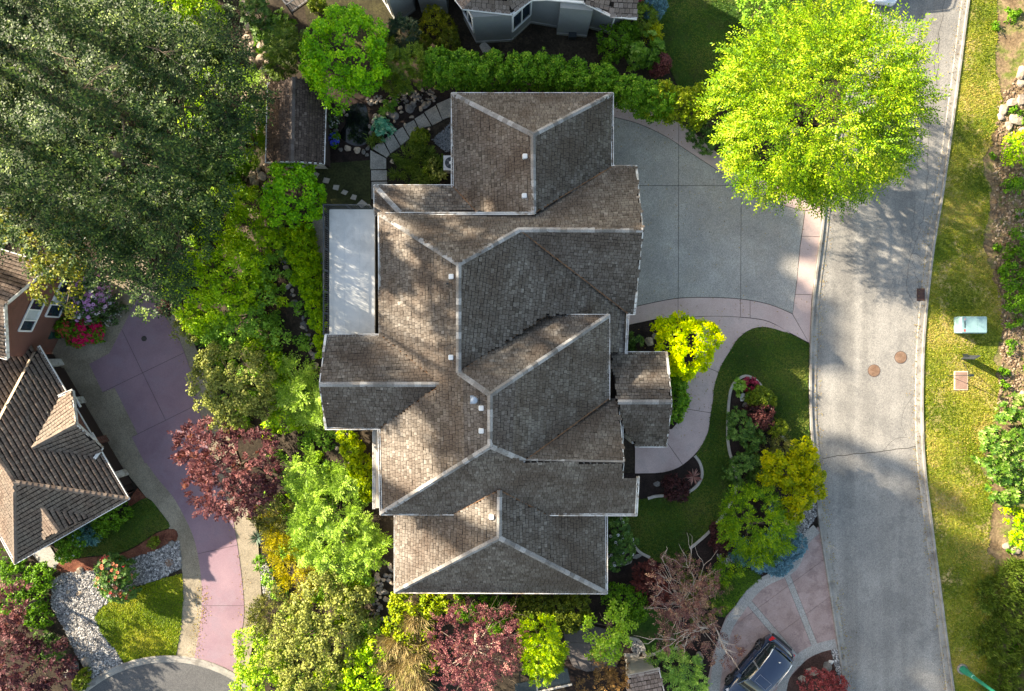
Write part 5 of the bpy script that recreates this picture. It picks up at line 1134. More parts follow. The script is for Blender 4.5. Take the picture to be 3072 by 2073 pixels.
plant('leafy_shrub', 'vivid green bush at the bottom edge left of straw grass', 'shrub', 'bright', [(1090, 1980, 50, .4, .9), (1130, 1940, 40, .5, .8), (1080, 2040, 60, .3, .9), (1150, 2050, 45, .3, .8), (1020, 2060, 50, .2, .8)], trunk=.07)
plant('straw_grass', 'straw coloured drooping grass left of the purple tree', 'plant', 'strawgrass', [(1190, 1930, 45, .4, .5), (1200, 1980, 50, .4, .5), (1250, 1950, 35, .4, .4), (1240, 2030, 45, .3, .4), (1250, 1850, 30, .4, .4)], trunk=0)
plant('yellow_shrub', 'yellow-green shrub mass under the south eave', 'shrub', dict(S['bright'], cols=((.05, .085, .005), (.10, .15, .008), (.17, .21, .014), (.26, .27, .03))), [(1200, 1800, 34, .5, .7), (1240, 1800, 36, .5, .7), (1300, 1810, 36, .5, .7), (1350, 1800, 30, .4, .6), (1195, 1850, 34, .5, .7), (1215, 1890, 34, .5, .7), (1270, 1890, 30, .4, .6), (1260, 1930, 28, .4, .6), (1290, 1990, 30, .4, .6), (1170, 1880, 24, .4, .5)], trunk=.06)
plant('dark_hedge', 'dark green shrubs hard under the south eave', 'hedge', 'ground', [(1400, 1820, 36, .5, .7), (1450, 1825, 36, .5, .7), (1500, 1830, 36, .5, .7), (1490, 1870, 28, .4, .6)], trunk=.05, limbs=False)
plant('olive_hedge', 'broad olive hedge below the south wing right half', 'hedge', dict(S['hedge'], cols=((.025, .042, .006), (.055, .075, .009), (.09, .115, .014), (.14, .15, .03))), [(1570, 1830, 40, 1.0, .8), (1620, 1825, 42, 1.0, .8), (1680, 1825, 42, 1.0, .8), (1730, 1820, 38, 1.0, .8), (1590, 1865, 34, .8, .7), (1650, 1860, 36, .8, .7), (1710, 1855, 36, .8, .7)], trunk=.06, limbs=False)
plant('golden_cypress', 'tall lime golden cypress beside the dark patio', 'tree', dict(S['cedar'], cols=((.05, .10, .004), (.10, .18, .006), (.17, .25, .011), (.26, .31, .02)), cr=.22), [(1620, 1900, 48, 2.6, 1.2), (1645, 1940, 46, 2.2, 1.3), (1610, 1960, 42, 2.0, 1.3), (1640, 1985, 34, 1.7, 1.2), (1620, 2015, 24, 1.4, 1.0), (1600, 1920, 34, 2.0, 1.2), (1658, 1990, 18, 1.5, .9)], trunk=.1)
plant('green_tree', 'light green thin-leaved tree beside the dark patio', 'tree', dict(S['bright'], cover=.7, cols=((.06, .13, .010), (.13, .23, .02), (.21, .32, .04), (.32, .40, .09))), [(1800, 1860, 36, 1.9, .9), (1840, 1855, 32, 2.0, .8), (1830, 1895, 42, 2.2, 1.0), (1790, 1890, 32, 1.7, .8), (1880, 1880, 26, 1.7, .6), (1815, 1935, 38, 1.8, .9), (1850, 1930, 30, 1.7, .8), (1850, 1830, 22, 1.8, .5), (1790, 1950, 24, 1.5, .6)], trunk=.07)
plant('green_shrub', 'dark green bush right of the south wing corner', 'shrub', 'ground', [(1855, 1795, 42, .8, .8), (1895, 1800, 38, .8, .7), (1870, 1835, 36, .7, .7), (1920, 1825, 28, .6, .6)], trunk=.06)
t, B = plant('purple_tree', 'purple leaved tree with bare twigs below the south wing', 'tree', dict(S['plum'], cols=((.03, .009, .013), (.07, .02, .026), (.13, .045, .05), (.23, .12, .105)), cover=1.2), [(1350, 1900, 55, 2.4, .9), (1410, 1880, 62, 2.6, 1.0), (1480, 1880, 62, 2.6, 1.0), (1540, 1910, 48, 2.4, .9), (1370, 1950, 55, 2.3, .9), (1440, 1950, 62, 2.4, 1.0), (1400, 2000, 48, 2.0, .8), (1500, 1970, 48, 2.2, .9), (1380, 2050, 36, 1.8, .7), (1460, 2010, 40, 2, .8), (1340, 2010, 30, 1.7, .6)], trunk=.12, bark=PALEBARK)
rb = random.Random(3)
branches(t, W(1440, 1930, 1.4), [W(1500, 1800, 2.9), W(1540, 1830, 2.9), W(1400, 1830, 3.0), W(1350, 1860, 2.8), W(1560, 1970, 2.8), W(1330, 1960, 2.6), W(1520, 2020, 2.7), W(1390, 2040, 2.4)], .018, rb, BARKM, 1)
t, B = plant('plum_tree', 'sparse coppery plum tree with bare pale limbs by the stamped driveway', 'tree', 'plum', [(2010, 1740, 42, 2.4, .8), (2060, 1720, 40, 2.4, .8), (2010, 1800, 38, 2.5, .8), (2060, 1790, 46, 2.5, .9), (2110, 1740, 36, 2.3, .8), (2000, 1860, 30, 2.2, .6), (2050, 1860, 36, 2.3, .7), (2110, 1850, 36, 2.3, .7), (1990, 1910, 26, 2.0, .5), (2040, 1905, 28, 2.0, .5), (2130, 1900, 32, 2.0, .6), (2180, 1960, 30, 1.9, .5), (2130, 1790, 30, 2.2, .7), (1975, 1820, 22, 2.1, .5), (1980, 1700, 22, 2.0, .5)], trunk=.11, bark=PALEBARK)
branches(t, W(2105, 1840, 1.2), [W(2000, 1690, 2.9), W(2060, 1650, 3.0), W(1985, 1760, 2.9), W(2110, 1700, 2.9), W(1980, 1830, 2.6)], .024, rb, PALEBARK, 1)
branches(t, W(2140, 1870, 2.2), [W(1975, 1922, 2.6), W(2190, 1965, 2.7), W(2060, 1905, 2.7)], .042, rb, PALEBARK, 1)
plant('bronze_shrub', 'bronze brown shrub below the light green tree', 'shrub', 'bronze', [(1830, 1985, 36, 1.0, .7), (1855, 2020, 34, 1.0, .7), (1820, 2050, 40, 1.0, .8), (1780, 2060, 32, .9, .7), (1860, 2065, 30, .9, .6)], trunk=.06)
plant('lace_maple', 'dark crimson lace maple beside the plum tree', 'shrub', dict(S['redmaple'], cols=((.02, .006, .006), (.06, .015, .012), (.13, .035, .028)), cr=.22), [(1945, 1730, 30, .7, .6), (1960, 1765, 30, .7, .6), (1935, 1755, 20, .6, .4)], trunk=.04)
plant('ivy', 'dark ground ivy under the plum tree', 'plant', 'dgreen', [(2090, 1760, 40, .15, .2), (2120, 1830, 36, .15, .2), (2150, 1750, 30, .15, .2), (2040, 1690, 30, .15, .2)], trunk=0)
plant('green_shrub', 'small green shrub by the stamped drive grass', 'shrub', 'fir', [(2185, 1700, 24, .4, .3), (2160, 1720, 24, .4, .3)], trunk=.03)
plant('cedar_shrub', 'fresh green feathery cedar left of the parked blue car', 'shrub', dict(S['fir'], cols=((.05, .11, .03), (.12, .22, .04), (.22, .34, .07), (.34, .42, .12))), [(2020, 1990, 34, .8, .7), (2060, 2010, 36, .8, .7), (2070, 2050, 36, .8, .7), (2020, 2050, 36, .7, .7), (1980, 1990, 28, .6, .6)], trunk=.06)
plant('flame_shrub', 'coral red round shrub in the corner bed at the bottom', 'shrub', dict(S['maroon'], cols=((.07, .012, .014), (.17, .035, .035), (.27, .08, .075)), cr=.18), [(2450, 2055, 46, .7, .7), (2500, 2065, 44, .7, .7), (2470, 2090, 50, .7, .7)], trunk=.05)
# lower neighbour
plant('rhododendron', 'pink and white flowering rhododendron beside brick wall', 'shrub', 'whiteleaf', [(262, 840, 45, -1.2, .7), (275, 890, 52, -1.2, .8), (250, 925, 40, -1.3, .7), (305, 900, 36, -1.4, .6)], trunk=.07, flowers=[((.50, .22, .42), 240, .105), ((.55, .38, .52), 140, .10)])
plant('azalea', 'crimson pink azalea cushion next to brick wall', 'shrub', 'ground', [(262, 985, 40, -1.9, .5), (235, 1005, 34, -2.0, .4), (285, 1000, 28, -2.0, .4)], trunk=.05, flowers=[((.42, .008, .07), 360, .09)])
plant('azalea', 'coral azalea left of the crimson one', 'shrub', 'ground', [(198, 985, 26, -1.9, .5)], trunk=.05, flowers=[((.50, .07, .06), 60, .08)])
plant('daisies', 'scattered tiny white and lilac flowers by rhododendron', 'plant', 'whiteleaf', [(330, 930, 36, -2.3, .15), (315, 950, 30, -2.3, .15)], trunk=0, flowers=[((.55, .6, .66), 170, .035)])
plant('foundation_shrub', 'green shrub along the brick house lower wall', 'shrub', 'ground', [(330, 1550, 36, -1.7, .6), (365, 1535, 26, -1.8, .5), (300, 1580, 28, -1.9, .5)], trunk=.05)
plant('foundation_shrub', 'green shrub with pale blooms at the brick house corner', 'shrub', 'ground', [(215, 1635, 32, -1.7, .6), (200, 1660, 26, -1.8, .5), (235, 1610, 28, -1.8, .5)], trunk=.05, flowers=[((.6, .6, .68), 12, .07)])
plant('teal_shrub', 'dark teal shrub between the two foundation shrubs', 'shrub', 'teal', [(262, 1600, 28, -1.9, .5)], trunk=.04)
plant('groundcover', 'fresh green groundcover beside the gravel at far left', 'plant', 'ground', [(60, 1740, 60, -2.1, .4), (120, 1730, 40, -2.1, .4), (90, 1800, 55, -2.1, .4), (30, 1800, 50, -2.1, .4), (110, 1850, 40, -2.2, .35), (20, 1690, 45, -2.1, .4)], trunk=0)
plant('coral_rhododendron', 'coral orange flowering rhododendron in the river gravel', 'shrub', 'rhodo', [(335, 1700, 36, -1.5, .7), (365, 1720, 34, -1.5, .7), (350, 1760, 36, -1.5, .7), (320, 1740, 26, -1.7, .6), (375, 1770, 30, -1.7, .6)], trunk=.06, flowers=[((.58, .16, .10), 85, .10), ((.55, .03, .05), 14, .10)])
plant('boxwood', 'tiny green boxwood ball on the red bark bed', 'shrub', 'box', [(462, 1628, 14, -2.25, .25)], trunk=.03)
plant('maroon_maple', 'dark maroon tree at the lower left corner', 'tree', dict(S['redmaple'], cols=((.012, .004, .007), (.035, .010, .015), (.07, .025, .030), (.14, .07, .072))), [(40, 1990, 70, -.6, 1.0), (110, 2000, 60, -.7, 1.0), (70, 2060, 70, -.7, 1.0), (160, 2030, 50, -1.0, .8), (180, 1980, 34, -1.2, .6), (10, 1930, 50, -.8, .8)], trunk=.12)
plant('maroon_maple', 'rosy maroon tree at the left edge above the corner one', 'tree', 'redmaple', [(20, 1820, 50, .2, .9), (55, 1800, 34, .1, .7), (30, 1870, 40, 0, .7), (70, 1850, 26, -.2, .5)], trunk=.1)
plant('small_conifer', 'mossy green tuft beside the turning circle kerb', 'plant', 'box', [(255, 2030, 20, -2.2, .3), (240, 2050, 18, -2.2, .3)], trunk=0)
plant('shrub', 'dark shrub hidden behind the maroon corner tree', 'shrub', 'rhodo', [(150, 1950, 34, -1.9, .5), (120, 1930, 30, -2.0, .4)], trunk=.04)
plant('border_shrub', 'dark red shrub under the bright spreading tree', 'shrub', 'maroon', [(505, 925, 24, -1.9, .5), (470, 800, 20, -1.6, .6)], trunk=.04)
plant('grey_shrub', 'grey-green small shrub on the mauve drive edge', 'shrub', 'olive', [(560, 990, 30, -1.7, .6), (590, 1010, 24, -1.6, .5)], trunk=.04)
plant('boxwood', 'dark ball shrub between mauve drive and olive tree', 'shrub', 'box', [(612, 1085, 22, -1.6, .5)], trunk=.04)
plant('border_tuft', 'small bright tuft at the edge of driveway gravel', 'plant', 'ground', [(785, 1690, 18, -1.9, .3)], trunk=0)
# rock wall plants
plant('dark_shrub', 'dark green laurel on top of the rock wall', 'shrub', 'rhodo', [(775, 55, 40, .6, .6), (800, 90, 30, .5, .5), (760, 20, 28, .5, .5)], trunk=.05)
plant('rock_shrub', 'loose green shrubs between rock wall and cedars', 'shrub', 'laurel', [(815, 110, 24, .4, .4), (790, 130, 18, .4, .3), (850, 70, 24, .4, .4)], trunk=.04)
plant('fern', 'light green fern spilling over the rock wall', 'plant', 'sumac', [(770, 240, 22, .2, .3), (755, 250, 18, .0, .3)], trunk=0)
plant('juniper_hedge', 'soft green cypress standing left of the shed', 'shrub', 'fir', [(785, 350, 26, 1.2, .9), (775, 400, 34, 1.3, 1.0), (780, 450, 30, 1.1, .9)], trunk=.06)
plant('forest_shrub', 'bright green bush at the top edge beside the rock wall', 'shrub', 'bright', [(540, 40, 55, .4, 1.2), (600, 20, 45, .3, 1.0), (580, 90, 40, 0, .9), (640, 60, 40, 0, .9), (510, 10, 40, .4, 1)], trunk=.07)
plant('forest_shrub', 'vivid green undergrowth below the dark trees', 'shrub', 'bright', [(600, 330, 40, -1.2, .8), (630, 250, 40, -1.2, .8), (690, 230, 34, -.8, .6), (580, 400, 34, -1.4, .7), (650, 360, 34, -1.2, .6)], trunk=.06)
plant('forest_fern', 'small sunlit ferns at the foot of the rock wall', 'plant', 'ground', [(735, 500, 26, -.4, .4), (700, 450, 26, -1.0, .4), (730, 330, 20, -.8, .4), (690, 520, 34, -1.0, .5)], trunk=0)
# dark woodland at the upper left, tall enough to shade the house
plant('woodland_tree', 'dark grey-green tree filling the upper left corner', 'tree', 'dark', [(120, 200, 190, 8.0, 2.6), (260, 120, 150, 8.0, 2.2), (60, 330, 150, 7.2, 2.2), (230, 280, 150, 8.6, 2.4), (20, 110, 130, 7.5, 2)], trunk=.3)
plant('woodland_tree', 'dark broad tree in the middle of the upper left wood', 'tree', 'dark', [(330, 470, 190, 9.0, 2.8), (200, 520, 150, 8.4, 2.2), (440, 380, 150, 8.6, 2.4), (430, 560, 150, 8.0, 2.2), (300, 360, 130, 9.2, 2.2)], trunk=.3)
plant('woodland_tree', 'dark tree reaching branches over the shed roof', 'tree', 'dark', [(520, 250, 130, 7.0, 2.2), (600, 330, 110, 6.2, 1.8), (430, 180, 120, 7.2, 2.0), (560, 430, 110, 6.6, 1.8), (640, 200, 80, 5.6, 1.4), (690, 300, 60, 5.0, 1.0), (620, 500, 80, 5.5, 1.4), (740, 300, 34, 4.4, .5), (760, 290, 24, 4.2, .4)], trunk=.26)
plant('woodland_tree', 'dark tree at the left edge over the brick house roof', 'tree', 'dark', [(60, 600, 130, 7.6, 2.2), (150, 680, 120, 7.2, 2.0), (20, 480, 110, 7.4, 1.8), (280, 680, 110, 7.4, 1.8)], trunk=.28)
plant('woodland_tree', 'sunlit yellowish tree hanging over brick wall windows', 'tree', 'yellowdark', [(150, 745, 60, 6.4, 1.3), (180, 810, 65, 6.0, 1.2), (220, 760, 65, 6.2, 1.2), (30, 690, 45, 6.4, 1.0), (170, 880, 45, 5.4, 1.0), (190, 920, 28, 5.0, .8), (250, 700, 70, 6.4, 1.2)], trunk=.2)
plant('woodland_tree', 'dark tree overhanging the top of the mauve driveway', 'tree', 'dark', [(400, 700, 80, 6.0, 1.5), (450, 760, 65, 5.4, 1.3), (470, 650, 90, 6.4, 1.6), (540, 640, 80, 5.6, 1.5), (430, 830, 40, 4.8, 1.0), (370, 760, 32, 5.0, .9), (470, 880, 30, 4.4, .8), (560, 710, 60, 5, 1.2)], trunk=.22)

# deep crowns under the top ones close the wood
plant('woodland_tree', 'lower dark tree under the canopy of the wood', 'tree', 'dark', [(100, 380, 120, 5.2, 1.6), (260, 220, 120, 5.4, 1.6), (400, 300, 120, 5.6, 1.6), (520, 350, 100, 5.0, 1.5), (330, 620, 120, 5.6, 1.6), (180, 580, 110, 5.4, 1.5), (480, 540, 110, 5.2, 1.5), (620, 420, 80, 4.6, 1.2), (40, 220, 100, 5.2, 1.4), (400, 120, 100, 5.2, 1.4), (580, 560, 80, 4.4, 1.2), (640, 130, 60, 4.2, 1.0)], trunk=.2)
rf = random.Random(12); fr = []
for x, y in spline([(180, 60), (330, 70), (470, 90), (600, 130), (700, 250), (700, 380), (690, 500), (620, 600), (560, 720), (470, 880), (420, 800), (350, 800), (250, 720)], 3, False):
    fr.append((x + rf.uniform(-25, 25), y + rf.uniform(-25, 25), rf.uniform(20, 46), rf.uniform(4.2, 6.0), .8))
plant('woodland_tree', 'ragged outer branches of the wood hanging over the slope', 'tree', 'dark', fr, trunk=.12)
# low cover that hides the soil of the slope and of the wood floor: one mass nobody could count
def ground_mass(name, label, px, n, style, seed, rr=(16, 30), h=.35, dz=.1):
    r = np.random.default_rng(seed); a = np.array(px); q = r.uniform(a.min(0), a.max(0), (n * 4, 2)); q = q[inpoly(q[:, 0], q[:, 1], px)][:n]; B = []
    for x, y in q:
        p = G(x, y, dz); s = r.uniform(*rr) * MPP; B.append((p, s, s, h * r.uniform(.6, 1.3)))
    Vs = []; Rs = []
    for i in range(0, len(B), 12):
        V, F, rv = foliage(B[i:i + 12], S[style] if isinstance(style, str) else style, seed * 100 + i); Vs.append(V); Rs.append(rv)
    V = np.concatenate(Vs); V[:, 2] = np.maximum(V[:, 2], terr(V[:, 0], V[:, 1]) + .01)
    st = S[style] if isinstance(style, str) else style
    tag(obj(name, V, np.arange(len(V)).reshape(-1, 4), leafmat(st['cols'], st['tr']), rnd=np.concatenate(Rs)), label, 'groundcover', None, 'stuff')
slope = [(640, 560), (830, 560), (850, 700), (900, 900), (955, 1120), (1000, 1300), (1110, 1500), (1130, 1700), (1120, 1860), (1180, 1900), (1180, 2073), (760, 2073), (860, 1880), (800, 1700), (800, 1540), (840, 1440), (760, 1300), (640, 1180), (620, 1050), (560, 930), (500, 830), (560, 700)]
ground_mass('undergrowth', 'mixed green undergrowth covering the slope left of the house', slope, 150, dict(S['brightb'], cr=.3, cover=.8), 31)
ground_mass('undergrowth', 'pale yellow-green weeds scattered over the sunny slope', slope, 70, dict(S['bright'], cr=.28, cover=.8), 32)
wood = [(-150, -120), (680, -120), (700, 300), (690, 560), (560, 720), (470, 830), (330, 740), (120, 700), (-150, 700)]
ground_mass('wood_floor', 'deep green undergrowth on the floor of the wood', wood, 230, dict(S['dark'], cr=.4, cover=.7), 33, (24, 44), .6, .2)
ground_mass('bank_weeds', 'scattered green weeds on the dry bank', [(2960, 0), (3110, 0), (3110, 2073), (2990, 2073), (2960, 1500), (2990, 1000)], 46, dict(S['ground'], cr=.2, cover=.8), 34, (6, 18), .2, .05)

# bare pale limbs showing in the dark wood
rbw = random.Random(9)
for lab, org, tg in (('dark grey-green tree filling the upper left corner', W(150, 150, 8.5), [W(220, 170, 10.3), W(90, 140, 9.8), W(30, 300, 9.2), W(300, 80, 9.6)]),
                     ('dark broad tree in the middle of the upper left wood', W(250, 265, 9.5), [W(355, 300, 11), W(360, 190, 11), W(440, 500, 10.6), W(180, 460, 10.2), W(330, 560, 11)]),
                     ('dark tree reaching branches over the shed roof', W(440, 140, 8), [W(545, 150, 9), W(560, 200, 9.2), W(540, 230, 8.8), W(690, 530, 6.5), W(640, 420, 7)])):
    branches(PL[lab], org, tg[:2], .022, rbw, BARKM, 1)

# tall trees standing outside the picture on the sunny side; their shade falls across the house and street
def offtree(x, y, z0, z1, r, st, label, seed, trunk=.35, n=18, cov=.9):
    g = float(terr(x, y)); rng = random.Random(seed); B = []
    for k in range(n):
        t = rng.uniform(0, 6.28); q = rng.uniform(.15, .75) * r; s = r * (rng.uniform(.16, .27) if n in (7, 9, 5) else rng.uniform(.3, .5)); z = rng.uniform(z0 + s * .8, z1 - s * .8)
        B.append((np.array((x + q * math.cos(t), y + q * math.sin(t), z)), s, s, s * 1.2))
    base = np.array((x, y, g)); o = thing('tall_tree', label, 'tree', base, 'tall trees outside the frame')
    V, F, rv = foliage(B, dict(S[st], mode='round', cr=.7, ln=.5, wd=.38, per=22, cover=cov, low=-1), seed)
    obj('crown', V, F, leafmat(S[st]['cols'], .25), o, rnd=rv); trunk_mesh(base, B, trunk, rng, True, BARKM, o)
OFF = [(-35, 13.0, 15, 20, 2.6, 6), (-32, 17.6, 15, 23, 3.4, 5), (-33, 21.6, 16, 23.5, 3.4, 7), (-31, 25.2, 16, 23, 3.8, 7), (-33, 29.5, 15, 23.5, 4.0, 20), (-31, 34.0, 14, 21, 4.0, 14),
       (-41, 33, 18, 24.5, 4.2, 18), (-46, 13.5, 26, 37, 4.0, 13), (-45, 18.5, 26, 37, 4.2, 9), (-48, 23, 28, 38, 3.8, 12), (-47, 26.8, 28, 36, 3.0, 8), (-55, 17.5, 31, 41, 4.0, 12), (-56, 24, 32, 42, 4.0, 12)]
for i, (x, y, z0, z1, r, nn) in enumerate(OFF): offtree(x, y, z0, z1, r, 'dark', 'tall dark tree standing outside the picture to the upper left', 500 + i, n=nn, cov=1.4)

# ================================================================ rocks, pond, garden pieces
ROCKM = []
def rock_mesh(seed, mat, lumpy=.22):
    r = np.random.default_rng(seed); import bmesh
    bm = bmesh.new(); bmesh.ops.create_icosphere(bm, subdivisions=2, radius=1)
    d = unit(r.normal(size=(13, 3))); lim = r.uniform(.5, .85, 13)
    for v in bm.verts:
        p = np.array(v.co)
        for k in range(13):
            q = p.dot(d[k])
            if q > lim[k]: p = p - d[k] * (q - lim[k])
        v.co = p * (1 + r.normal(0, .02))
    me = bpy.data.meshes.new('stone'); bm.to_mesh(me); bm.free(); me.materials.append(mat); return me
SAND = [rock_mesh(i, ROCK) for i in range(6)]; GREY = [rock_mesh(20 + i, ROCKG) for i in range(6)]
WHITER = [rock_mesh(40 + i, grainy('white_rock', (.42, .41, .39), (.62, .60, .57), 1.5, 9, .9, .25, bmp=.6)) for i in range(2)]
rk = random.Random(21)
def stone(parent, px, py, r, dz=0, pool=SAND, flat=.6, name='stone'):
    p = G(px, py, dz); s = r * MPP
    M = Matrix.Translation(Vector(p)) @ Matrix.Rotation(rk.uniform(0, 6.28), 4, 'Z') @ Matrix.Diagonal((s * rk.uniform(.85, 1.2), s * rk.uniform(.75, 1.0), s * flat, 1))
    return place(name, rk.choice(pool), M, parent)
rw = thing('rock_wall', 'pale boulder retaining wall running down beside the wood', 'rock wall', G(745, 250))
for x, y, r in ((735, 15, 18), (745, 50, 20), (752, 85, 22), (768, 85, 16), (748, 115, 16), (775, 100, 14), (790, 95, 18), (762, 140, 18), (785, 140, 22), (800, 155, 16), (785, 178, 22), (805, 195, 18), (795, 215, 18), (730, 262, 20), (745, 280, 18), (735, 300, 16), (765, 275, 16), (728, 355, 16), (735, 375, 14), (728, 395, 15), (740, 410, 16), (726, 425, 14), (730, 450, 15), (722, 475, 15), (735, 490, 14), (760, 530, 20), (790, 530, 16), (770, 550, 16), (800, 560, 14), (755, 165, 16), (815, 230, 14), (748, 320, 14), (745, 340, 15), (720, 500, 14), (778, 515, 15)):
    stone(rw, x, y, r, .1)
for k in range(40): stone(rw, rk.uniform(720, 800), rk.uniform(0, 560), rk.uniform(5, 10), .02)
lr = thing('rock_edge', 'broken grey and tan stones edging the slope by the deck hedge', 'rocks', G(880, 850))
for x, y in spline([(845, 690), (848, 730), (862, 790), (875, 840), (890, 900), (915, 960), (930, 1000), (945, 1060), (955, 1110)], 6, False):
    stone(lr, x - 6 + rk.uniform(-9, 5), y + rk.uniform(-6, 6), rk.uniform(5, 11), .02, rk.choice((SAND, GREY)))
sr_ = thing('rock_pile', 'brown stone pile at the lower left corner of south wing', 'rocks', G(1140, 1740))
for k in range(46): stone(sr_, rk.uniform(1115, 1180), rk.uniform(1680, 1860), rk.uniform(6, 13), .05, rk.choice((SAND, GREY)))
sd_ = thing('rock_slope', 'weathered stones showing between sumac and hedge', 'rocks', G(1040, 1400))
for k in range(30): stone(sd_, rk.uniform(1000, 1060), rk.uniform(1290, 1480), rk.uniform(4, 9), .03, rk.choice((SAND, GREY)))
def single_rock(x, y, r, label, pool=SAND, flat=.55, dz=.05, n=1, pts=None):
    t = thing('boulder', label, 'boulder', G(x, y))
    stone(t, x, y, r, dz, pool, flat)
    return t
single_rock(1948, 1025, 17, 'large tan boulder in the dark entry bed'); single_rock(1963, 1008, 11, 'smaller tan boulder touching the larger one in entry bed')
single_rock(2012, 1122, 9, 'flat pale stone beside the porch gutter corner', WHITER)
single_rock(2215, 1160, 15, 'white boulder behind the bright green leafy plant', WHITER); single_rock(2228, 1192, 15, 'white boulder below the bright green leafy plant', WHITER); single_rock(2237, 1212, 14, 'grey-white boulder above the upper rhododendron', GREY)
single_rock(1970, 1450, 12, 'dark square stone in the bed south of the porch', GREY, .3)
single_rock(2438, 2012, 20, 'flat pink-grey boulder in the corner bed', SAND, .4); single_rock(2480, 2000, 18, 'mossy green boulder in the corner bed', GREY); single_rock(2405, 2035, 14, 'small tan boulder at left of corner bed', SAND); single_rock(2492, 1985, 12, 'pale lichen boulder nearest the kerb gravel', WHITER)
single_rock(2092, 1982, 20, 'large tan rock beside the short concrete pipe', SAND)
for x, y, r, l in ((240, 1710, 16, 'orange-tan rock at the top of river gravel'), (240, 1782, 12, 'round brown stone lying on the river gravel'), (205, 1775, 9, 'pale driftwood-like stone on the river gravel'), (515, 1628, 14, 'grey rock where bark bed meets driveway border'), (262, 1985, 24, 'large dark flat rock at the bottom of gravel'), (225, 1995, 20, 'tan boulder beside the large dark flat rock'), (205, 2020, 18, 'grey boulder under the maroon corner tree'), (140, 1905, 14, 'long tan stone above the maroon corner tree')):
    single_rock(x, y, r, l, GREY if 'grey' in l or 'dark' in l else SAND)
br = thing('bank_rocks', 'tan rocks breaking through the dry bank at right', 'rocks', G(3020, 320))
for x, y, r in ((3010, 330, 22), (3048, 360, 26), (3035, 310, 18), (3060, 300, 20), (3025, 380, 18), (3060, 220, 24), (3000, 350, 14), (3065, 395, 16), (3060, 250, 14), (3068, 700, 20), (3055, 640, 18), (3020, 1640, 20), (3045, 1650, 18), (3068, 1180, 14)): stone(br, x, y, r, .05)
# pond
wat, n_, l_, bs_ = nt('pond_water'); bs_.inputs['Base Color'].default_value = (.004, .006, .007, 1); bs_.inputs['Roughness'].default_value = .06
q_ = noise(n_, l_, 4, 3); bump(n_, l_, q_.outputs[0], bs_, .08, .02)
Zp = lambda x, y: (960 + x / 4.238, 230 + y / 4.238)
pond = sheet('pond', spline([Zp(*p) for p in ((610, 480), (620, 650), (600, 800), (560, 865), (430, 875), (300, 810), (250, 730), (320, 600), (320, 440), (420, 350), (560, 345))], 4), -.02, wat, skirt=.3)
sheet('pond_bed', spline([(970, 310), (1100, 290), (1200, 255), (1310, 250), (1350, 300), (1260, 360), (1150, 440), (1110, 460), (1100, 480), (990, 480), (975, 400)], 4), -.03, DARK_MULCH)
pr = thing('pond_rocks', 'ring of grey and tan rocks around the dark pond', 'rocks', G(1060, 380))
for x, y, r, t in ((260, 930, 9, 1), (355, 910, 12, 0), (470, 935, 13, 0), (555, 960, 10, 1), (610, 910, 9, 1), (600, 1000, 7, 1), (200, 690, 9, 1), (300, 440, 9, 0), (340, 490, 8, 1), (640, 640, 9, 1), (650, 720, 10, 1), (680, 580, 9, 1), (700, 500, 9, 0), (760, 500, 9, 0), (800, 510, 8, 1), (870, 480, 12, 1), (950, 500, 16, 1), (1020, 400, 9, 0), (1035, 455, 6, 0), (1140, 400, 20, 1), (1170, 360, 16, 1), (1285, 410, 10, 0), (1340, 360, 16, 1), (1380, 340, 12, 1), (1165, 515, 8, 0), (945, 570, 6, 0), (900, 620, 8, 1), (920, 1080, 9, 0), (1390, 670, 7, 0), (1080, 610, 6, 0), (1500, 1310, 9, 0)):
    stone(pr, *Zp(x, y), r, .03, GREY if t else SAND, .5)
for k in range(110):
    t = rk.random(); x = 590 + t * 880; y = 300 - t * 90 + rk.uniform(-70, 110) * (.6 + .4 * t)
    stone(pr, *Zp(x, y), rk.uniform(3, 7), .02, rk.choice((GREY, GREY, SAND)), .6)
# slab path
sp = thing('slab_path', 'angled row of large concrete slabs beside the pond', 'path', G(1200, 420))
for q in ([(1480, 350), (1680, 262), (1680, 500), (1560, 550)], [(1325, 452), (1470, 368), (1556, 556), (1430, 622)], [(1203, 538), (1318, 466), (1418, 628), (1262, 664)], [(1060, 622), (1195, 553), (1252, 668), (1146, 775)], [(935, 712), (1052, 640), (1140, 786), (1030, 882)], [(807, 800), (928, 730), (1022, 892), (897, 980)], [(650, 905), (800, 822), (890, 990), (850, 1030)], [(640, 935), (843, 1042), (845, 1178), (640, 1180)], [(650, 1192), (850, 1190), (855, 1320), (650, 1325)], [(655, 1337), (855, 1335), (855, 1560), (655, 1560)]):
    c = np.mean(q, 0); sheet('slab', [Zp(*(c + (np.array(p) - c) * .985)) for p in q], .05, SLABCON, sp)
ss = thing('stepping_stones', 'line of pale stepping stones across the shaded lawn', 'path', G(1010, 570))
for x, y, s, a in ((905, 508, 13, .5), (945, 525, 13, .6), (978, 542, 12, .4), (1008, 562, 11, .3), (1033, 577, 11, .6), (1062, 592, 11, .4), (1086, 612, 13, .8)):
    r_ = random.Random(x); sheet('step', [(x + s * 1.2 * r_.uniform(.75, 1.05) * math.cos(t + a), y + s * r_.uniform(.75, 1.05) * math.sin(t + a)) for t in (.7, 2.3, 3.9, 5.4)], .03, EDGING, ss)
sheet('shade_lawn', [(905, 490), (985, 490), (1110, 480), (1112, 640), (975, 640), (940, 600), (900, 520)], -.005, grainy('thin_turf', (.022, .028, .010), (.05, .055, .02), .8, 8, .95, .5))
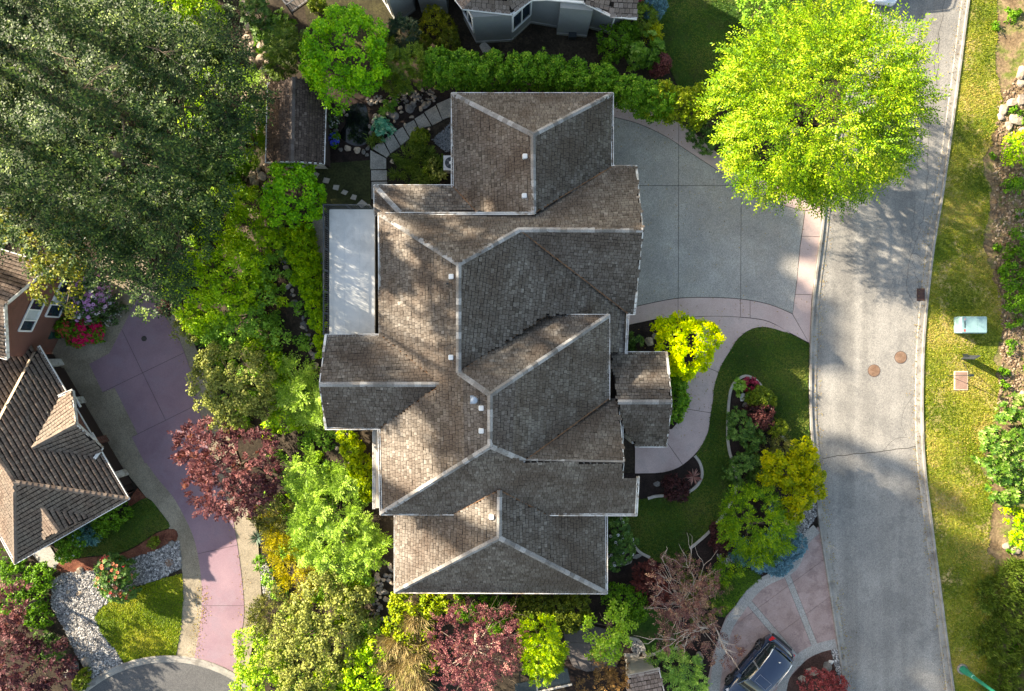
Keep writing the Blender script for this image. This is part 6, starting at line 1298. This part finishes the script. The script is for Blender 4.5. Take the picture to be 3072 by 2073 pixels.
# cooling unit by the wall
ac = thing('cooling_unit', 'white outdoor cooling unit with round fan by the wall', 'air conditioner', G(1350, 490))
p = W(1346, 489, .75); h = .42
MB().box((p[0] - .30, p[1] - .42, 0), (p[0] + .5, p[1] + .42, .8)).build('case', plain('unit_white', (.58, .59, .6), .5), ac)
MB().lathe((p[0] + .12, p[1], .8), [(.33, 0), (.33, .02), (.30, .02)], 24).build('fan_well', DARKMETAL, ac)
MB().lathe((p[0] + .12, p[1], .82), [(.09, 0), (.09, .03), (.05, .04)], 12).build('fan_hub', WHITE, ac)
for k in range(5):
    t = k * 1.257; MB().bar((p[0] + .12, p[1], .826), (p[0] + .12 + .28 * math.cos(t), p[1] + .28 * math.sin(t), .826), .09, .008).build('fan_blade', plain('fan_grey', (.1, .1, .11), .5), ac)

# ---- street furniture
IRON = grainy('rusty_iron', (.17, .10, .065), (.26, .17, .12), 3, 20, .7, .3)
for (x, y), lab in (((2622, 1112), 'rust brown manhole cover nearer the front lawn'), ((2702, 1072), 'rust brown manhole cover nearer the verge')):
    mh = thing('manhole_cover', lab, 'manhole', G(x, y, .0), 'manhole covers in the street'); c = G(x, y, .002)
    MB().lathe(c, [(.37, -.05), (.37, .008), (.345, .008)], 32).build('rim', plain('iron_rim', (.09, .06, .05), .7), mh)
    MB().lathe(c, [(.33, -.05), (.33, .014)], 32).build('lid', IRON, mh)
    mm = MB()
    for k in range(-4, 5):
        w = math.sqrt(max(0, .3 ** 2 - (k * .065) ** 2)); mm.box((c[0] - w, c[1] + k * .065 - .012, c[2] + .012), (c[0] + w, c[1] + k * .065 + .012, c[2] + .022))
    mm.build('tread', IRON, mh)
cbz = thing('catch_basin', 'dark red storm drain grate at the right kerb', 'drain', G(2762, 884)); c = G(2762, 884, .045)
MB().box(c + (-.22, -.36, -.06), c + (.22, .36, .0)).build('frame', plain('grate_iron', (.05, .022, .018), .8), cbz)
for k in range(8): MB().box(c + (-.19, -.31 + k * .082, 0), c + (.19, -.27 + k * .082, .02)).build('bar', plain('grate_bar', (.09, .045, .035), .7), cbz)
ub = thing('utility_box', 'pale teal transformer box standing on the verge', 'utility box', G(2915, 975)); z = .75
TEAL = plain('teal_enamel', (.20, .33, .345), .45, var=.06)
a, b = W(2884, 1000, z), W(2963, 949, z); g0 = float(terr(a[0], a[1]))
m = MB(); r_ = .09; V = []; ring = []
for zz, k in ((g0 - .1, 0), (z - .06, 0), (z, .05)):
    for cx, cy, t0 in ((b[0] - r_, b[1] - r_, 0), (a[0] + r_, b[1] - r_, 1), (a[0] + r_, a[1] + r_, 2), (b[0] - r_, a[1] + r_, 3)):
        for j in range(5):
            t = (t0 + j / 4) * math.pi / 2; V.append((cx + (r_ - k) * math.cos(t), cy + (r_ - k) * math.sin(t), zz))
F = [(i * 20 + j, i * 20 + (j + 1) % 20, (i + 1) * 20 + (j + 1) % 20, (i + 1) * 20 + j) for i in range(2) for j in range(20)] + [tuple(range(40, 60))]
obj('cabinet', V, F, TEAL, ub)
MB().box((a[0] + .9, a[1] + .04, z), (a[0] + .915, b[1] - .04, z + .006)).build('lid_seam', plain('seam_teal', (.2, .33, .34), .5), ub)
MB().box((a[0] + .18, a[1] + .32, z), (a[0] + .23, a[1] + .70, z + .012)).build('handle_slot', DARKMETAL, ub)
REDS = plain('warning_red', (.5, .06, .05), .5)
MB().box((a[0] + .15, a[1] + .1, z + .002), (a[0] + .24, a[1] + .24, z + .008)).build('warning_sticker', REDS, ub); MB().box((a[0] + .17, a[1] + .76, z + .002), (a[0] + .25, a[1] + .86, z + .008)).build('warning_sticker', plain('sticker_pale', (.5, .3, .3), .5), ub)
vl = thing('vault_lid', 'brown utility vault lid with pale rim in the verge', 'utility lid', G(2881, 1141)); a, b = G(2860, 1170, .07), G(2901, 1113, .07)
MB().box((a[0], a[1], -.1), (b[0], b[1], a[2] + .01)).build('rim', plain('lid_rim', (.62, .47, .36), .8), vl)
MB().box((a[0] + .06, a[1] + .05, 0), (b[0] - .05, b[1] - .06, a[2] + .02)).build('lid', grainy('lid_brown', (.24, .15, .115), (.31, .20, .16), 2, 20, .8, .1), vl)
tp = thing('tripod', 'thin black tripod standing over the vault lid', 'tripod', G(2875, 1122)); top = W(2913, 1126, 1.35)
for x, y in ((2840, 1127), (2886, 1084), (2902, 1152)): MB().tube([G(x, y), top], [.015, .018], 6).build('leg', DARKMETAL, tp)
MB().box(top + (-.1, -.07, -.05), top + (.1, .07, .1)).build('head', DARKMETAL, tp)
sb = thing('sign_board', 'narrow dark upright board casting a long shadow on the verge', 'sign', G(2891, 1072))
MB().bar(G(2891, 1071, 0), G(2891, 1071, 1.25), .42, .04, (.46, -.9, 0)).build('board', plain('board_dark', (.03, .035, .045), .5), sb)
MB().bar(G(2889, 1068, 0), G(2889, 1068, .5), .03, .3, (.46, -.9, 0)).build('stake', DARKMETAL, sb)
lp = thing('street_lamp', 'green street lamp post on round concrete base at bottom right', 'street lamp', G(2884, 2005)); c = G(2884, 2005, .04)
GREEN = plain('green_paint', (.008, .20, .125), .4, coat=.2, var=.05)
MB().lathe(c, [(.30, -.1), (.30, .10), (.27, .13)], 28).build('footing', KERB, lp)
MB().lathe(c + (0, 0, .13), [(.22, 0), (.22, .05), (.17, .45), (.13, .9), (.10, .95), (.085, 3.5), (.06, 7.5)], 18).build('post', GREEN, lp)
MB().lathe(c + (0, 0, 1.05), [(.115, 0), (.115, .05)], 18).build('collar', plain('collar_light', (.25, .55, .45), .35), lp)
MB().tube([c + (0, 0, 7.55), c + (-.5, .1, 8.0), c + (-1.4, .3, 8.1)], [.05, .045, .04], 8).build('arm', GREEN, lp)
MB().box(c + (-2.0, .15, 8.02), c + (-1.35, .45, 8.16)).build('lantern', plain('lamp_grey', (.3, .3, .3), .5), lp)
pl = thing('lamp_pillar', 'tan stone pillar with dark square solar lamp beside fir shrub', 'lamp pillar', G(2365, 1562)); a, b = W(2352, 1579, .9), W(2388, 1541, .9)
TAN = grainy('tan_stone', (.42, .30, .14), (.52, .39, .20), 2, 18, .8, .12)
MB().box((a[0] + .08, a[1] + .08, -.05), (b[0] - .08, b[1] - .08, .82)).build('shaft', TAN, pl); MB().box((a[0], a[1], .82), (b[0], b[1], .9)).build('cap', TAN, pl)
q = W(2376, 1565, .9); MB().box(q + (-.17, -.15, 0), q + (.13, .15, .05)).build('solar_panel', plain('solar', (.03, .045, .07), .2), pl)
cp = thing('concrete_pipe', 'short upright concrete pipe among rocks near parked car', 'pipe', G(2095, 1962)); c = G(2096, 1962)
MB().lathe(c, [(.15, -.05), (.15, .45), (.105, .45), (.105, .05)], 20).build('pipe', EDGING, cp)
for (x, y), l in (((432, 1016), 'small dark drain lid set in the mauve driveway'), ((508, 1688), 'round iron drain grate lying in the river gravel')):
    dl = thing('drain_lid', l, 'drain', W(x, y, LOW)); c = W(x, y, LOW + .03); MB().lathe(c, [(.16 if x < 500 else .26, -.02), (.16 if x < 500 else .26, .02), (.12 if x < 500 else .2, .025)], 18).build('lid', IRON if x > 500 else JOINT, dl)
ps = thing('paving_stone', 'single pale flagstone below the bay window', 'flagstone', G(1455, 140)); sheet('slab', [(1438, 138), (1452, 122), (1474, 146), (1464, 160), (1448, 158)], .05, SLABCON, ps)
wb = thing('wheelie_bin', 'dark green bin beside the coral azalea at brick wall', 'bin', W(172, 1002, LOW)); c = W(170, 1002, LOW)
MB().box(c + (-.3, -.3, 0), c + (.3, .3, .95)).build('body', plain('bin_green', (.012, .05, .04), .5), wb); MB().box(c + (-.33, -.33, .95), c + (.33, .33, 1.02)).build('lid', plain('bin_lid', (.015, .06, .048), .45), wb)
for i, (x, y, w_, l) in enumerate(((1847, 1692, 18, 'wide flat grey stepping stone under the white rhododendron'), (1880, 1685, 20, 'middle flat grey stepping stone in the dark side bed'), (1912, 1668, 15, 'small flat grey stepping stone nearest the lawn edging'))):
    r_ = random.Random(i); o = sheet('flagstone', [(x + w_ * r_.uniform(.8, 1.1) * math.cos(t), y + w_ * .5 * r_.uniform(.8, 1.1) * math.sin(t) - .25 * w_ * math.cos(t)) for t in np.linspace(0, 6.28, 7, False)], .05, SLABCON); o['kind'] = 'thing'; tag(o, l, 'flagstone')
cd = [S['maroon']]
t = thing('cordyline', 'spiky red-leaved cordyline rosette inside the bed edging', 'plant', G(2078, 1428)); c = G(2078, 1428, .15); r = np.random.default_rng(4); n = 46
th_ = r.uniform(0, 6.28, n); A = unit(np.stack([np.cos(th_), np.sin(th_), r.uniform(.1, .9, n)], 1)); V = leaf_quads(np.repeat(c[None], n, 0), A, unit(UP - A * A[:, 2:]), r.uniform(.4, .62, n), np.full(n, .06))
obj('blades', V.reshape(-1, 3), np.arange(n * 4).reshape(-1, 4), leafmat(((.06, .015, .015), (.16, .06, .05), (.3, .18, .15)), .15), t, rnd=r.uniform(0, 1, n))
t = thing('yucca', 'dark spiky yucca rosette at the mauve driveway border', 'plant', G(775, 1610)); c = G(775, 1610, .25); n = 70
th_ = r.uniform(0, 6.28, n); A = unit(np.stack([np.cos(th_), np.sin(th_), r.uniform(.0, 1.1, n)], 1)); V = leaf_quads(np.repeat(c[None], n, 0), A, unit(UP - A * A[:, 2:]), r.uniform(.4, .65, n), np.full(n, .05))
obj('blades', V.reshape(-1, 3), np.arange(n * 4).reshape(-1, 4), leafmat(((.015, .03, .02), (.04, .07, .05), (.10, .14, .10)), .15), t, rnd=r.uniform(0, 1, n))

# verge and bank plants
plant('bank_rhododendron', 'large glossy rhododendron at the right edge of the verge', 'shrub', dict(S['rhodo'], ln=.22, wd=.09, cr=.26, cols=((.008, .03, .004), (.03, .075, .009), (.065, .125, .016), (.22, .25, .10))), [(2990, 1340, 55, 1.0, .7), (3040, 1300, 60, 1.1, .8), (3030, 1390, 65, 1.1, .8), (3070, 1450, 60, 1.0, .8), (3050, 1240, 45, .9, .6), (3020, 1470, 40, .8, .6), (3080, 1360, 60, 1.2, .8)], trunk=.07)  # palest leaf colour stands in for glints on the glossy leaves
plant('bank_shrub', 'bright green shrub on the bank below the big rhododendron', 'shrub', 'bright', [(3040, 1570, 36, .6, .5), (3065, 1600, 34, .6, .5), (3030, 1540, 26, .6, .4)], trunk=.04)
plant('bank_shrub', 'vivid green shrub high on the bank at right edge', 'shrub', 'bright', [(3055, 435, 36, .7, .5), (3025, 470, 22, .5, .3), (3068, 460, 30, .7, .4)], trunk=.04)
plant('bank_shrub', 'dark green bush at the right edge above the utility box', 'shrub', 'ground', [(3050, 830, 50, .7, .6), (3070, 780, 45, .8, .6), (3060, 900, 45, .7, .5), (3040, 560, 26, .5, .4), (3065, 720, 36, .7, .5)], trunk=.05)
plant('bank_tuft', 'small solitary green tuft right of the utility box', 'plant', 'ground', [(3032, 1040, 16, .25, .2)], trunk=0)
plant('bank_grass', 'long rough green grass on the bank at bottom right', 'grass', 'greengrass', [(3000, 1780, 70, .3, .35), (3050, 1850, 80, .3, .35), (3010, 1930, 70, .3, .35), (3060, 1990, 80, .3, .35), (3000, 2040, 55, .3, .3), (3060, 1740, 60, .3, .3), (3060, 2073, 60, .3, .3)], trunk=0)
# grass tufts, too many to count
def tufts(name, px, n, ln, cols, label, seed, zt=None):
    r = np.random.default_rng(seed); a = np.array(px); q = r.uniform(a.min(0), a.max(0), (n * 3, 2)); q = q[inpoly(q[:, 0], q[:, 1], px)][:n]
    C = np.array([W(x, y, zt + .02) if zt is not None else G(x, y, .02) for x, y in q]); n = len(C); k = 3
    t = r.uniform(0, 6.28, (n, k)); A = unit(np.stack([np.cos(t), np.sin(t), r.uniform(.3, 1.1, (n, k))], -1)); P = C[:, None] + r.normal(0, .03, (n, k, 3)) * (1, 1, 0)
    N = unit(UP - A * A[..., 2:]); V = leaf_quads(P.reshape(-1, 3), A.reshape(-1, 3), N.reshape(-1, 3), ln * r.uniform(.6, 1.4, n * k), np.full(n * k, .03) * r.uniform(.7, 1.5, n * k))
    sl = .5 + .28 * np.sin(C[:, 0] * 1.3 + C[:, 1] * .7) + .25 * np.sin(C[:, 1] * 1.9 - C[:, 0] * .5)
    o = obj(name, V.reshape(-1, 3), np.arange(n * k * 4).reshape(-1, 4), leafmat(cols, .3), rnd=np.clip(np.repeat(sl, k) + r.normal(0, .25, n * k), 0, 1)); tag(o, label, 'grass', None, 'stuff')
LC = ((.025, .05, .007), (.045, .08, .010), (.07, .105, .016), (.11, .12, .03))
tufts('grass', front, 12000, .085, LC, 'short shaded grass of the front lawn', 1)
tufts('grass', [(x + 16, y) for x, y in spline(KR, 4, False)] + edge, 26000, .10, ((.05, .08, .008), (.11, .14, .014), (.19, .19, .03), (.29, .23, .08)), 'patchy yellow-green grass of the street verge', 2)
tufts('grass', [(547, 1721), (549, 1797), (542, 1886), (526, 1971), (446, 1974), (375, 1990), (348, 1949), (304, 1900), (283, 1855), (304, 1824), (353, 1788), (424, 1757), (491, 1735)], 6000, .08, ((.05, .09, .005), (.10, .155, .008), (.17, .21, .015), (.26, .25, .04)), 'sunlit grass of the corner lawn by gravel', 3, LOW)
tufts('grass', [(440, 1494), (480, 1535), (509, 1580), (469, 1596), (415, 1632), (357, 1659), (268, 1668), (179, 1681), (174, 1654), (223, 1610), (312, 1570), (384, 1525)], 3000, .08, LC, 'shaded grass beside the brick house', 4, LOW)
tufts('grass', [(1990, -60), (2500, -60), (2400, 60), (2110, 300), (2030, 250), (1990, 160)], 5000, .08, LC, 'dark grass of the lawn beside the grey house', 5)
tufts('grass', [(2150, 1720), (2240, 1705), (2285, 1735), (2240, 1770), (2190, 1830), (2170, 1850), (2145, 1840), (2130, 1780)], 1500, .08, ((.03, .07, .008), (.06, .12, .012), (.11, .18, .02)), 'green grass between plum tree and stamped drive', 6)

# fallen leaves, too many to count
def litter(label, seed, lines, n, spread, cols=((.05, .03, .012), (.14, .085, .03), (.25, .17, .05), (.12, .13, .03)), zoff=.03, zt=None):
    r = np.random.default_rng(seed); C = []
    for _ in range(n):
        ln = lines[r.integers(len(lines))]; k = r.integers(len(ln) - 1); t = r.random(); x = ln[k][0] + (ln[k + 1][0] - ln[k][0]) * t + r.normal(0, spread); y = ln[k][1] + (ln[k + 1][1] - ln[k][1]) * t + r.normal(0, spread)
        C.append(W(x, y, zt + zoff) if zt is not None else G(x, y, zoff))
    C = np.array(C); t = r.uniform(0, 6.28, n); A = np.stack([np.cos(t), np.sin(t), r.uniform(-.1, .3, n)], 1)
    V = leaf_quads(C, unit(A), unit(UP + r.normal(size=(n, 3)) * .2), r.uniform(.05, .11, n), r.uniform(.03, .06, n))
    tag(obj('leaf_litter', V.reshape(-1, 3), np.arange(n * 4).reshape(-1, 4), leafmat(cols, .1), rnd=r.uniform(0, 1, n)), label, 'leaves', None, 'stuff')
litter('fallen leaves along the street gutters', 61, [[(x + 10, y) for x, y in KL], [(x - 12, y) for x, y in KR]], 1500, 9, zoff=.05)
litter('scattered fallen leaves on the driveway and walk', 62, [[(1900, 600), (2400, 650)], [(1900, 900), (2380, 960)], [(2130, 1020), (2090, 1280)], [(1850, 330), (2080, 430)]], 420, 60, zoff=.045)
litter('fallen leaves on the mauve driveway edges', 63, [mv_l[-10:], mv_r], 500, 12, zoff=.03, zt=LOW)

# ---- cars
def car(label, loc, ang, paint, L=4.45, Wd=1.82):
    """compact crossover: x forward, built from lofted sections"""
    t = thing('parked_car', label, 'car', loc); ca, sa = math.cos(ang), math.sin(ang); o = np.array(loc, float)
    def T(V):
        V = np.asarray(V, float); return np.stack([V[:, 0] * ca - V[:, 1] * sa, V[:, 0] * sa + V[:, 1] * ca, V[:, 2]], 1) + o
    def loft(secs, cap=True):
        n = len(secs[0]); V = np.concatenate([np.array(s) for s in secs]); F = []
        for i in range(len(secs) - 1):
            for k in range(n): F.append((i * n + k, (i + 1) * n + k, (i + 1) * n + (k + 1) % n, i * n + (k + 1) % n))
        if cap: F.append(tuple(range(n))); F.append(tuple(range((len(secs) - 1) * n, len(secs) * n))[::-1])
        return V, F
    h = Wd / 2
    def sec(x, w, zb, zt, rr=.12):
        return [(x, -w, zb + .05), (x, -w * 1.0, (zb + zt) * .5), (x, -w * .97, zt - rr), (x, -w * .86, zt), (x, 0, zt + .02), (x, w * .86, zt), (x, w * .97, zt - rr), (x, w, (zb + zt) * .5), (x, w, zb + .05), (x, w * .8, zb), (x, -w * .8, zb)]
    xs = [(-L / 2, .66, .38, .78), (-L / 2 + .10, .82, .27, .98), (-L / 2 + .35, .89, .22, 1.04), (-1.2, .91, .20, 1.02), (0, .91, .20, .99), (.9, .91, .20, .98), (1.35, .90, .22, .95), (1.8, .87, .24, .88), (L / 2 - .12, .78, .28, .74), (L / 2, .62, .36, .62)]
    V, F = loft([sec(*s) for s in xs]); obj('body', T(V), F, paint, t, smooth=True)
    cab = [(-2.02, .70, .98, 1.06), (-1.85, .72, .95, 1.38), (-1.45, .70, .95, 1.56), (-.6, .69, .95, 1.62), (.1, .68, .95, 1.60), (.45, .66, .95, 1.52), (1.15, .72, .93, 1.02)]
    def csec(x, w, zb, zt):
        wb = .84 if zt > 1.1 else w
        return [(x, -wb, zb), (x, -(wb + w) / 2, (zb + zt) / 2), (x, -w * .96, zt - .05), (x, -w * .82, zt), (x, 0, zt + .02), (x, w * .82, zt), (x, w * .96, zt - .05), (x, (wb + w) / 2, (zb + zt) / 2), (x, wb, zb)]
    V, F = loft([csec(*s) for s in cab]); g = obj('glasshouse', T(V), F, plain('car_glass', (.012, .02, .022), .08, spec=.9), t, smooth=True)
    roofp = [[(x, -w * .95, zt - .035), (x, -w * .8, zt + .012), (x, 0, zt + .034), (x, w * .8, zt + .012), (x, w * .95, zt - .035)] for x, w, zb, zt in ((-1.72, .71, 0, 1.44), (-1.45, .70, 0, 1.56), (-.6, .69, 0, 1.62), (.1, .68, 0, 1.60), (.42, .66, 0, 1.53))]
    V = np.concatenate([np.array(s) for s in roofp]); F = [(i * 5 + k, (i + 1) * 5 + k, (i + 1) * 5 + k + 1, i * 5 + k + 1) for i in range(4) for k in range(4)]
    rf = obj('roof_panel', T(V), [f[::-1] for f in F], paint, t, smooth=True)
    CHR = plain('chrome', (.6, .6, .6), .2, .9); BLK = plain('car_black', (.012, .012, .013), .45)
    for s in (-1, 1):
        m = MB(); m.tube(T([(-1.7, s * .70, 1.47), (-1.3, s * .69, 1.60), (-.5, s * .68, 1.67), (.2, s * .67, 1.64), (.45, s * .66, 1.54)]), .02, 6); m.build('roof_rail', CHR, t)
        m = MB(); m.tube(T([(-1.75, s * .86, 1.02), (-.6, s * .875, 1.0), (.5, s * .87, .99), (1.2, s * .80, .98)]), .018, 6); m.build('window_trim', CHR, t)
        for x0, x1, z0, z1 in ((-.42, -.34, .98, 1.6), (-1.32, -1.24, .98, 1.55)):
            m = MB(); m.bar(T([(x0, s * .862, z0)])[0], T([(x1, s * .70, z1)])[0], .09, .02); m.build('door_pillar', CHR if x0 > -1 else BLK, t)
        m = MB(); m.tube(T([(.48, s * .69, 1.53), (1.2, s * .74, 1.0)]), .035, 6); m.build('windscreen_pillar', paint, t)
        m = MB(); m.box((-.13, -.1, -.07), (.1, .1, .08)); V = np.concatenate(m.V) + (.75, s * 1.0, 1.05); obj('mirror', T(V), m.F, paint, t)
        for x, nm in ((-.55, 'door_handle'), (-1.25, 'door_handle')):
            m = MB(); m.bar(T([(x, s * .925, .86)])[0], T([(x + .2, s * .925, .86)])[0], .03, .03); m.build(nm, CHR, t)
        m = MB(); m.bar(T([(-1.25, s * .915, .28)])[0], T([(1.05, s * .915, .28)])[0], .05, .12); m.build('sill', BLK, t)
        # lamps
        V = [(-2.16, s * .84, .80), (-1.86, s * .90, .86), (-1.86, s * .86, 1.00), (-2.08, s * .74, .99), (-2.18, s * .62, .86)]; obj('tail_lamp', T(np.array(V) + (-.03, s * .02, .02)), [(0, 1, 2), (0, 2, 3), (0, 3, 4)] if s > 0 else [(2, 1, 0), (3, 2, 0), (4, 3, 0)], plain('tail_red', (.55, .01, .02), .2, coat=.5), t)
        V = [(2.12, s * .60, .60), (1.85, s * .83, .66), (1.65, s * .84, .82), (1.95, s * .66, .80)]; obj('headlamp', T(np.array(V) + (.03, s * .02, .03)), [(0, 1, 2, 3)] if s > 0 else [(3, 2, 1, 0)], plain('lamp_clear', (.6, .62, .65), .1), t)
        for x in (-1.32, 1.36):
            m = MB(); c = np.array((x, s * .84, .34)); pr_ = [(.34, -.11), (.345, .06), (.31, .11), (.22, .11)]
            n = 22; V = []
            for r0, y0 in pr_:
                for k in range(n): a_ = 2 * math.pi * k / n; V.append(c + (r0 * math.cos(a_), s * y0, r0 * math.sin(a_)))
            F = [(i * n + k, i * n + (k + 1) % n, (i + 1) * n + (k + 1) % n, (i + 1) * n + k) for i in range(3) for k in range(n)]
            wh = obj('wheel', T(V), F, plain('tyre', (.015, .015, .016), .8), t)
            m = MB(); m.tube([T([c + (0, s * .06, 0)])[0], T([c + (0, s * .10, 0)])[0]], .06, 10)
            for k in range(5):
                a_ = k * 1.257; m.bar(T([c + (.03 * math.cos(a_), s * .09, .03 * math.sin(a_))])[0], T([c + (.23 * math.cos(a_), s * .10, .23 * math.sin(a_))])[0], .05, .03)
            m.build('rim', plain('alloy', (.28, .29, .3), .3, .8), wh)
            V = []; n = 14
            for k in range(n + 1):
                a_ = math.pi * k / n; V += [(x + .40 * math.cos(a_), s * .915, .34 + .40 * math.sin(a_)), (x + .46 * math.cos(a_), s * .905, .34 + .46 * math.sin(a_)), (x + .36 * math.cos(a_), s * .90, .34 + .36 * math.sin(a_))]
            F = [(3 * k + b0, 3 * k + 3 + b0, 3 * k + 4 + b0, 3 * k + 1 + b0) for k in range(n) for b0 in (0,)] + [(3 * k + 2, 3 * k + 5, 3 * k + 3, 3 * k) for k in range(n)]
            obj('wheel_arch', T(V), F, BLK, t)
    m = MB(); V = [(-.15, -.42, 1.652), (.33, -.40, 1.602), (.33, .40, 1.602), (-.15, .42, 1.652)]
    for k in range(4): m.bar(T([V[k]])[0], T([V[(k + 1) % 4]])[0], .02, .012)
    m.build('sunroof_seam', plain('seam_light', (.18, .2, .25), .4), t)
    m = MB(); m.tube(T([(-1.35, .0, 1.60), (-1.42, .0, 1.70)]), [.035, .012], 8); m.build('antenna', WHITE, t)
    m = MB(); m.tube(T([(-2.23, -.7, .45), (-2.27, 0, .46), (-2.23, .7, .45)]), .09, 8); m.build('bumper', BLK, t)
    m = MB(); m.tube(T([(-1.85, -.62, 1.42), (-1.95, 0, 1.45), (-1.85, .62, 1.42)]), .05, 6); m.build('spoiler', paint, t)
    return t
NAVY = plain('navy_paint', (.012, .028, .065), .18, coat=1.0, var=.05)
rear = G(2270, 1922, 0); frontw = G(2173, 2036, 0)
dv = frontw - rear; ang = math.atan2(dv[1], dv[0]); dvn = np.array((math.cos(ang), math.sin(ang), 0)); nrm_ = np.array((-dvn[1], dvn[0], 0))
if nrm_[1] < 0: nrm_ = -nrm_
cc_ = rear + dvn * 1.32 - nrm_ * .92; cc_[2] = .03
car('dark blue crossover car parked on the stamped driveway', cc_, ang, NAVY)
wc = G(2650, -88, 0); wc[2] = .0
car('white car nose just showing at the top of the street', wc, math.radians(-100), plain('white_car', (.55, .62, .72), .15, coat=1, var=.04))
